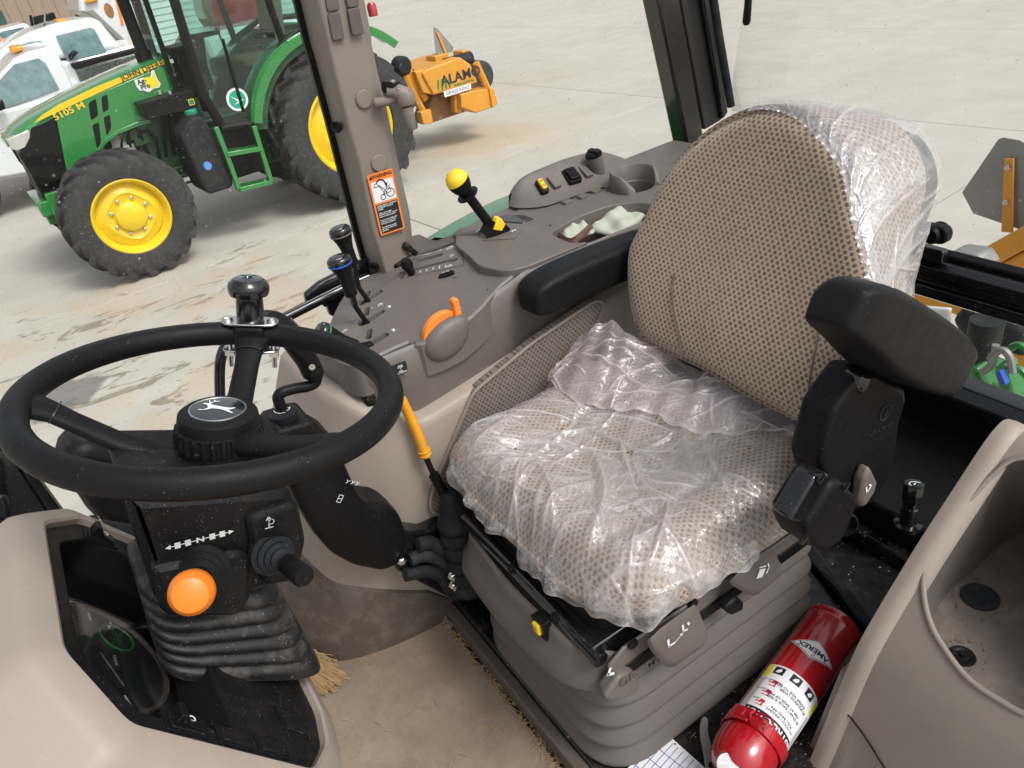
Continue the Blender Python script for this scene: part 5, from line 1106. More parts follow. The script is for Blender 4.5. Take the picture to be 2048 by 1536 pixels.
# outside mirror arm / bar beyond the levers
ma = thing('mirror_arm', 'black door handle bar and bracket outside the levers', 'handle', P(680, 590, x=1.58))
m = MB(); m.tube(catmull([P(440, 800, x=1.50), P(442, 715, x=1.50), P(470, 680, x=1.50), P(560, 640, x=1.50), P(700, 570, x=1.50), P(760, 545, x=1.5)], 6), .011, 12); m.build('grab_bar', M['black_gloss'], ma)
q = [P(*c, x=1.52) for c in ((610, 590), (640, 565), (700, 535), (735, 515), (735, 600), (690, 640), (660, 632), (655, 610), (615, 612))]
m = MB(); m.loft([q, [p + V(.02, 0, 0) for p in q]]); m.build('bracket', M['black_gloss'], ma, bevel=.006)
for c in ((650, 603), (719, 568)):
    m = MB(); m.lathe(axframe(P(*c, x=1.518), (-1, 0, 0)), [(.011, 0), (.011, .008), (.008, .011), (0, .011)], 6); m.build('bolt', M['black'], ma, smooth=20)

for px, py in ((1008, 509), (975, 580), (751, 578), (745, 709), (860, 600), (900, 622)):
    m = MB(); m.lathe(Fr(PC(px, py), (1, 0, 0), (0, 1, 0)), [(.0019, .0002), (.0015, .0008), (0, .0006)], 10); m.build('trim_pin', M['black'], con)
# ------------------------------------------------------------------ dash with instrument panel
da = thing('dashboard', 'beige dashboard with black instrument panel at the lower left', 'dashboard', (.75, .15, 1.1))
DP = Fr((.58, .129, 1.839), (1, 0, 0), (0, .51, .86))            # panel frame: x right, y up the panel, z towards the seat
sur = [(-.003, -.227), (.048, -.272), (.11, -.292), (.26, -.292), (.312, -.272), (.355, -.227), (.355, .0), (.300, .053), (.074, .053), (-.003, 0)]
sur_r = rpoly(sur, .012, 3)
n_ = len(sur_r)
o1, o2, o3 = offset_poly(sur, .030), offset_poly(sur, .040), offset_poly(sur, .046)
rr = lambda pl, r_: rpoly(pl, r_, 3)
rings = [[DP(a, b, -.012) for a, b in rr(sur, .012)], [DP(a, b, .0) for a, b in rr(offset_poly(sur, .002), .012)], [DP(a, b, .002) for a, b in rr(offset_poly(sur, .006), .012)], [DP(a, b, -.006) for a, b in rr(o1, .016)], [DP(a, b, -.018) for a, b in rr(o2, .016)], [DP(a, b, -.13) for a, b in rr(offset_poly(sur, .064), .02)], [DP(a, b, -.30) for a, b in rr(offset_poly(sur, .085), .02)]]
m = MB(); m.loft(rings, caps=False); m.build('cowl', M['beige'], da, smooth=32)
# black panel with display opening
m = MB(); m.prism(DP, sur_r, -.016, -.006); pnl = m.build('instrument_panel', M['black_dusty'], da, smooth=0)
disp = [(.030, -.135), (.31, -.135), (.325, -.01), (.285, .034), (.09, .034), (.022, -.02)]
c = MB(); c.prism(DP, rpoly(disp, .012, 3), -.05, .05); 
cut(pnl, [cutter(c)]); finish(pnl, 25, bevel=.002)
m = MB(); dr = rpoly(disp, .012, 3); m.loft([[DP(a, b, -.012) for a, b in dr], [DP(a, b, -.055) for a, b in offset_poly(dr, -.008)]], caps=False); m.build('display_hood', M['black'], da, smooth=30)
m = MB(); m.prism(DP, offset_poly(dr, .002), -.064, -.056); m.build('display_backing', M['black'], da, smooth=0)
# round gauge with ring and ticks, glass
gf = DP.at(.172, -.035, -.055); m = MB(); m.lathe(gf, [(.082, 0), (.085, .004), (.0875, .004), (.0885, 0)], 48, caps=False); gg = m.build('gauge_ring', M['taupe_dark'], da)
m = MB(); m.lathe(gf, [(.082, .0006), (0, .0008)], 40); m.build('gauge_face', plastic('gauge_grey', (.022, .024, .026), .3, .1, grain=0), da)
m = MB()
for k in range(11):
    a = rad(200 - 22*k); strokes(m, gf, [[(.062*math.cos(a), .062*math.sin(a)), (.075*math.cos(a), .075*math.sin(a))]], .003, .0015)
text(m, 'n/min', .008, gf.at(0, -.02), .001); m.build('gauge_ticks', M['white_ink'], da, smooth=0)
m = MB(); strokes(m, gf, [[(.0, 0), (-.045, -.02)]], .003, .004); m.build('gauge_needle', M['grey_metal'], da, smooth=0)
m = MB(); m.lathe(gf.at(.045, -.03, 0), [(.02, .0005), (.021, .002), (.0225, .002), (.023, 0)], 28, caps=False); strokes(m, gf.at(.045, -.03), [[(-.012, 0), (.012, 0)], [(-.006, -.006), (-.006, .006)], [(.006, -.006), (.006, .006)]], .002, .001); m.build('small_gauge', M['green_ring'], da, smooth=0)
m = MB(); m.prism(DP, offset_poly(dr, -.012), -.046, -.044); m.build('display_glass', M['clear'], da, smooth=0)
# switches along the near and far edges
def dsw(u, v, w_, h_, name, rocker=False):
    f_ = DP.at(u, v, -.006); e = thing_part(name, da)
    m = MB(); m.prism(f_, rrect(w_*1.35, h_*1.28, .003), -.004, .0022, .0008); m.build('switch_frame', M['black'], e, bevel=.0005)
    m = MB(); m.prism(f_, rrect(w_, h_, .002), 0, .0040, .001); m.build('switch_plate', M['black_dusty'], e, bevel=.0005)
    if rocker:
        m = MB(); m.loft([[f_(a, b, c_) for b, c_ in ((-h_*.45, .004), (-h_*.42, .006), (h_*.0, .008), (h_*.3, .017), (h_*.45, .016), (h_*.46, .004))] for a in (-w_*.46, w_*.46)]); m.build('rocker', M['black'], e, bevel=.001)
        m = MB(); m.lathe(f_.at(0, -.001, .0088), [(.0026, 0), (.0040, .0003)], 16, caps=False); m.build('rocker_mark', M['white_ink'], e, smooth=0)
dsw(.021, -.070, .021, .040, 'light_switch', True); dsw(.020, -.130, .020, .036, 'switch_blank'); dsw(.021, -.182, .020, .034, 'switch_blank')
dsw(.335, -.025, .018, .036, 'hazard_switch', True); dsw(.335, -.085, .018, .036, 'switch_blank'); dsw(.075, -.235, .034, .030, 'socket_blank')
# ------------------------------------------------------------------ steering column
WC = V(.797, -.063, 2.0); tau = .266
E1 = V(1, 0, 0); E2 = V(0, math.cos(tau), math.sin(tau)); NN = V(0, -math.sin(tau), math.cos(tau))
WF = Fr(WC, E1, E2)                                             # wheel frame: x right, y forward, z up the column
col = thing('steering_column', 'black steering column with orange knob and dusty ribbed boot', 'steering column', (.78, .03, 1.6))
# head: outline in (forward, height along column), set in from the left face to the right face
hd = [(.112, -.052), (.104, -.10), (.100, -.15), (.098, -.18), (.088, -.196), (.022, -.224), (.002, -.207), (-.046, -.198), (-.055, -.13), (-.050, -.085)]
hd_r = rpoly(hd, .010, 3)
CFm = Fr(WC, E2, NN)                                            # x forward, y up, z = +X? 
zs = 1 if CFm.z.x > 0 else -1
X_ = lambda x: (x - WC.x)*zs
m = MB(); m.loft([[CFm(a, b, X_(.700)) for a, b in offset_poly(hd_r, -.010)], [CFm(a, b, X_(.709)) for a, b in hd_r], [CFm(a, b, X_(.86)) for a, b in hd_r], [CFm(a, b, X_(.87)) for a, b in offset_poly(hd_r, -.012)]]); m.build('column_shroud', M['black_dusty'], col, smooth=35, bevel=.002)
chin = rpoly([(.098, -.128), (.096, -.184), (.086, -.196), (.020, -.222), (.006, -.205), (.002, -.150), (.012, -.136)], .008, 3)
m = MB(); m.loft([[CFm(a, b, X_(.735)) for a, b in chin], [CFm(a, b, X_(.692)) for a, b in chin], [CFm(a, b, X_(.686)) for a, b in offset_poly(chin, -.006)]]); m.build('lever_housing', M['black_dusty'], col, smooth=35, bevel=.002)
lobe = rpoly([(.004, -.098), (.0, -.150), (-.010, -.195), (-.046, -.200), (-.060, -.150), (-.052, -.092)], .010, 3)
m = MB(); m.loft([[CFm(a, b, X_(.75)) for a, b in lobe], [CFm(a, b, X_(.694)) for a, b in lobe], [CFm(a, b, X_(.688)) for a, b in offset_poly(lobe, -.006)]]); m.build('stalk_housing', M['black_dusty'], col, smooth=35, bevel=.002)
LFm = Fr(CFm(0, 0, X_(.7165)), -E2, NN)                         # left face: x rearward, y up
if LFm.z.x > 0: LFm.z = -LFm.z
def lf(px, py, x=.6985):
    p = P(px, py, x=x) - WC; return Fr(V(x, 0, 0) + V(0, WC.y, WC.z) + E2*p.dot(E2) + NN*p.dot(NN), -E2 if (-E2).cross(NN).x < 0 else E2, NN)
f_ = lf(400, 1078); m = MB()
s_ = 1
strokes(m, f_, [[(-.0285, 0), (.0285, 0)]], .0010, .001)
for k in (-1, 1):
    decal(m, f_, [(k*.034, 0), (k*.0285, .0028), (k*.0285, -.0028)], .0012)
    for q in (.012, .022): decal(m, f_.at(k*q, 0), [(-.0028, -.0036), (.0028, -.0036), (.0028, .0036), (-.0028, .0036)], .0012)
text(m, 'N', .0085, f_, .0016, bold=.03, sx=1.3); m.build('direction_marks', M['white_ink'], col, smooth=0)
f_ = lf(537, 1042, .687); m = MB(); strokes(m, f_, [[(0, -.008), (0, .005)], [(-.004, -.008), (.004, -.008)], [(-.0025, .002), (0, .006), (.0025, .002)]], .0012, .001); strokes(m, f_, [[(.0028 + .0028*math.cos(a*.7), -.001 + .003*math.sin(a*.7)) for a in range(10)]], .0012, .001); m.build('stalk_mark', M['white_ink'], col, smooth=0)
# direction lever: boot and orange knob pointing at the door
A, B = P(403, 1147, x=.688), P(384, 1184, x=.618)
f_ = axframe(A, B - A); L = (B-A).length; m = MB(); m.lathe(f_, [(.030, -.006), (.0305, .002), (.024, .006), (.0245, .012), (.019, .016), (.0195, .022), (.013, .027), (.012, L*.75)], 28); m.build('lever_boot', M['black'], col)
m = MB(); m.lathe(f_, [(.011, L*.62), (.015, L*.70), (.0195, L*.85), (.0215, L*1.0), (.0205, L*1.10), (.016, L*1.18), (.008, L*1.215), (0, L*1.22)], 32); m.build('direction_knob', M['orange_knob'], col)
# turn signal stalk
A, B = P(546, 1104, x=.690), P(600, 1147, x=.630); f_ = axframe(A, B - A); L = (B-A).length; m = MB(); m.lathe(f_, [(.026, -.006), (.0265, .003), (.0215, .005), (.0215, .009), (.0165, .011), (.0165, .015), (.012, .017), (.012, .021), (.0078, .024), (.0055, .032), (.005, L*.7)], 24); m.build('stalk_boot', M['rubber'], col)
m = MB(); m.lathe(f_, [(.007, L*.52), (.0112, L*.56), (.0118, L*.85), (.0118, L*1.12), (.0105, L*1.16), (.003, L*1.165), (.002, L*1.15), (0, L*1.15)], 24); m.build('stalk_end', M['black'], col)
# ribbed boot
rings = []; NR = 14; prof = rrect(2, 2, .55, 5)
F0, R0, F1, R1 = V(0, .090, 1.850), V(0, -.034, 1.800), V(0, .104, 1.722), V(0, -.040, 1.606)
ribs = 7; steps = ribs*6
for i in range(steps + 1):
    t = i/steps; Fp, Rp = F0.lerp(F1, t), R0.lerp(R1, t); ph = (t*ribs) % 1
    k = .90 + .12*abs(math.sin(math.pi*ph))**.6 if t < .97 else 1.0
    k *= 1.0 + .10*t
    ctr = (Fp + Rp)/2; ax = (Fp - Rp)/2; wob = .006*math.sin(t*9)
    rings.append([V(.783 + .064*k*a + wob*b*.3, 0, 0) + ctr + ax*(b*k*1.0) + V(0, 0, .003*math.sin(3*a + 5*t)) for a, b in prof])
m = MB(); m.loft(rings); m.build('column_boot', M['rubber_dusty'], col, smooth=70)
m = MB(); m.tube([WC - NN*.04, WC - NN*.20], .032, 20); m.build('column_tube', M['black'], col)
# ------------------------------------------------------------------ steering wheel
sw = thing('steering_wheel', 'black three spoke steering wheel with round badged hub', 'steering wheel', WC)
RW = .191
rim = []; 
for k in range(96):
    a = 2*math.pi*k/96; rim.append(WF(RW*math.cos(a), RW*math.sin(a), 0))
prof = [(.0155*math.cos(q), .0150*math.sin(q)) for q in (2*math.pi*k/16 for k in range(16))]
m = MB(); m.sweep(rim, prof, up=NN, closed=True); m.build('rim', M['black_grain'], sw, smooth=180)
for ang in (73, -28, -154):
    a = rad(ang); d = V(math.cos(a), math.sin(a), 0); q = lambda r, h: WF(d.x*r, d.y*r, h)
    side = WF.x*(-d.y) + WF.y*d.x
    secs = []
    for r, h, w_, t_ in ((.03, -.074, .021, .015), (.06, -.068, .018, .0135), (.10, -.050, .016, .012), (.14, -.026, .0155, .011), (.165, -.010, .0175, .011), (.182, -.003, .024, .011), (.190, -.0005, .030, .009)):
        h *= {73: 1.12, -28: 1.0, -154: .66}[ang]; c_ = q(r, h); secs.append([c_ + side*(w_*math.cos(z)) + NN*(t_*math.sin(z)) for z in (2*math.pi*k/16 for k in range(16))])
    m = MB(); m.loft(secs); m.build('spoke', M['black_grain'], sw, smooth=60)
    m = MB(); c_ = q(.160, -.0135); dd = (q(.172, -.006) - q(.15, -.020)).normalized(); u_ = dd.cross(side).normalized(); m.loft([[c_ + dd*e + side*(.0180*math.cos(z)) + u_*(.0116*math.sin(z)) for z in (2*math.pi*k/20 for k in range(20))] for e in (-.0008, .0008)]); m.build('spoke_joint', M['black_gloss'], sw)
hb = WF.at(0, 0, -.094); m = MB(); m.lathe(hb, [(.044, -.02), (.045, .0), (.0435, .025), (.043, .036), (.040, .040)], 40); m.build('hub', M['black_grain'], sw)
m = MB(); rr_ = []
for h, r0, r1 in ((.034, .044, .044), (.036, .046, .0485), (.050, .046, .0485), (.056, .0455, .047), (.058, .043, .043)):
    rr_.append([hb(*( (lambda r, a: (r*math.cos(a), r*math.sin(a)))((r1 if (k % 6) in (1, 2, 3) else r0), 2*math.pi*k/168)), h) for k in range(168)])
m.loft(rr_); m.build('hub_ring', M['black'], sw, smooth=40)
m = MB(); m.lathe(hb, [(.0435, .052), (.0440, .062), (.0425, .070), (.038, .0735), (.0315, .0745), (0, .0745)], 48); m.build('hub_cap', M['black_grain'], sw)
ef = hb.at(0, 0, .0748); el = [(.0295*math.cos(2*math.pi*k/40), .0295*math.sin(2*math.pi*k/40)) for k in range(40)]
# the badge reads from the seat; ring, dark field and a leaping deer
vx = P(475, 822, z=1.95) - P(365, 828, z=1.95); a_ = math.atan2(vx.dot(WF.y), vx.dot(WF.x)); ef = Fr(ef.o, WF.x*math.cos(a_) + WF.y*math.sin(a_), -WF.x*math.sin(a_) + WF.y*math.cos(a_))
m = MB(); m.lathe(ef, [(.0288, 0), (.0292, .0008), (.0305, .0008), (.0308, 0)], 48, caps=False); bd_ = m.build('badge_ring', M['chrome'], sw)
m = MB(); m.lathe(ef, [(.0290, .0002), (.02, .0009), (0, .0011)], 40); m.build('badge_field', plastic('badge_blue_black', (.012, .014, .02), .08, .1, grain=0, coat=.8), sw)
deer = [(-.019, .0045), (-.0165, .0060), (-.0145, .0052), (-.0125, .0075), (-.0105, .0055), (-.0085, .0040), (-.002, .0035), (.006, .0028), (.0125, .0030), (.0165, .0050), (.0175, .0042), (.0150, .0010), (.0125, -.0008), (.0165, -.0030), (.0205, -.0052), (.0200, -.0062), (.0130, -.0040), (.0070, -.0020), (.001, -.0016), (-.0045, -.0022), (-.0085, -.0060), (-.0130, -.0080), (-.0170, -.0078), (-.0165, -.0068), (-.0120, -.0064), (-.0090, -.0030), (-.0110, .0000), (-.0140, .0028), (-.018, .0032)]
m = MB(); decal(m, ef.at(0, 0, .0014), [(a*1.05, b*1.3) for a, b in deer], .0002); strokes(m, ef.at(0, 0, .0014), [[(-.0125, .009), (-.010, .014), (-.013, .017)], [(-.010, .014), (-.006, .016)], [(-.0135, .009), (-.017, .014)]], .0012, .0002); m.build('deer_emblem', M['white_ink'], sw, smooth=0)
# spinner knob clamped to the rim
sk_ = thing('spinner_knob', 'glossy black spinner knob on a zinc clamp at the far side of the wheel', 'knob', WF(RW*math.cos(rad(-27)), RW*math.sin(rad(-27)), 0))
a = rad(-27); kf = Fr(WF(RW*math.cos(a), RW*math.sin(a), 0), WF.x*math.cos(a) + WF.y*math.sin(a), -WF.x*math.sin(a) + WF.y*math.cos(a))
m = MB(); m.lathe(kf, [(.014, .014), (.017, .018), (.0178, .030), (.0172, .046), (.0165, .052), (.0245, .055), (.0262, .060), (.0262, .066), (.0245, .071), (.018, .0765), (.006, .0775), (.0045, .0755), (0, .0755)], 36); m.build('knob', M['black_gloss'], sk_)
for h0, h1 in ((.0165, .0195), (-.0215, -.0185)):
    m = MB(); m.prism(kf, rpoly([(-.015, -.036), (.008, -.036), (.015, -.018), (.019, .0), (.015, .018), (.008, .036), (-.015, .036), (-.020, .018), (-.020, -.018)], .008, 4), h0, h1); m.build('clamp_plate', M['chrome'], sk_, bevel=.0008)
for yy in (-.0285, .0285):
    m = MB(); m.lathe(kf.at(-.004, yy, .0195), [(.0075, 0), (.0075, .001), (.0068, .001), (.006, .004), (.003, .005), (0, .005)], 18); m.tube([kf(-.004, yy, .02), kf(-.004, yy, -.046)], .0034, 10); m.lathe(kf.at(-.004, yy, -.030), [(.0, 0), (.0068, 0), (.0068, .0085), (0, .0085)], 6); m.build('clamp_bolt', M['chrome'], sk_, smooth=25)
m = MB(); m.prism(kf, rrect(.040, .040, .008), -.016, .0155, .003); m.build('clamp_pad', M['black'], sk_, bevel=.002)
# ------------------------------------------------------------------ joystick on its bracket
jb = thing('joystick_bracket', 'black curved bracket carrying the loader joystick beside the steering wheel', 'bracket', (1.1, -.28, 1.15))
bo = [(555, 905), (575, 970), (598, 1018), (631, 1072), (666, 1112), (710, 1136), (768, 1147), (800, 1132), (821, 1080), (803, 1032), (781, 1014), (737, 1010), (719, 988), (700, 945), (672, 880), (640, 862)]
q = [P(*c, x=1.075) for c in bo]; pb0 = [(-p.y, p.z) for p in q]; pr_ = lambda d: rpoly(offset_poly(pb0, -d), .012, 4); f_ = Fr((1.075, 0, 0), (0, -1, 0), (0, 0, 1)); s_ = 1 if f_.z.x > 0 else -1
m = MB(); m.loft([[f_(a, b, z_*s_) for a, b in pr_(d)] for d, z_ in ((.014, 0), (.008, .002), (.0035, .006), (.001, .012), (0, .020), (0, .075))]); m.build('bracket', M['black'], jb, smooth=60)
m = MB(); f2 = Fr(P(690, 975, x=1.072), (0, -1, -.9), (0, -.9, 1)); f2 = f2 if f2.z.x < 0 else Fr(f2.o, f2.x, -f2.y)
for k in range(3): strokes(m, f2.at(-.0 + .010*k, .012), [[(-.003, -.003), (.003, .003)], [(-.003, .003), (.0, .0)]], .0014, .001)
strokes(m, f2.at(.0, -.022), [[(-.004, -.007), (.004, -.007), (.004, .007), (-.004, .007), (-.004, -.007)], [(-.004, 0), (.004, 0)]], .0012, .001); m.build('printed_symbols', M['white_ink'], jb, smooth=0)
q = [P(*c, x=1.06) for c in ((543, 880), (556, 862), (625, 842), (650, 880), (640, 912), (590, 918), (548, 906))]; m = MB(); m.loft([[p for p in q], [p + V(.085, -.0, 0) for p in q]]); m.build('joystick_base', M['black_dusty'], jb, bevel=.006)
js = thing('joystick', 'black loader joystick with bent rod, seen inside the steering wheel rim', 'joystick', P(580, 870, x=1.1))
A, B = P(585, 880, x=1.10), P(566, 824, x=1.10); f_ = axframe(A, B - A); L = (B-A).length
m = MB(); m.lathe(f_, [(.029, -.006), (.030, .0), (.0265, .004), (.0285, .009), (.0245, .012), (.0265, .017), (.0225, .020), (.0245, .025), (.0215, .028), (.0215, L*.93), (.0235, L*.95), (.0238, L*1.03), (.021, L*1.06), (0, L*1.07)], 30); m.build('gaiter', M['rubber'], js)
m = MB(); f3 = Fr(f_(0, 0, L*1.075), CR - f_.z*CR.dot(f_.z), ez=f_.z); strokes(m, f3, [[(-.015, .006), (-.012, .009), (-.009, .006), (-.013, .004)], [(.006, -.004), (.012, -.004), (.012, .004), (.007, .003)], [(-.014, -.001), (-.009, -.008), (0, -.012), (.008, -.010)]], .0016, .001); m.build('gaiter_marks', M['white_ink'], js, smooth=0)
m = MB(); m.tube(catmull([f_(0, 0, L*1.02), P(556, 796, x=1.10), P(566, 784, x=1.10), P(590, 777, x=1.10), P(618, 772, x=1.10), P(632, 762, x=1.10), P(631, 742, x=1.10), P(629, 730, x=1.1)], 6), .0092, 14); m.build('bent_rod', M['black'], js)
m = MB(); m.tube(catmull([P(626, 752, x=1.10), P(624, 742, x=1.10), P(612, 718, x=1.10), P(592, 690, x=1.10), P(572, 665, x=1.10), P(548, 648, x=1.10), P(532, 652, x=1.10), P(524, 664, x=1.10)], 5), [.019]*4 + [.021]*7 + [.0215]*8 + [.024]*8 + [.026]*5 + [.022, .019, .014, .010], 18, sq=(1, .85)); m.build('grip', M['black'], js, smooth=60)
m = MB(); m.lathe(axframe(P(624, 734, x=1.079), (-1, .2, .1)), [(.005, 0), (.005, .001), (.0022, .0012), (.002, 0), (0, 0)], 14); m.build('grip_screw', M['chrome'], js)
# black pocket switch on the trim behind the rim, door strut
m = MB(); q = [P(*c, x=1.165) for c in ((725, 790), (738, 780), (755, 795), (780, 838), (760, 838), (735, 815))]; m.loft([q, [p + V(.02, 0, 0) for p in q]]); m.build('side_latch', M['black'], con, bevel=.003)
m = MB(); m.lathe(axframe(P(741, 796, x=1.163), (-1, 0, 0)), [(.009, 0), (.009, .004), (.006, .005), (0, .004)], 18); m.build('latch_button', M['black_gloss'], con)
m = MB(); m.tube([P(632, 785, x=1.36), P(662, 790, x=1.36)], [.007, .008], 12); m.tube([P(655, 786, x=1.36), P(672, 795, x=1.36)], .010, 12); m.build('gas_strut_end', M['black'], con)
# ------------------------------------------------------------------ hand brake lever, boot and hoses
bl = thing('hand_brake', 'hand brake lever with orange yellow grip and ribbed rubber boot', 'lever', P(940, 1165, x=1.06))
m = MB(); pts = [P(803, 800, x=1.10), P(818, 830, x=1.10), P(835, 868, x=1.095), P(851, 912, x=1.09)]; m.tube(catmull(pts, 4), [.0118]*5 + [.0124]*7 + [.0115], 18, sq=(1, .8)); m.build('grip', M['orange_grip'], bl)
for t in ((848, 901), (850, 908)):
    m = MB(); m.lathe(axframe(P(*t, x=1.09), P(851, 912, x=1.09) - P(835, 868, x=1.095)), [(.0122, -.0015), (.0128, 0), (.0122, .0015)], 18); m.build('grip_band', M['orange_grip'], bl)
m = MB(); m.tube([P(850, 910, x=1.09), P(862, 938, x=1.088), P(872, 955, x=1.085)], [.006, .0055, .007], 10); m.tube([P(868, 950, x=1.085), P(890, 990, x=1.08), P(905, 1010, x=1.075)], .0105, 14); m.build('rod', M['black'], bl)
A, B = P(898, 985, x=1.075), P(945, 1185, x=1.03); f_ = axframe(A, B - A); L = (B-A).length
prof = [(.014, -.004), (.017, 0), (.019, L*.08), (.032, L*.22)]
for k in range(6):
    z0 = L*(.24 + .125*k); prof += [(.036, z0), (.0385, z0 + L*.05), (.036, z0 + L*.095), (.0315, z0 + L*.115)]
m = MB(); m.lathe(f_, prof, 28); m.build('boot', M['rubber'], bl, smooth=60)
cv = thing('hydraulic_hoses', 'dark hoses and bolted bracket low between the trim and the seat base', 'hoses', P(850, 1180, x=1.1))
q = [P(*c, x=1.085) for c in ((800, 1062), (850, 1066), (892, 1046), (935, 1080), (960, 1190), (925, 1205), (890, 1192), (795, 1142))]; m = MB(); m.loft([q, [p + V(.06, 0, 0) for p in q]]); m.build('bracket', M['black_gloss'], cv, bevel=.004)
for pts in ([(820, 1120), (850, 1110), (885, 1122), (905, 1150), (915, 1190)], [(810, 1150), (850, 1142), (880, 1150), (900, 1178)], [(835, 1090), (862, 1086), (890, 1105), (912, 1135)]):
    m = MB(); m.tube(catmull([P(*c, x=1.07) for c in pts], 5), .014, 12); m.build('hose', M['rubber'], cv)
for c in ((906, 1150), (908, 1168)):
    m = MB(); f_ = axframe(P(*c, x=1.045), (-1, .3, .1)); m.lathe(f_, [(.012, 0), (.012, .003), (.009, .003), (.009, .010), (.006, .012), (.006, .016), (0, .016)], 6); m.build('bolt', M['chrome'], cv, smooth=20)
m = MB(); m.lathe(axframe(P(804, 1122, x=1.07), (-1, .2, .1)), [(.009, 0), (.009, .004), (.005, .006), (0, .006)], 6); m.build('bolt', M['chrome'], cv, smooth=20)
# ------------------------------------------------------------------ floor mat, debris, broom
def matmat():
    n = N('dusty_brown_mat'); c = n.coord(); a = n.noise(c, 7, 6, .65); b = n.noise(c, 60, 4, .6); d = n.noise(c, 260, 2)
    col = n.mix(n.ramp(a, .35, .68), (.195, .148, .108), (.285, .228, .172)); col = n.mix(n.math('MULTIPLY', n.ramp(b, .5, .75), .4), col, (.17, .13, .10))
    st = n.noise(n.coord(scale=(1, .2, 1), rot=(0, 0, .6)), 30, 4, .7); col = n.mix(n.math('MULTIPLY', n.ramp(st, .62, .75), .5), col, (.14, .105, .08))
    col = n.mix(n.math('MULTIPLY', n.ramp(d, .62, .72), .35), col, (.48, .40, .31))
    n.bsdf(col, .85, n.bump(n.math('ADD', b, n.math('MULTIPLY', d, .5)), .35, .002), Specular_IOR_Level=.2); return n.done()
M['mat'] = matmat()
mp = [(.40, -.347), (1.155, -.347), (1.172, -.25), (1.205, -.14), (1.28, -.07), (1.35, -.05), (1.35, .30), (.40, .30)]
m = MB(); m.prism(WORLD, rpoly(mp, .012, 3), 1.077, 1.100, .003); tag(m.build('floor_mat', M['mat'], None, smooth=30), 'dusty brown rubber floor mat in front of the seat base', 'mat')
M['straw'] = plastic('dry_straw', (.42, .27, .13), .8, .35, grain=0)
M['crumbs'] = plastic('dried_mud_crumbs', (.22, .15, .10), .9, .35, grain=0)
db = MB()
def crumb(x, y, z, r):
    d = [r*(.6 + .8*rng.random()) for _ in range(6)]; db.add([(x+d[0], y, z), (x-d[1], y, z), (x, y+d[2], z), (x, y-d[3], z), (x, y, z+d[4]), (x, y, z-d[5])], [(0, 2, 4), (2, 1, 4), (1, 3, 4), (3, 0, 4), (2, 0, 5), (1, 2, 5), (3, 1, 5), (0, 3, 5)])
for k in range(900):
    t = rng.random()
    if t < .6: x, y = .45 + .72*rng.random(), -.347 + rng.normal()*.007; z = 1.100 if y > -.352 else 1.096
    elif t < .8:
        a = rng.random(); x = 1.17 + .1*a**2 + rng.normal()*.004; y = -.33 + .28*a; z = 1.102
    else: x, y, z = .5 + .7*rng.random(), -.33 + .5*rng.random(), 1.1005
    crumb(x, y, z + .001, (.0012 + .0035*rng.random()**3) * (1 if t < .8 else .5))
for k in range(8): x = 1.10 + .05*rng.random(); crumb(x, -.352 + .014*rng.random(), 1.104, .006 + .006*rng.random())
tag(db.build('mud_crumbs', M['crumbs'], None, smooth=0), 'dry mud crumbs along the edges of the floor mat', 'dirt', kind='stuff')
sb = MB()
for k in range(380):
    x, y = .45 + .72*rng.random(), -.347 + rng.normal()*.008
    if k % 4 == 0: a = rng.random(); x, y = 1.175 + .10*a**2, -.33 + .28*a
    if k % 9 == 0: x, y = .5 + .6*rng.random(), -.33 + .35*rng.random()
    L = .008 + .025*rng.random(); an = rng.random()*6.28; d = V(math.cos(an), math.sin(an), .25*rng.random())*L
    p = V(x, y, 1.102 + .004*rng.random()); n_ = d.cross(V(0, 0, 1)).normalized()*.0006; sb.add([p - d/2 + n_, p - d/2 - n_, p + d/2 - n_, p + d/2 + n_], [(0, 1, 2, 3)]); sb.add([p - d/2 + V(0, 0, .0006), p - d/2 - V(0, 0, .0006), p + d/2 - V(0, 0, .0006), p + d/2 + V(0, 0, .0006)], [(0, 1, 2, 3)])
tag(sb.build('loose_straw', M['straw'], None, smooth=0), 'loose bits of straw along the mat edge', 'straw', kind='stuff')
br = thing('whisk_broom', 'straw whisk broom lying on the mat behind the steering column boot', 'broom', P(600, 1330, z=1.1))
hd_, tips = P(548, 1300, z=1.16), [P(*c, z=1.108) for c in ((625, 1290), (655, 1310), (680, 1345), (690, 1362), (670, 1382), (632, 1392))]
bm_ = MB()
for k in range(520):
    t = rng.random()*5; i = int(min(4, t)); tip = tips[i].lerp(tips[i+1], t - i) + V(rng.normal()*.004, rng.normal()*.004, .012*rng.random()); tip = hd_.lerp(tip, .80 + .24*rng.random())
    b0 = hd_ + V(rng.normal()*.008, rng.normal()*.008, rng.normal()*.008); mid = b0.lerp(tip, .55) + V(rng.normal()*.003, rng.normal()*.003, .006 + rng.normal()*.003)
    bm_.tube([b0, mid, tip], [.0011, .0010, .0007], 4, caps=False)
bo_ = bm_.build('bristles', M['straw'], br, smooth=60); bo_['kind'] = 'stuff'
m = MB(); m.tube([hd_ + V(-.02, .03, .02), hd_], [.012, .014], 12); m.tube([hd_, hd_.lerp(tips[2], .12)], [.016, .02], 12); m.build('binding', M['brown_hem'], br)
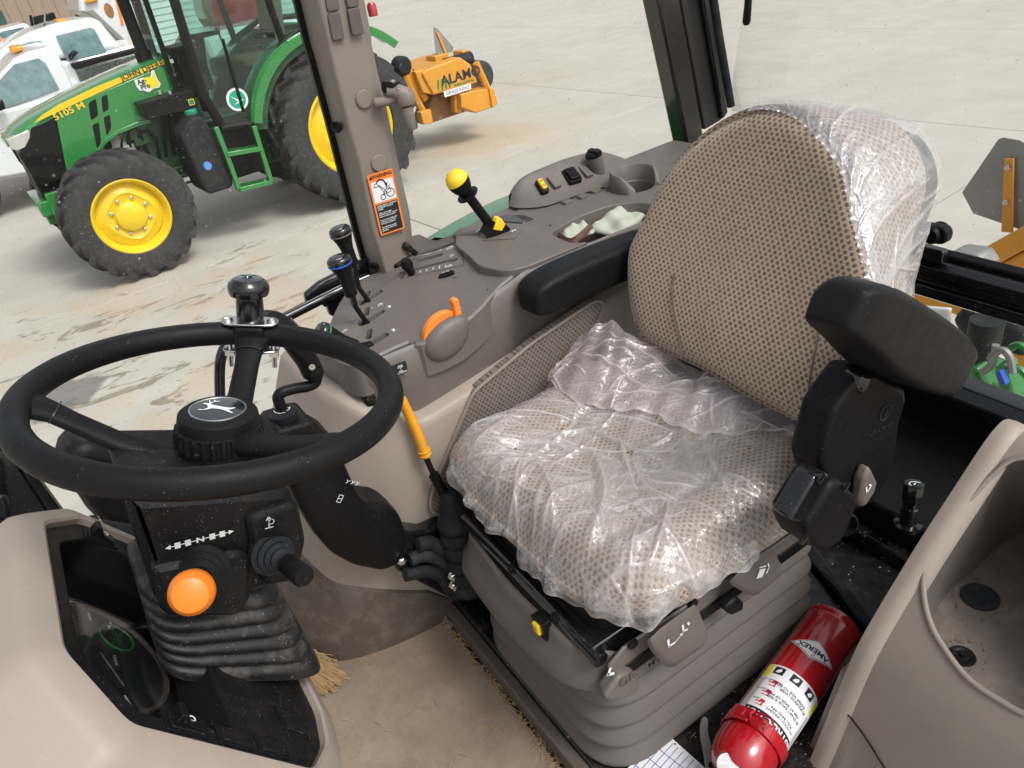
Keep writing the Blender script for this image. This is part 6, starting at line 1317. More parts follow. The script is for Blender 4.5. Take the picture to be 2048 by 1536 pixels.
# ------------------------------------------------------------------ the operator's seat
st = thing('operator_seat', 'tan patterned suspension seat with black armrests and taupe bellows base', 'seat', (.795, -.65, 1.15))
SX0, SX1, SY0, SY1 = .552, 1.080, -.88, -.398
def plan_rr(x0, x1, y0, y1, rf, rb, n=10):
    """plan outline, rounded at the front (rf) and back (rb)"""
    return rpoly([(x0, y0), (x1, y0), (x1, y1), (x0, y1)], [rb, rb, rf, rf], n)
def densify(poly, step):
    out = []; n = len(poly)
    for i in range(n):
        a, b = Vector(poly[i]), Vector(poly[(i+1) % n]); k = max(1, int((b-a).length/step))
        for j in range(k): out.append(tuple(a.lerp(b, j/k)))
    return out
# bellows: four stacked pleats
def lay(x0, x1, y0, y1, z, rf=.10, rb=.06): return [V(a, b, z) for a, b in densify(plan_rr(x0, x1, y0, y1, rf, rb, 8), .02)]
bx0, bx1, by0, by1 = .588, 1.02, -.905, -.378
base_ring = plan_rr(bx0, bx1, by0, by1, .10, .06, 8); base_ring = densify(base_ring, .02); cx_, cy_ = .80, -.635
def scl(k, z, tilt=0): 
    return [V(cx_ + (a-cx_)*k, cy_ + (b-cy_)*k, z + tilt*(b - cy_)) for a, b in base_ring]
rings = []; z = 1.152; NP = 5; PH = .052
rings.append(scl(.93, z))
for k in range(NP):
    s0 = 1.0 - .008*k
    rings += [scl(s0*.955, z + .001), scl(s0*1.0, z + .004), scl(s0*1.006, z + .008), scl(s0*1.0, z + .013), scl(s0*.965, z + .030), scl(s0*.925, z + .045), scl(s0*.905, z + PH - .002)]
    z += PH
rings += [scl(.95, z + .004), scl(.955, z + .012), scl(.95, z + .02), scl(.92, z + .022)]
m = MB(); m.loft(rings); m.build('bellows', M['bellows'], st, smooth=60)
ZB = z + .02
# tall front apron of the bellows with the yellow switch
f_ = Fr((0, by1 - .004, 0), (-1, 0, 0), (0, 0, 1))               # facing forward: x to the left, y up
if f_.z.y < 0: f_.z = -f_.z
ap = [(-.985, 1.395), (-.985, ZB+.012), (-.96, ZB + .035), (-.70, ZB + .030), (-.64, ZB + .02), (-.615, ZB-.0), (-.63, 1.395)]
g = []
for t in np.linspace(0, 1, 24):
    x = 1.0 - .40*t; bow = .018*math.sin(math.pi*t); dy = .03*max(0, (t-.82)/.18)**2 + .02*max(0, (.1-t)/.1)
    g.append([V(x, by1 + .002 + bow - dy, 1.375), V(x, by1 + .020 + bow - dy, 1.385), V(x, by1 + .022 + bow - dy, 1.392), V(x, by1 + .006 + bow - dy, 1.41), V(x, by1 - .004 + bow - dy, ZB + .012), V(x, by1 - .008 + bow - dy, ZB + .030 - .01*t), V(x, by1 - .016 + bow - dy, ZB + .032 - .01*t)])
m = MB(); m.grid(g); m.build('front_apron', M['bellows'], st, smooth=60, solid=.004)
def apr(px, py): return P(px, py, y=by1 + .012)
f_ = Fr(apr(1081, 1254), apr(1100, 1272) - apr(1066, 1240), (0, 0, 1)); f_ = f_ if f_.z.y > 0 else Fr(f_.o, -f_.x, f_.y)
m = MB(); m.prism(f_, rrect(.034, .036, .004), -.012, .004, .001); ysw = m.build('height_switch', M['black'], st, bevel=.001)
m = MB(); m.prism(f_.at(.0, .002, .004), rrect(.016, .020, .002), 0, .006, .002); m.build('yellow_rocker', M['yellow'], ysw, bevel=.001)
for px, py in ((1022, 1138), (1110, 1235)):
    m = MB(); m.lathe(axframe(P(px, py, y=by1 + .004), (0, 1, .3)), [(.008, -.004), (.009, .002), (.005, .004), (0, .003)], 16); m.build('trim_clip', M['black'], st)
# black steel frame under the cushion
m = MB(); m.prism(WORLD, plan_rr(.585, 1.005, -.88, -.405, .03, .05), 1.405, 1.432); m.build('upper_plate', M['black'], st, bevel=.004)
m = MB(); m.tube([V(.995, -.395, 1.468), V(.60, -.395, 1.458)], .013, 12); m.build('slide_bar', M['black_gloss'], st)
for xx in (.63, .97):
    m = MB(); m.box(WORLD, (xx-.018, -.86, 1.432), (xx+.018, -.39, 1.475)); m.build('slide_rail', M['black_gloss'], st, bevel=.003)
m = MB(); m.prism(WORLD, plan_rr(.62, .985, -.86, -.41, .05, .05), 1.47, 1.505); m.build('cushion_pan', M['black'], st, bevel=.006)
# taupe side skirts carrying the levers, seen on the door side
m = MB(); m.loft([[V(x, y, z) for y, z in ((-.40, 1.405), (-.40, 1.452), (-.43, 1.468), (-.84, 1.455), (-.86, 1.41))] for x in (.588, .594)]); m.build('side_skirt', M['taupe'], st, bevel=.002)
for px, py in ((1265, 1287), (1385, 1207)):
    m = MB(); m.lathe(axframe(P(px, py, x=.586), (-1, 0, 0)), [(.009, 0), (.009, .003), (.005, .004), (0, .004)], 14); m.build('trim_clip', M['black'], st)
def paddle(pxs, x, name, syms):
    q = [P(*c, x=x) for c in pxs]; ctr = sum(q, V(0, 0, 0))/len(q); dn = V(-.45, 0, .89)*.010
    rings = [[ctr + (p - ctr)*1.0 - dn for p in q], [ctr + (p-ctr)*1.03 for p in q], [ctr + (p-ctr)*1.0 + dn*.8 for p in q], [ctr + (p-ctr)*.86 + dn*1.2 for p in q]]
    m = MB(); m.loft(rings); o = m.build(name, M['taupe'], st, smooth=60, bevel=.001)
    fz = (q[1] - q[0]).cross(q[2] - q[1]).normalized()
    if fz.dot(CAM - ctr) < 0: fz = -fz
    fx = CR - fz*CR.dot(fz); mk = MB()
    for (px, py, kind) in syms:
        p = PP(px, py, ctr + dn*1.3, fz); f2 = Fr(p, fx, ez=fz)
        if kind == 'seat': strokes(mk, f2, [[(-.006, .009), (-.002, -.006), (.008, -.004)]], .0042, .0012)
        if kind == 'seat2': strokes(mk, f2, [[(-.005, .008), (-.001, -.006), (.006, -.006)], [(.009, .002), (.006, .007)]], .0036, .0012)
        if kind == 'arrow': strokes(mk, f2, [[(-.007, -.006), (.007, .006)], [(.002, .006), (.007, .006), (.007, .001)]], .0016, .0012)
        if kind == 'swivel':
            decal(mk, f2, [(-.010, -.008), (.004, -.011), (.009, .004), (-.006, .009)], .0012); strokes(mk, f2, [[(-.007, .013), (.008, .009)], [(.013, -.008), (.017, .002), (.012, .012)]], .0026, .0012)
    mk.build('lever_mark', M['white_ink'], o, smooth=0); return o
paddle([(1297, 1280), (1320, 1258), (1385, 1212), (1392, 1218), (1412, 1270), (1408, 1290), (1352, 1330), (1335, 1330), (1305, 1298)], .555, 'slide_lever', [(1340, 1285, 'seat'), (1368, 1255, 'seat2'), (1356, 1275, 'arrow')])
paddle([(1462, 1160), (1500, 1120), (1535, 1100), (1545, 1108), (1563, 1140), (1560, 1152), (1518, 1186), (1502, 1186), (1470, 1168)], .555, 'swivel_lever', [(1522, 1144, 'swivel')])
# lumbar knob at the front corner
q = [P(*c, x=.60) for c in ((1192, 1366), (1222, 1325), (1248, 1318), (1262, 1330), (1264, 1356), (1240, 1370), (1198, 1378))]; m = MB(); m.loft([[p for p in q], [p + V(-.028, .008, .004) for p in q]]); kb = m.build('tilt_knob', M['taupe'], st, bevel=.007, seg=3)
p = P(1222, 1342, x=.573); f2 = Fr(p, CR - V(-1, 0, 0)*CR.dot(V(-1, 0, 0)), ez=(-1, 0, 0)); m = MB(); strokes(m, f2, [[(-.003, .008), (-.006, -.002), (.004, -.006)]], .005, .0015); m.build('knob_mark', M['white_ink'], kb, smooth=0)
m = MB(); q = [P(*c, x=.575) for c in ((1430, 1205), (1455, 1180), (1470, 1190), (1470, 1206), (1445, 1218))]; m.loft([q, [p + V(-.02, 0, 0) for p in q]]); m.build('ride_tab', M['black'], st, bevel=.006)
f2 = Fr(P(1300, 1325, x=.571), P(1345, 1292, x=.571) - P(1260, 1352, x=.571), (0, 0, 1)); f2 = f2 if f2.z.x < 0 else Fr(f2.o, f2.x, -f2.y)
m = MB(); text(m, 'GRAMMER', .026, f2.at(0, -.002), .001, bold=.01); m.build('maker_lettering', M['taupe_dark'], st, smooth=0)
# cushion
cpl = densify(rpoly([(SX0, SY0), (SX1, SY0), (SX1, SY1), (SX0, SY1)], [.07, .07, .11, .16], 12), .012); CXc, CYc = .797, -.635
def cz(x, y):
    """height of the cushion's top surface"""
    u = (x - .797)/.25; v = (y - SY1)/(SY0 - SY1)       # v 0 at the front
    z = 1.606 + .022*min(1, abs(u))**3 - .012*(1 - abs(u)**2)*math.sin(math.pi*min(1, max(0, v)))
    z += .012*math.exp(-((v - .12)/.10)**2) + .045*max(0, v - .45)
    for s_ in (-.56, .56): z -= .006*math.exp(-((u - s_)/.05)**2)
    return z
def crown(k): return -.125*max(0, (k - .66)/.34)**2.6
rings = [[V(CXc + (a-CXc)*.93, CYc + (b-CYc)*.93, 1.515) for a, b in cpl], [V(CXc + (a-CXc)*.99, CYc + (b-CYc)*.985, 1.520) for a, b in cpl], [V(a, b, 1.535) for a, b in cpl], [V(CXc + (a-CXc)*1.004, CYc + (b-CYc)*1.004, 1.548) for a, b in cpl]]
for k in (1.0, .985, .965, .94, .91, .87, .82, .75, .66, .55, .43, .3, .16, .04):
    rings.append([V(CXc + (a-CXc)*k, CYc + (b-CYc)*k, cz(CXc + (a-CXc)*k, CYc + (b-CYc)*k) + crown(k)*.5) for a, b in cpl])
m = MB(); m.loft(rings); m.build('cushion', M['fabric'], st, smooth=180, uvf=lambda co, nn: (co.x, co.y) if nn.z > .55 else ((co.y, co.z) if abs(nn.x) > abs(nn.y) else (co.x, co.z)))
# backrest
BO = V(.80, -.795, 1.645); BT = V(0, -.2, .45).normalized(); BN = V(0, BT.z, -BT.y)
BF = Fr(BO, (-1, 0, 0), BT)                                      # x to the operator's left, y up, z forward
if BF.z.dot(BN) < 0: BF.z = -BF.z
bpx = [(1262, 650), (1250, 600), (1247, 550), (1252, 495), (1278, 440), (1308, 375), (1340, 325), (1385, 275), (1440, 235), (1500, 210), (1550, 207), (1600, 225), (1650, 270), (1695, 335), (1714, 420), (1734, 500), (1750, 570), (1754, 650), (1740, 740), (1704, 800), (1660, 852), (1620, 862), (1560, 832), (1480, 792), (1400, 742), (1320, 704), (1282, 682)]
bl_ = [PP(*c, BO, BN) - BO for c in bpx]; bpoly = [((p).dot(BF.x), p.dot(BF.y)) for p in bl_]
bc = [(p.x, p.y) for p in catmull([V(a, b, 0) for a, b in bpoly], 5, True)]; bcx = sum(p[0] for p in bc)/len(bc); bcy = sum(p[1] for p in bc)/len(bc)
def bz(u, s):
    """padding relief of the backrest: side bolsters, shoulder taper, lumbar"""
    uu = (u - bcx)/.25; z = .020*min(1, abs(uu))**2 - .006 + .016*math.exp(-((s - .12)/.10)**2)*(1 - min(1, abs(uu)))
    return z
def bshift(a, b, d):
    """the door side of the backrest leans out at the shoulder and tucks in lower down"""
    w_ = min(1, max(0, (a - bcx)/.10 + .5))*max(0, -d)/.15
    return w_*float(np.interp(b, [.0, .2, .27, .31, .36, .41, .45, .49], [-.045, -.04, -.03, -.01, .017, .04, .058, .06])), w_*float(np.interp(b, [.36, .45, .49], [0, .022, .034]))
rings = []
for k, d in ((.86, -.165), (.95, -.158), (1.0, -.14), (1.02, -.10), (1.025, -.06), (1.014, -.030), (1.0, -.012)): rings.append([BF(bcx + (a-bcx)*k + bshift(a, b, d)[0], bcy + (b-bcy)*k + bshift(a, b, d)[1], d) for a, b in bc])
for k in (.985, .965, .94, .90, .85, .78, .70, .6, .48, .35, .2, .05):
    e = -.030*max(0, (k - .86)/.14)**2.2
    rings.append([BF(bcx + (a-bcx)*k, bcy + (b-bcy)*k, e + bz(bcx + (a-bcx)*k, bcy + (b-bcy)*k)) for a, b in bc])
m = MB(); m.loft(rings); bk = m.build('backrest', M['fabric'], st, smooth=180, uvf=lambda co, nn: ((co - BO).dot(BF.x), (co - BO).dot(BF.y)) if abs(nn.dot(BF.z)) > .55 else (((co-BO).dot(BF.z), (co-BO).dot(BF.y)) if abs(nn.dot(BF.x)) > abs(nn.dot(BF.y)) else ((co-BO).dot(BF.x), (co-BO).dot(BF.z))))
for pts in ([(1352, 548), (1350, 585), (1354, 625), (1362, 672), (1364, 715)], [(1652, 600), (1642, 680), (1628, 760), (1622, 840)]):
    m = MB(); rr_ = []
    for c in pts: p = PP(*c, BO, BN) - BO; rr_.append(BF(p.dot(BF.x), p.dot(BF.y), bz(p.dot(BF.x), p.dot(BF.y)) + .0008))
    m.tube(catmull(rr_, 5), .0022, 6, sq=(.5, 1)); m.build('seam', plastic('seam_thread', (.13, .10, .075), .9, .1, grain=0), bk)
# black shell behind
m = MB(); m.loft([[BF(bcx + (a-bcx)*k + bshift(a, b, d)[0], bcy + (b-bcy)*k + bshift(a, b, d)[1], d) for a, b in bc] for k, d in ((.93, -.150), (.95, -.165), (.93, -.185), (.8, -.195))]); m.build('back_shell', M['black'], st, smooth=60)
# right armrest
def armrest(secs, name, mat='black_grain'):
    m = MB(); m.loft(secs); o = m.build(name, M[mat], st, smooth=60); finish(o, 0, 0, 2, 2); return o
secs = []; A0, A1 = V(1.108, -.98, 1.780), V(1.100, -.655, 1.800); d = (A1-A0); L = d.length; d.normalize(); upv = (V(0, 0, 1) - d*d.z).normalized(); sdv = d.cross(upv)
for t, hh, ww, dz in ((0, .036, .036, 0), (.1, .040, .040, 0), (.4, .041, .041, -.002), (.75, .040, .042, -.006), (.90, .037, .041, -.012), (.97, .031, .037, -.016), (1.0, .02, .028, -.018)):
    c = A0 + d*(L*t) + V(0, 0, dz); secs.append([c + sdv*(a*ww) + upv*(b*hh) for a, b in rpoly([(-1, -.9), (.85, -1), (1, .7), (.6, 1), (-.7, 1), (-1, .75)], .35, 3)])
armrest(secs, 'armrest')
# raised left armrest
secs = []; A0, A1 = V(.505, -1.035, 1.712), V(.495, -.712, 1.950); d = (A1-A0); L = d.length; d.normalize(); upv = (V(0, 0, 1) - d*d.z).normalized(); sdv = d.cross(upv)
for t, hh, ww, dz in ((0, .030, .030, .0), (.04, .042, .040, 0), (.25, .052, .046, 0), (.5, .054, .047, 0), (.68, .050, .045, .004), (.80, .044, .043, .010), (.92, .038, .041, .010), (.985, .030, .036, .006), (1.0, .018, .022, .004)):
    c = A0 + d*(L*t) + upv*dz; secs.append([c + sdv*(a*ww) + upv*(b*hh) for a, b in rpoly([(-1, -.9), (.9, -1), (1, .35), (.55, 1), (-.75, 1), (-1, .8)], .28, 3)])
armrest(secs, 'armrest')
# side bracket with maker's emblem
sb_ = [(1640, 930), (1650, 890), (1668, 826), (1698, 782), (1728, 742), (1756, 744), (1813, 778), (1816, 800), (1802, 845), (1796, 900), (1778, 965), (1742, 1012), (1700, 1030), (1655, 985)]
q = [P(*c, x=.505) for c in sb_]; m = MB(); m.loft([[p + V(.0, 0, 0) for p in q], [p + V(.055, 0, 0) for p in q]]); sbk = m.build('side_bracket', M['black'], st, bevel=.010, seg=3)
ef2 = Fr(P(1770, 825, x=.5045), (P(1800, 812, x=.5045) - P(1740, 842, x=.5045)), (0, 0, 1)); ef2 = ef2 if ef2.z.x < 0 else Fr(ef2.o, ef2.x, -ef2.y)
m = MB(); m.lathe(ef2, [(.0105, 0), (.011, .0012), (.0135, .0012), (.014, 0)], 28, caps=False); decal(m, ef2, [(-.002, -.008), (.007, -.004), (.006, .006), (.001, .004)], .0008); m.build('emblem', M['rubber'], sbk)
m = MB(); text(m, 'GRAMMER', .0115, ef2.at(.001, -.028), .0006, bold=.01, sx=1.1); m.build('maker_lettering', M['rubber'], sbk, smooth=0)
m = MB(); q = [P(*c, x=.500) for c in ((1716, 778), (1728, 750), (1748, 752), (1736, 782), (1724, 792))]; m.loft([q, [p + V(.03, 0, 0) for p in q]]); m.build('armrest_pivot', M['black_gloss'], st, bevel=.005)
# recline paddle
q = [P(*c, x=.485) for c in ((1722, 1000), (1728, 960), (1742, 934), (1757, 965), (1752, 985), (1734, 1012), (1724, 1018))]; m = MB(); m.loft([q, [p + V(.02, 0, 0) for p in q]]); rp = m.build('recline_paddle', M['taupe'], st, bevel=.006)
p = P(1735, 978, x=.4845); f2 = Fr(p, CR + V(1, 0, 0)*(-CR.x), ez=(-1, 0, 0)); m = MB(); strokes(m, f2, [[(-.006, .006), (-.001, -.006), (.007, .004)], [(.0, .008), (.004, .006)]], .003, .001); m.build('paddle_mark', M['white_ink'], rp, smooth=0)
# belt reel / buckle housing on the door side
q = [P(*c, x=.465) for c in ((1598, 1040), (1650, 958), (1668, 952), (1700, 985), (1702, 1005), (1672, 1075), (1640, 1096), (1612, 1088), (1600, 1062))]; m = MB(); m.loft([[p + V(-.012, 0, 0) for p in q], [p + V(.05, 0, 0) for p in q]]); m.build('belt_reel', M['black'], st, bevel=.012, seg=3)
q = [P(*c, x=.455) for c in ((1580, 1040), (1630, 955), (1650, 945), (1664, 952), (1604, 1050))]; m = MB(); m.loft([[p for p in q], [p + V(.03, 0, 0) for p in q]]); m.build('belt_slot', M['black_gloss'], st, bevel=.004)
for c in ((1606, 1078), (1640, 955), (1690, 972)):
    m = MB(); m.lathe(axframe(P(*c, x=.4535), (-1, 0, 0)), [(.008, 0), (.008, .002), (.004, .003), (0, .003)], 14); m.build('reel_screw', M['black_gloss'], st)
a = P(1692, 1050, x=.47); f2 = axframe(a, (-.75, .35, .2)); m = MB(); m.lathe(f2, [(.0, -.06), (.017, -.06), (.019, .0), (.0165, .002), (.0150, -.01), (0, -.012)], 24); m.build('round_socket', M['black'], st)

# ------------------------------------------------------------------ thin plastic covers
def film(name, base=.05, pink=0.0, streak=.6, rough=.10, haze=.0):
    n = N(name); c = n.coord(); at = n.n('ShaderNodeAttribute', attribute_name='crest'); crest = at.outputs['Fac']
    f1 = n.voro(c, 55); f2 = n.voro(n.coord(scale=(1, .55, 1), rot=(0, 0, .7)), 120); w1 = n.noise(c, 26, 4, .6, 1.2)
    f3 = n.voro(n.coord(scale=(1, 1.6, 1), rot=(0, 0, 2.2)), 230); h = n.math('ADD', n.math('ADD', n.math('ADD', n.math('MULTIPLY', f1, .40), n.math('MULTIPLY', f2, .34)), n.math('MULTIPLY', f3, .17)), n.math('MULTIPLY', w1, .7))
    nm = n.bump(h, .5, .0048)
    rid = n.math('SUBTRACT', 1, n.math('MULTIPLY', n.math('ABSOLUTE', n.math('SUBTRACT', n.noise(n.coord(scale=(1, .45, 1), rot=(0, 0, .75)), 42, 4, .62, 1.5), .5)), 22), clamp=True)
    patch = n.ramp(n.noise(c, 11, 3), .45, .62)
    fac = n.math('ADD', base, n.math('MULTIPLY', crest, streak)); fac = n.math('ADD', fac, n.math('MULTIPLY', n.math('MULTIPLY', rid, patch), .30)); fac = n.math('ADD', fac, n.math('MULTIPLY', n.ramp(n.noise(c, 6, 3), .4, .7), .09 + haze), clamp=True)  # crests whitened: thicker folded layers, plus highlights put into the colour
    lw = n.n('ShaderNodeLayerWeight'); lw.inputs[0].default_value = .25; fac = n.math('ADD', fac, n.math('MULTIPLY', n.math('POWER', lw.outputs['Facing'], 2.0), .35), clamp=True)
    tr = n.n('ShaderNodeBsdfTransparent'); tr.inputs['Color'].default_value = (.98, .975 - .03*pink, .975 - .03*pink, 1)
    df = n.n('ShaderNodeBsdfDiffuse'); df.inputs['Color'].default_value = (.86, .86 - .14*pink, .87 - .11*pink, 1); n.l(nm, df.inputs['Normal'])
    tl = n.n('ShaderNodeBsdfTranslucent'); tl.inputs['Color'].default_value = (.86, .86 - .14*pink, .87 - .11*pink, 1)
    d1 = n.n('ShaderNodeMixShader'); d1.inputs[0].default_value = .35; n.l(df.outputs[0], d1.inputs[1]); n.l(tl.outputs[0], d1.inputs[2])
    m1 = n.n('ShaderNodeMixShader'); n.l(fac, m1.inputs[0]); n.l(tr.outputs[0], m1.inputs[1]); n.l(d1.outputs[0], m1.inputs[2])
    gl = n.n('ShaderNodeBsdfGlossy'); gl.inputs['Roughness'].default_value = rough; n.l(nm, gl.inputs['Normal'])
    fr = n.n('ShaderNodeFresnel'); fr.inputs['IOR'].default_value = 1.5; n.l(nm, fr.inputs['Normal'])
    m2 = n.n('ShaderNodeMixShader'); n.l(n.math('MINIMUM', n.math('ADD', n.math('MULTIPLY', fr.outputs[0], 1.3), n.math('MULTIPLY', crest, .12)), .30), m2.inputs[0]); n.l(m1.outputs[0], m2.inputs[1]); n.l(gl.outputs[0], m2.inputs[2])
    n.l(m2.outputs[0], n.out.inputs[0]); return n.done()
M['film'] = film('thin_clear_plastic_film', .15, .12, .55, .15, .10); M['film_pink'] = film('folded_plastic_film', .20, .7, .55, .18, .06)
def fold_set(n, box, ang, spread, lmin, lmax, hmax, seed, wmin=.003, wmax=.010):
    r = np.random.default_rng(seed); out = []
    for k in range(n):
        p = np.array([r.uniform(box[0], box[1]), r.uniform(box[2], box[3])]); a = (ang(p) if callable(ang) else ang) + r.normal()*spread; L = r.uniform(lmin, lmax); dv = np.array([math.cos(a), math.sin(a)])
        out.append((p - dv*L/2, p + dv*L/2, hmax*r.uniform(.2, 1)**1.4, r.uniform(wmin, wmax), r.normal()*.06*L))
    return out
def foldz(X, Y, fs):
    """height and crest strength of a set of folds at arrays of points"""
    Zv = np.zeros_like(X); Cr = np.zeros_like(X)
    for a, b, h, w_, cv in fs:
        dx, dy = b[0]-a[0], b[1]-a[1]; L2 = dx*dx + dy*dy; L = math.sqrt(L2); t = ((X-a[0])*dx + (Y-a[1])*dy)/L2; ok = (t > 0) & (t < 1)
        st_ = np.where(ok, np.sin(np.pi*np.clip(t, 0, 1)), 0); ad = np.abs(((X-a[0])*dy - (Y-a[1])*dx)/L + cv*st_); q = np.clip(1 - ad/w_, 0, 1)*(st_ > 0)
        Zv = np.maximum(Zv, h*q**1.2*st_**.7) + .25*np.minimum(Zv, h*q**1.2*st_**.7); Cr = np.maximum(Cr, (q**2.6)*st_**.7*min(1, h/.006)*min(1, .007/w_))
    return Zv, Cr
def film_obj(name, G, crest, mat, label):
    """grid of points (m, n, 3) and its crest values to an object"""
    mm, nn_ = G.shape[:2]; idx = np.arange(mm*nn_).reshape(mm, nn_); F = np.stack([idx[:-1, :-1], idx[:-1, 1:], idx[1:, 1:], idx[1:, :-1]], -1).reshape(-1, 4)
    me = bpy.data.meshes.new(name); me.from_pydata(G.reshape(-1, 3).tolist(), [], F.tolist()); at = me.attributes.new('crest', 'FLOAT', 'POINT'); at.data.foreach_set('value', crest.reshape(-1).astype(np.float32))
    o = link(name, me, M[mat], None); finish(o, 180); return tag(o, label, 'plastic cover')
tens = lambda p: math.atan2(-.62 - p[1], .86 - p[0]) if p[0] > .84 else math.atan2(p[1] + .62, p[0] - .80) + .3
FS = fold_set(70, (.82, 1.07, -.80, -.36), -2.45, .22, .10, .30, .007, 21, .002, .006) + fold_set(90, (.52, 1.06, -.86, -.37), tens, .6, .03, .14, .007, 22) + fold_set(26, (.55, 1.04, -.80, -.40), tens, .9, .14, .34, .009, 25, .014, .040) + fold_set(40, (.54, .95, -.74, -.38), 1.0, .9, .10, .26, .011, 23, .006, .016) + fold_set(220, (.52, 1.07, -.87, -.37), 0, 3.0, .015, .05, .004, 24, .0015, .004)
FS += [((.87, -.60), (.66, -.43), .016, .020, .03), ((.80, -.64), (.60, -.60), .013, .02, -.03), ((.90, -.50), (.72, -.41), .013, .016, .02), ((.99, -.44), (.82, -.60), .012, .012, .02), ((.70, -.62), (.57, -.45), .015, .018, .02), ((.78, -.56), (.74, -.39), .015, .018, -.02)]
per = cpl; acc = [0]
for i in range(len(per)): acc.append(acc[-1] + (Vector(per[(i+1) % len(per)]) - Vector(per[i])).length)
def at_per(t):
    s = (t % 1)*acc[-1]; i = max(0, min(len(per)-1, int(np.searchsorted(acc, s)) - 1)); a, b = Vector(per[i]), Vector(per[(i+1) % len(per)]); L = acc[i+1]-acc[i]; return a.lerp(b, (s - acc[i])/L if L else 0)
rf_ = np.random.default_rng(5); ph = rf_.random(6)*6.28; NA = 560; KS = np.concatenate([[.02], np.linspace(.05, 1.0, 150)]); NS = 20
G = np.zeros((NA + 1, len(KS) + NS, 3))
for i in range(NA + 1):
    e = at_per(i/NA)
    for j, k in enumerate(KS):
        x, y = CXc + (e.x-CXc)*k, CYc + (e.y-CYc)*k; G[i, j] = (x, y, cz(x, y) + crown(k)*.5 + .003)
    out = Vector((e.x - CXc, e.y - CYc)).normalized(); an = 2*math.pi*i/NA
    drop = .030 + .010*math.sin(3*an + ph[0]) + .007*math.sin(8*an + ph[1]) + .006*math.sin(17*an + ph[2])
    for j in range(1, NS + 1):
        s = j/NS; flare = .008 + .005*math.sin(23*an + ph[3] + s) + .003*math.sin(47*an + ph[4]) + .008*s*math.sin(11*an + ph[5])
        G[i, len(KS) + j - 1] = (e.x + out.x*(flare*min(1, 2*s) + .003), e.y + out.y*(flare*min(1, 2*s) + .003), G[i, len(KS)-1, 2] - drop*s)
Zf, Cf = foldz(G[..., 0], G[..., 1], FS)
G[:, :len(KS), 2] += Zf[:, :len(KS)]; G[:, len(KS):, 2] += Zf[:, len(KS)-1:len(KS)]*np.linspace(1, 0, NS)[None]
for i in range(NA + 1): Cf[i, len(KS):] = np.maximum(Cf[i, len(KS):], .55*np.linspace(0, 1, NS)**6 + .4*max(0, math.sin(23*2*math.pi*i/NA + ph[3]))**3)
film_obj('seat_cover_film', G, Cf, 'film', 'clear crumpled plastic film draped over the seat cushion')
# bunched pinkish folds at the back of the cushion
bq = [(1105, 752), (1150, 690), (1185, 652), (1225, 638), (1258, 668), (1330, 700), (1395, 742), (1430, 726), (1510, 770), (1600, 815), (1650, 862), (1645, 905)]
fq = [(1095, 760), (1110, 775), (1150, 800), (1200, 812), (1240, 822), (1300, 828), (1340, 846), (1400, 862), (1480, 868), (1550, 864), (1610, 882), (1655, 920)]
zb_ = [1.628, 1.66, 1.70, 1.71, 1.69, 1.665, 1.65, 1.665, 1.655, 1.645, 1.63, 1.62]
B_ = catmull([P(*c, z=zz) for c, zz in zip(bq, zb_)], 30); F_ = catmull([P(*c, z=1.620) for c in fq], 30); NJ = 110
G = np.zeros((len(B_), NJ, 3))
for i, (a, b) in enumerate(zip(B_, F_)):
    for j in range(NJ):
        s = j/(NJ-1); p = a.lerp(b, s) + V(0, 0, .010*math.sin(math.pi*s) + .004*math.sin(7*s + i*.05) + .003*math.sin(i*.22 + 3*s)); G[i, j] = p
    G[i, 0] = a + V(0, -.025, -.04)
FB = fold_set(90, (.55, 1.1, -.86, -.55), -2.4, .55, .06, .22, .009, 31, .002, .006) + fold_set(150, (.55, 1.1, -.86, -.55), 0, 3, .02, .07, .003, 32, .0015, .0035)
Zf, Cf = foldz(G[..., 0], G[..., 1], FB); G[..., 2] += Zf*(.3 + .7*np.sin(np.pi*np.linspace(0, 1, NJ)))[None]; Cf = np.maximum(Cf, .7*(np.linspace(0, 1, NJ)**30)[None])
film_obj('film_bunch', G, Cf, 'film_pink', 'pinkish bunched folds of plastic film where cushion meets backrest')
# film over the door side of the backrest
i0 = min(range(len(bc)), key=lambda k: (bc[k][0] - bpoly[9][0])**2 + (bc[k][1] - bpoly[9][1])**2); i1 = min(range(len(bc)), key=lambda k: (bc[k][0] - bpoly[17][0])**2 + (bc[k][1] - bpoly[17][1])**2)
ol = catmull([V(*bc[k], 0) for k in range(i0, i1 + 1)], 6); NJ = 100
FC = fold_set(46, (-.05, .40, -.02, .60), 1.3, .35, .08, .25, .010, 41, .002, .007) + fold_set(90, (-.05, .40, -.02, .60), .2, .8, .03, .12, .008, 42, .002, .006) + fold_set(14, (-.05, .40, -.02, .60), 1.2, .5, .15, .3, .011, 43, .012, .030)
U_ = np.zeros((len(ol), NJ)); W_ = U_.copy(); P0 = np.zeros((len(ol), NJ, 3)); kd = [(.955, .010), (.985, .004), (1.015, -.012), (1.038, -.045), (1.045, -.09), (1.035, -.135), (1.0, -.172)]
for i, e in enumerate(ol):
    for j in range(NJ):
        s = j/(NJ-1); k_, d_ = float(np.interp(s*6, range(7), [q[0] for q in kd])), float(np.interp(s*6, range(7), [q[1] for q in kd])); wob = (.0018*math.sin(i*.9) + .0012*math.sin(i*.37 + 1))*max(0, 1 - s*8)
        d_ = max(d_, -.172*(.35 + .65*min(1, i/(.12*len(ol)))))
        sh_ = bshift(e.x, e.y, d_); p = BF(bcx + (e.x-bcx)*k_ + sh_[0] + .004, bcy + (e.y-bcy)*(k_ + .012*math.sin(math.pi*s)) + sh_[1], d_ + wob); P0[i, j] = p; U_[i, j], W_[i, j] = e.x + s*.16, e.y
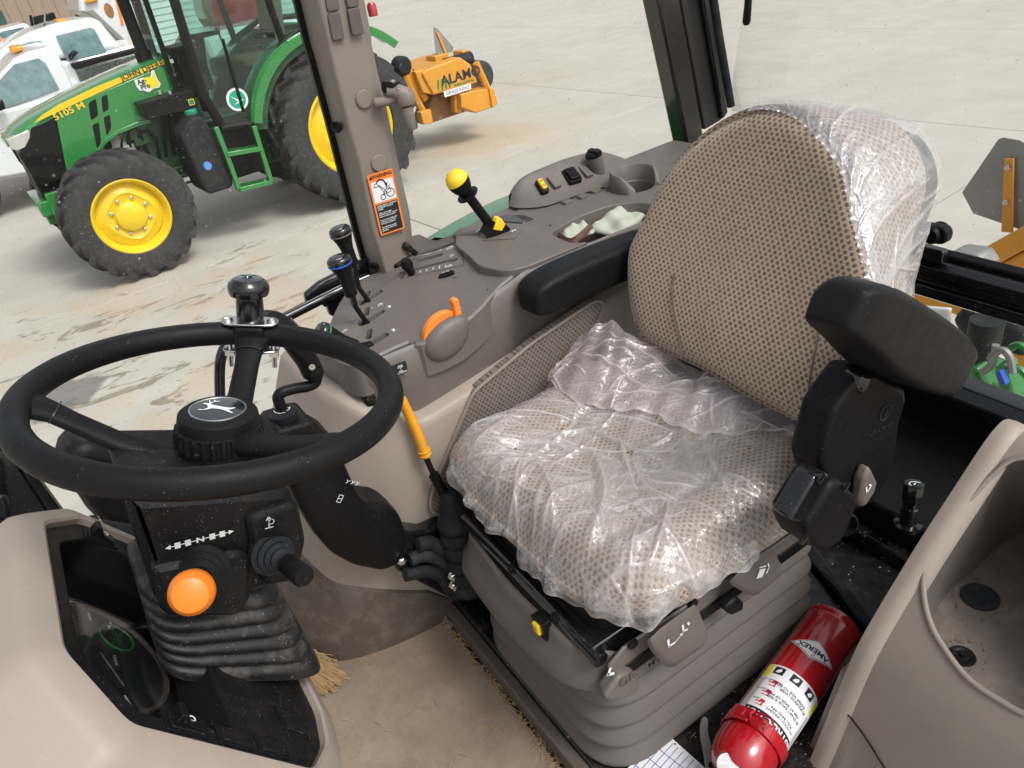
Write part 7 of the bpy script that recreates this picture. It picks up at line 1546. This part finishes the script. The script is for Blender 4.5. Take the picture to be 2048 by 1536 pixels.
Zf, Cf = foldz(U_, W_, FC); dirv = np.array(BF.z*.6 + BF.x*.6); ramp_ = np.minimum(1, np.linspace(0, 1, NJ)*4)
P0 += (Zf*ramp_[None])[..., None]*dirv; Cf = np.maximum(Cf, .5*np.clip(1 - np.linspace(0, 1, NJ)*9, 0, 1)[None]*(.5 + .5*np.sin(np.arange(len(ol))*.9))[:, None]*.6)
film_obj('backrest_cover_film', P0, Cf, 'film', 'clear plastic film gathered round the door side of the seat backrest')
# ------------------------------------------------------------------ fire extinguisher lying on the platform
fe = thing('fire_extinguisher', 'red fire extinguisher with white instruction label lying beside the seat base', 'fire extinguisher', P(1590, 1380, z=1.15))
XA, XB_ = P(1662, 1258, z=1.208), P(1478, 1520, z=1.208); ax = (XA - XB_).normalized(); R_ = .050
FX = Fr(XB_, V(0, 0, 1).cross(ax), ez=ax)                        # z runs from the neck to the base
Lc = (XA - XB_).length
m = MB(); m.lathe(FX, [(.012, -.045), (.016, -.035), (.030, -.030), (.042, -.018), (.0485, .006), (R_, .025), (R_, Lc - .014), (R_ - .0015, Lc - .010), (R_ - .0015, Lc - .004), (R_, Lc), (R_, Lc + .008), (R_ - .003, Lc + .010), (R_ - .006, Lc - .006), (.02, Lc - .012), (0, Lc - .012)], 56); m.build('cylinder', M['red'], fe, smooth=50)
def top_angle(px, py):
    """angle and height on the cylinder of the point seen at a pixel"""
    r = ray(px, py); o = CAM - FX.o; a = Vector((r.dot(FX.x), r.dot(FX.y))); b = Vector((o.dot(FX.x), o.dot(FX.y))); A_, B_2, C_ = a.dot(a), 2*a.dot(b), b.dot(b) - R_*R_
    k = (-B_2 - math.sqrt(max(0, B_2*B_2 - 4*A_*C_)))/(2*A_); p = b + a*k; return math.atan2(p.y, p.x), (o + r*k).dot(FX.z)
an0, zl0 = top_angle(1545, 1400); 
def wrap(u, v, lift=.0004): return FX((R_ + lift)*math.cos(u/R_), (R_ + lift)*math.sin(u/R_), v)
def patch(u0, u1, v0, v1, lift, mat, name, parent=fe, n=20):
    m = MB(); m.grid([[wrap(u0 + (u1-u0)*i/n, v, lift) for v in (v0, v1)] for i in range(n + 1)]); return m.build(name, mat, parent, smooth=180)
a1, v1 = top_angle(1545, 1335); a2, v2 = top_angle(1500, 1420); a3, v3 = top_angle(1630, 1395)
aL = max(top_angle(1525, 1370)[0], top_angle(1610, 1420)[0]); 
ac = top_angle(1572, 1400)[0]
v_top = top_angle(1590, 1345)[1]; v_bot = top_angle(1530, 1455)[1]
ub = ac*R_; sg = 1 if top_angle(1600, 1410)[0] < top_angle(1530, 1375)[0] else -1
lab = patch(ub - .062, ub + .062, v_bot, v_top, .0004, M['paper'], 'instruction_label')
H = v_top - v_bot
def lt_(s, u, v, size, mat, parent=lab, bold=.01, name='label_text', align='CENTER', lift=.0009):
    m = MB(); vs, fs = text_geo(s, size, align, bold); m.add([wrap(ub + u + x, v_bot + v - y*-1*-1, lift) if False else wrap(ub + (u - x), v_bot + v - y, lift) for x, y in vs], fs); return m.build(name, mat, parent, smooth=0)
# text reads towards the neck (upside down in the picture)
patch(ub - .048, ub + .048, v_bot + .002, v_bot + .022, .0008, M['black_ink'], 'heading_band', lab)
lt_('INSTRUCTIONS', 0, v_bot*0 + .012, .017, M['paper'], bold=.03, name='heading', lift=.0013)
for k, s in enumerate(('\u2460 HOLD UPRIGHT.\n    PULL RING PIN.', '\u2461 START BACK 8 FEET.\n    AIM AT BASE OF FIRE.', '\u2462 SQUEEZE LEVER.\n    SWEEP SIDE TO SIDE.')):
    lt_('(%d) ' % (k+1) + s[2:], .040 - .0, .034 + k*.022, .0066, M['black_ink'], align='LEFT', bold=.015)
for k, s in enumerate(('JALAR', 'APUNTAR', 'PRESIONAR Y APLICAR')): lt_(s, -.040, .040 + k*.022, .0045, M['black_ink'], align='CENTER')
for k in range(3):
    m = MB(); u0, v0 = ub - .030, v_bot + .034 + k*.022
    for (du, dv, sx_, sy_) in ((.002, .004, .8, .7), (-.004, .001, .9, .28), (.004, -.003, .25, .9), (-.001, -.005, 1.1, .18)): m.add([wrap(u0 + du + x*sx_, v0 + dv + y*sy_, .0009) for x, y in ((-.006, -.003), (.006, -.004), (.005, .004), (-.004, .005))], [(0, 1, 2, 3)])
    m.build('red_pictogram', M['red_ink'], lab, smooth=0)
    x0 = -.034 + k*.030; o_ = patch(ub + x0 - .009, ub + x0 + .009, v_top - .020, v_top - .004, .0008, M['black_ink'], 'class_pictogram', lab, 6)
    m = MB(); m.add([wrap(ub + x0 + x, v_top - .012 + y, .0012) for x, y in ((-.005, -.004), (.001, -.005), (.005, 0), (.003, .005), (-.002, .002))], [(0, 1, 2, 3, 4)]); m.build('class_mark', M['paper'], lab, smooth=0)
patch(ub - .058, ub - .046, v_top - .030, v_top - .002, .0009, M['yellow_ink'], 'yellow_tab', lab, 5); patch(ub + .046, ub + .058, v_top - .030, v_top - .002, .0009, M['yellow_ink'], 'yellow_tab', lab, 5)
m = MB()
for s_ in (-1, 1):
    for k in range(30): v = v_bot + .004 + k*.0026; m.add([wrap(ub + s_*(.0475), v, .0009), wrap(ub + s_*.0575, v, .0009), wrap(ub + s_*.0575, v + .0011, .0009), wrap(ub + s_*.0475, v + .0011, .0009)], [(0, 1, 2, 3)])
fp_ = m.build('fine_print', plastic('grey_print', (.3, .3, .3), .6, grain=0), lab, smooth=0); fp_['kind'] = 'stuff'
# diamond maker's badge
vb = top_angle(1625, 1298)[1]; ubd = top_angle(1628, 1300)[0]*R_
def dpatch(k, lift, mat, name, parent):
    m = MB(); n = 24; m.grid([[wrap(ubd + (-.044 + .088*i/n)*k, vb + s_*.020*k*(1 - abs(-1 + 2*i/n)), lift) for s_ in (-1, 0, 1)] for i in range(n+1)]); return m.build(name, mat, parent, smooth=180)
bd1 = dpatch(1.0, .0005, M['paper'], 'maker_badge', fe); bd2 = dpatch(.93, .0008, M['black_ink'], 'badge_line', bd1); bd3 = dpatch(.87, .0011, M['paper'], 'badge_field', bd1)
m = MB(); vs, fs = text_geo('AMEREX', .014, 'CENTER', .03); m.add([wrap(ubd - x*1.05, vb - y - .002*0, .0015) for x, y in vs], fs); m.build('badge_lettering', M['black_ink'], bd1, smooth=0)
m = MB()
for k in range(9): a = rad(20*k - 80); m.add([wrap(ubd + .002*math.cos(a) - .0, vb - .009 + .002*math.sin(a), .0016), wrap(ubd + .006*math.cos(a-.1), vb - .009 + .006*math.sin(a-.1), .0016), wrap(ubd + .006*math.cos(a+.1), vb - .009 + .006*math.sin(a+.1), .0016)], [(0, 1, 2)])
m.build('badge_rays', M['red_ink'], bd1, smooth=0)
# strap with buckle, gauge
vs_ = top_angle(1505, 1440)[1]
rings = []
for k in range(61):
    a = rad(6*k); fl = .004; rings.append([FX((R_ + d)*math.cos(a), (R_ + d)*math.sin(a), vs_ + e) for d, e in ((.002, -.011), (.0045, -.011), (.0045, .011), (.002, .011))])
m = MB(); m.loft(rings, caps=False); stp_ = m.build('strap', M['red'], fe, smooth=40)
ab = top_angle(1490, 1425)[0]; bf = Fr(FX((R_ + .005)*math.cos(ab), (R_ + .005)*math.sin(ab), vs_), FX.x*(-math.sin(ab)) + FX.y*math.cos(ab), ax)
bf = bf if bf.z.dot(V(0, 0, 1)) > 0 else Fr(bf.o, -bf.x, bf.y)
m = MB(); m.prism(bf, rrect(.036, .026, .002), 0, .004, .001); m.prism(bf.at(-.0, 0, .004), rrect(.016, .014, .002), 0, .003, .001); m.build('buckle', M['red'], stp_, bevel=.0008)
m = MB(); m.tube([bf(.022, -.008, .004), bf(.050, -.008, .0), bf(.058, 0, -.006), bf(.050, .008, 0), bf(.022, .008, .004), bf(.018, 0, .006), bf(.022, -.008, .004)], .0022, 8); m.build('buckle_loop', M['red'], stp_)
ag = P(1455, 1530, z=1.235); m = MB(); gfx = axframe(ag, (-.3, .25, .9)); m.lathe(gfx, [(.016, -.02), (.017, .0), (.0175, .003), (.0165, .005)], 28); ga = m.build('pressure_gauge', M['chrome'], fe)
m = MB(); m.lathe(gfx, [(.0155, .0045), (0, .0046)], 24); m.build('gauge_face', M['red_ink'], ga); m = MB(); strokes(m, gfx, [[(0, 0), (.004, .010)], [(-.010, .002), (.010, .002)]], .0015, .0052); m.build('gauge_mark', M['paper'], ga, smooth=0)
# ------------------------------------------------------------------ paper card and grey handled pocket tool
def papermat(): return M['paper']
pc = thing('inspection_card', 'white card printed with a blue grid lying on the black platform', 'card', P(1320, 1510, z=1.152))
q = [P(*c, z=1.156) for c in ((1325, 1460), (1410, 1536), (1340, 1610), (1245, 1548))]; m = MB(); m.loft([[p for p in q], [p + V(0, 0, .0006) for p in q]]); m.build('sheet', M['paper'], pc, smooth=0)
cf = Fr(q[0] + V(0, 0, .0012), q[3] - q[0], q[1] - q[0]); cf = cf if cf.z.z > 0 else Fr(cf.o, cf.x, -cf.y); Wd, Hd = (q[3]-q[0]).length, (q[1]-q[0]).length; sy = 1 if cf.y.dot(q[1]-q[0]) > 0 else -1
m = MB(); strokes(m, cf, [[(Wd*.08, sy*Hd*(.08 + .115*k)), (Wd*.97, sy*Hd*(.08 + .115*k))] for k in range(8)] + [[(Wd*(.30 + .23*k), sy*Hd*.05), (Wd*(.30 + .23*k), sy*Hd*.88)] for k in range(3)], .0010, .0002); m.build('blue_grid', M['blue_ink'], pc, smooth=0)
m = MB(); [text(m, s_, .0050, Fr(cf(Wd*(.12 + .2*k), sy*Hd*.93, 0), cf.x, cf.y), .0004, align='LEFT') for k, s_ in enumerate(('RECHARGE', 'U.S.A.', 'DATE', 'MONTH'))]; m.build('card_lettering', M['blue_ink'], pc, smooth=0)
for px, py in ((1336, 1475), (1350, 1488)):
    p = P(px, py, z=1.1575); m = MB(); m.lathe(Fr(p, (1, 0, 0), (0, 1, 0)), [(.0018, 0), (0, .0001)], 10); m.build('ink_dot', M['black_ink'], pc, smooth=0)
kn = thing('pocket_tool', 'grey handled pocket tool lying next to the extinguisher valve', 'tool', P(1415, 1490, z=1.153))
hs_ = [(1406, 1433), (1416, 1438), (1416, 1462), (1424, 1492), (1432, 1520), (1438, 1560), (1416, 1560), (1408, 1510), (1400, 1470), (1400, 1448)]
q = catmull([P(*c, z=1.175) for c in hs_], 3, True); m = MB(); m.loft([[p - V(0, 0, .010) for p in q], [p for p in q]]); m.build('handle', M['grey_metal'], kn, bevel=.003)
m = MB(); m.lathe(Fr(P(1424, 1532, z=1.175), (1, 0, 0), (0, 1, 0)), [(.006, 0), (.006, .003), (.003, .004), (0, .004)], 14); m.build('rivet', M['black'], kn)
# dirt on the black platform
pb_ = MB()
for k in range(420):
    px, py = rng.uniform(1250, 1700), rng.uniform(1300, 1536); p = P(px, py, z=1.151)
    r = .0006 + .0016*rng.random()**3; L = r*(1 + 6*rng.random()*(k % 3 == 0)); an = rng.random()*6.28; d = V(math.cos(an), math.sin(an), 0)*L; n2 = V(-math.sin(an), math.cos(an), 0)*r*.6
    pb_.add([p + d, p + n2, p - d, p - n2, p + V(0, 0, r)], [(0, 1, 4), (1, 2, 4), (2, 3, 4), (3, 0, 4)])
tag(pb_.build('platform_grit', M['crumbs'], None, smooth=0), 'light grit scattered over the black platform', 'dirt', kind='stuff')
# ------------------------------------------------------------------ black lever standing behind the seat
fl_ = thing('floor_lever', 'short black lever with white symbol standing behind the seat base', 'lever', P(1815, 1058, z=1.26))
A, B = P(1815, 1050, z=1.262), P(1829, 968, z=1.36); f_ = axframe(A, B - A); L = (B-A).length
m = MB(); m.lathe(f_, [(.026, -.005), (.026, .004), (.0165, .006), (.0165, L*.45), (.015, L*.47), (.015, L*.6)], 22); m.build('sleeve', M['black_gloss'], fl_)
m = MB(); m.lathe(f_, [(.015, L*.58), (.019, L*.64), (.0195, L*.97), (.0185, L*1.0), (0, L*1.005)], 8); lk = m.build('knob', M['black_gloss'], fl_, smooth=25)
m = MB(); f3 = Fr(f_(0, 0, L*1.008), CR - f_.z*CR.dot(f_.z), ez=f_.z); strokes(m, f3, [[(-.011, .0), (-.004, .006), (.004, .006), (.011, 0)], [(-.003, -.004), (.003, .002)], [(-.009, -.005), (-.011, .0)]], .002, .0006); m.build('knob_mark', M['white_ink'], lk, smooth=0)
# ------------------------------------------------------------------ left fender console with storage tray
lc = thing('storage_console', 'beige storage console with deep tray at the lower right', 'console', (.30, -.75, 1.1))
prof = [(-.52, .93), (-.600, 1.04), (-.655, 1.12), (-.690, 1.20), (-.722, 1.28), (-.757, 1.360), (-.800, 1.415), (-.845, 1.463), (-.89, 1.508), (-.955, 1.565), (-1.02, 1.620), (-1.055, 1.636), (-1.075, 1.632)]
pf2 = [(p.y, p.z) for p in catmull([V(0, a, b) for a, b in prof], 4)]
def arch(x, drop=0, shift=0): return [V(x, a - shift, b - drop) for a, b in pf2]
XL = .410
cum = [0]
for (a0, b0), (a1, b1) in zip(pf2[:-1], pf2[1:]): cum.append(cum[-1] + math.hypot(a1-a0, b1-b0))
def arc(s_): return float(np.interp(s_, cum, [a for a, b in pf2])), float(np.interp(s_, cum, [b for a, b in pf2]))
def AS(x, s_, lift=0): a, b = arc(s_); return V(x, a, b + lift)
rim_px = [(2033, 918), (1985, 950), (1954, 983), (1905, 1035), (1866, 1086), (1848, 1135), (1847, 1190), (1858, 1240), (1880, 1285), (1933, 1355), (2000, 1402), (2060, 1432), (2150, 1440), (2230, 1350), (2250, 1200), (2200, 1020), (2120, 930)]
def onarch(px, py):
    r = ray(px, py)
    for (a0, b0), (a1, b1) in zip(pf2[:-1], pf2[1:]):
        n_ = V(0, -(b1-b0), (a1-a0)); k = (V(0, a0, b0) - CAM).dot(n_)/r.dot(n_); p = CAM + r*k; t = (p.y - a0)/(a1 - a0) if abs(a1-a0) > 1e-9 else -1
        if k > 0 and -.001 <= t <= 1.001: return p
    return P(px, py, z=1.6)
rp_ = catmull([onarch(*c) for c in rim_px], 6, True)
rs = [(p.x, float(np.interp(-p.y, [-a for a, b in pf2], cum))) for p in rp_]
ctr = (sum(a for a, b in rs)/len(rs), sum(b for a, b in rs)/len(rs)); x_lo, x_hi, s_lo, s_hi = -.05, XL - .006, 0.0, cum[-1]
g = []
for (a, b) in rs:
    dx, ds = a - ctr[0], b - ctr[1]; k = 1e9
    for lim, c0, d0 in ((x_hi, ctr[0], dx), (x_lo, ctr[0], dx), (s_hi, ctr[1], ds), (s_lo, ctr[1], ds)):
        if abs(d0) > 1e-9 and (lim - c0)/d0 > 0: k = min(k, (lim - c0)/d0)
    k = max(k, 1.001); g.append([AS(a + (ctr[0] + dx*k - a)*t, b + (ctr[1] + ds*k - b)*t) for t in np.linspace(0, 1, 16)])
g.append(g[0])
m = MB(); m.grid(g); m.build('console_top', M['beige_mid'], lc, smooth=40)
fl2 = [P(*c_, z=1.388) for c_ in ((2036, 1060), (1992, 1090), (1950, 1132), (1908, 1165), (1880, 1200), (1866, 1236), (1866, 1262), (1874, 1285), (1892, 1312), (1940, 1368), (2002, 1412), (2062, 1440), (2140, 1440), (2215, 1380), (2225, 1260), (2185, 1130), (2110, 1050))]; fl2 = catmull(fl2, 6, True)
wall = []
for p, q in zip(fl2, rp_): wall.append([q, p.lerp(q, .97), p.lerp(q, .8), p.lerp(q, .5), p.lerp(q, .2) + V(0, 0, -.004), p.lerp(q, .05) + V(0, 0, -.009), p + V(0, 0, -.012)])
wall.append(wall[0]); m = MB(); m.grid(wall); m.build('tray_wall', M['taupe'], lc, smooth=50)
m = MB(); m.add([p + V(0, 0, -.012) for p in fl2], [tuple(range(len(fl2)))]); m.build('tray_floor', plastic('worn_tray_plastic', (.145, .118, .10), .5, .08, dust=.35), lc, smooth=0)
m = MB(); m.grid([[V(XL + .004, a, b - .03) for a, b in pf2], [V(XL + .03, a, min(b - .04, 1.30)) for a, b in pf2], [V(XL + .03, a, .92) for a, b in pf2]]); m.build('inner_side', M['beige_mid'], lc, smooth=40)
# pale moulded edge along the inner side and rim
eg = [V(XL - .006, a + .001, b - .001) for a, b in pf2]
m = MB(); m.sweep([V(XL - .010, a, b) for a, b in pf2], [(.005, -.024), (.007, -.012), (.006, .0), (-.006, .013), (-.014, .015), (-.008, -.024)], up=(0, .5, .86)); m.build('edge_moulding', M['beige'], lc, smooth=50)
m = MB(); m.sweep([p + V(0, 0, .001) for p in rp_], [(.003*math.cos(a), .0045*math.sin(a)) for a in (2*math.pi*k/8 for k in range(8))], up=(0, .5, .86), closed=True); m.build('tray_rim', M['beige_mid'], lc, smooth=180)
# rubber disc and drain in the tray
p = P(1960, 1195, z=1.377); m = MB(); m.lathe(Fr(p, (1, 0, 0), (0, 1, 0)), [(.0275, 0), (.0275, .003), (.025, .0042), (.018, .0035), (0, .0038)], 32); m.build('rubber_disc', M['rubber'], lc)
p = P(1924, 1312, z=1.377); m = MB(); m.lathe(Fr(p, (1, 0, 0), (0, 1, 0)), [(.019, 0), (.017, .003), (.012, .0025), (.010, .001), (.004, .001), (.003, .005), (0, .005)], 26); m.build('drain_plug', M['black'], lc)
tc_ = MB(); db = tc_
for k in range(260):
    w_ = rng.integers(3); base = ((1960, 1195), (1924, 1312), (1945, 1150))[w_]; a = rng.random()*6.28; rr2 = (36, 26, 40)[w_]*(1 + .35*abs(rng.normal())); p = P(base[0] + rr2*math.cos(a)*1.35, base[1] + rr2*math.sin(a), z=1.378)
    crumb(p.x, p.y, p.z, .0006 + .0016*rng.random()**2)
tag(tc_.build('tray_grit', M['crumbs'], None, smooth=0), 'dry grit around the rubber disc in the tray', 'dirt', kind='stuff')
# lower corner piece with its dark seam
m = MB(); q = [onarch(*c) + V(0, .002, .003) for c in ((1693, 1425), (1728, 1470), (1775, 1545))]; m.tube(catmull(q, 4), .0014, 6); m.build('seam', M['black'], lc)

# ------------------------------------------------------------------ our own mower seen through the rear window
rm = thing('rear_mower', 'orange mower frame with green hydraulics seen through the rear window', 'mower', (.9, -2.6, 0))
def ybox(pts, y0, y1, mat, name, bevel=.008, parent=rm):
    q = [P(*c, y=y0) for c in pts]; m = MB(); m.loft([q, [p + V(0, y1 - y0, 0) for p in q]]); return m.build(name, M[mat] if isinstance(mat, str) else mat, parent, bevel=bevel)
ybox([(1925, 520), (2048, 452), (2160, 395), (2160, 440), (2048, 500), (1965, 545)], -2.75, -2.95, 'mower_orange', 'beam')
ybox([(1962, 548), (2048, 502), (2160, 445), (2160, 620), (1990, 620)], -2.78, -2.92, 'mower_orange', 'beam_side')
ybox([(1888, 512), (1905, 503), (1955, 510), (1975, 540), (1900, 540)], -2.5, -2.6, 'grey_metal', 'hinge_casting', .015)
ybox([(1800, 575), (1840, 572), (1905, 600), (1990, 640), (1990, 662), (1900, 628), (1800, 600)], -2.4, -2.5, 'mower_orange', 'cross_tube', .012)
ybox([(1820, 612), (1900, 618), (1896, 650), (1830, 642)], -2.3, -2.32, 'white_paint', 'guard_plate')
ybox([(1900, 640), (1925, 614), (2010, 640), (2048, 660), (2048, 720), (1990, 700), (1930, 690)], -2.25, -2.45, 'rubber', 'deflector', .02)
a, b = P(1975, 640, y=-2.05), P(1945, 790, y=-2.05); m = MB(); m.tube([a, b], .045, 20); m.build('hydraulic_cylinder', M['rubber'], rm)
ybox([(1990, 670), (2010, 690), (2150, 760), (2150, 830), (2040, 770)], -2.3, -2.4, 'mower_orange', 'lower_arm')
ybox([(1880, 735), (1930, 745), (1985, 770), (2048, 800), (2120, 860), (1990, 850), (1870, 780)], -1.95, -2.1, 'green', 'hitch_frame', .015)
ybox([(1985, 735), (2010, 728), (2030, 800), (2005, 815)], -1.9, -1.96, 'green', 'valve_body', .008)
ybox([(1935, 740), (1952, 735), (1975, 800), (1950, 806)], -1.92, -1.98, 'green', 'valve_body', .008)
for k, pts in enumerate(([(1980, 720), (2000, 700), (2018, 712), (2025, 745)], [(2000, 745), (2030, 735), (2060, 760), (2080, 800)], [(1965, 745), (1985, 725), (1992, 690)], [(2015, 700), (2040, 690), (2070, 720)])):
    m = MB(); m.tube(catmull([P(*c, y=-1.88 - .02*k) for c in pts], 5), .010, 8); m.build('hydraulic_hose', M['green'] if k % 2 else M['grey_metal'], rm)
ybox([(1990, 745), (2000, 742), (2012, 770), (2000, 772)], -1.85, -1.87, plastic('blue_tag', (.03, .10, .5), .5, grain=0), 'blue_tag', .002)
sg_ = thing('slow_vehicle_sign', 'large grey sign plate seen from behind on an orange strip beyond the rear window', 'sign', P(2012, 470, y=-2.85))
ybox([(1924, 385), (1996, 279), (2006, 275), (2040, 281), (2110, 330), (2110, 468), (2048, 462), (1946, 427)], -2.88, -2.884, 'grey_metal', 'plate', .001, sg_)
ybox([(2008, 317), (2027, 318), (2025, 466), (2002, 464)], -2.86, -2.868, 'mower_orange', 'mounting_strip', .002, sg_)
for c in ((2017, 334), (2013, 404)):
    m = MB(); m.lathe(axframe(P(*c, y=-2.858), (0, 1, 0)), [(.011, 0), (.011, .006), (.006, .008), (.006, .018), (0, .018)], 6); m.build('bolt', M['chrome'], sg_, smooth=20)
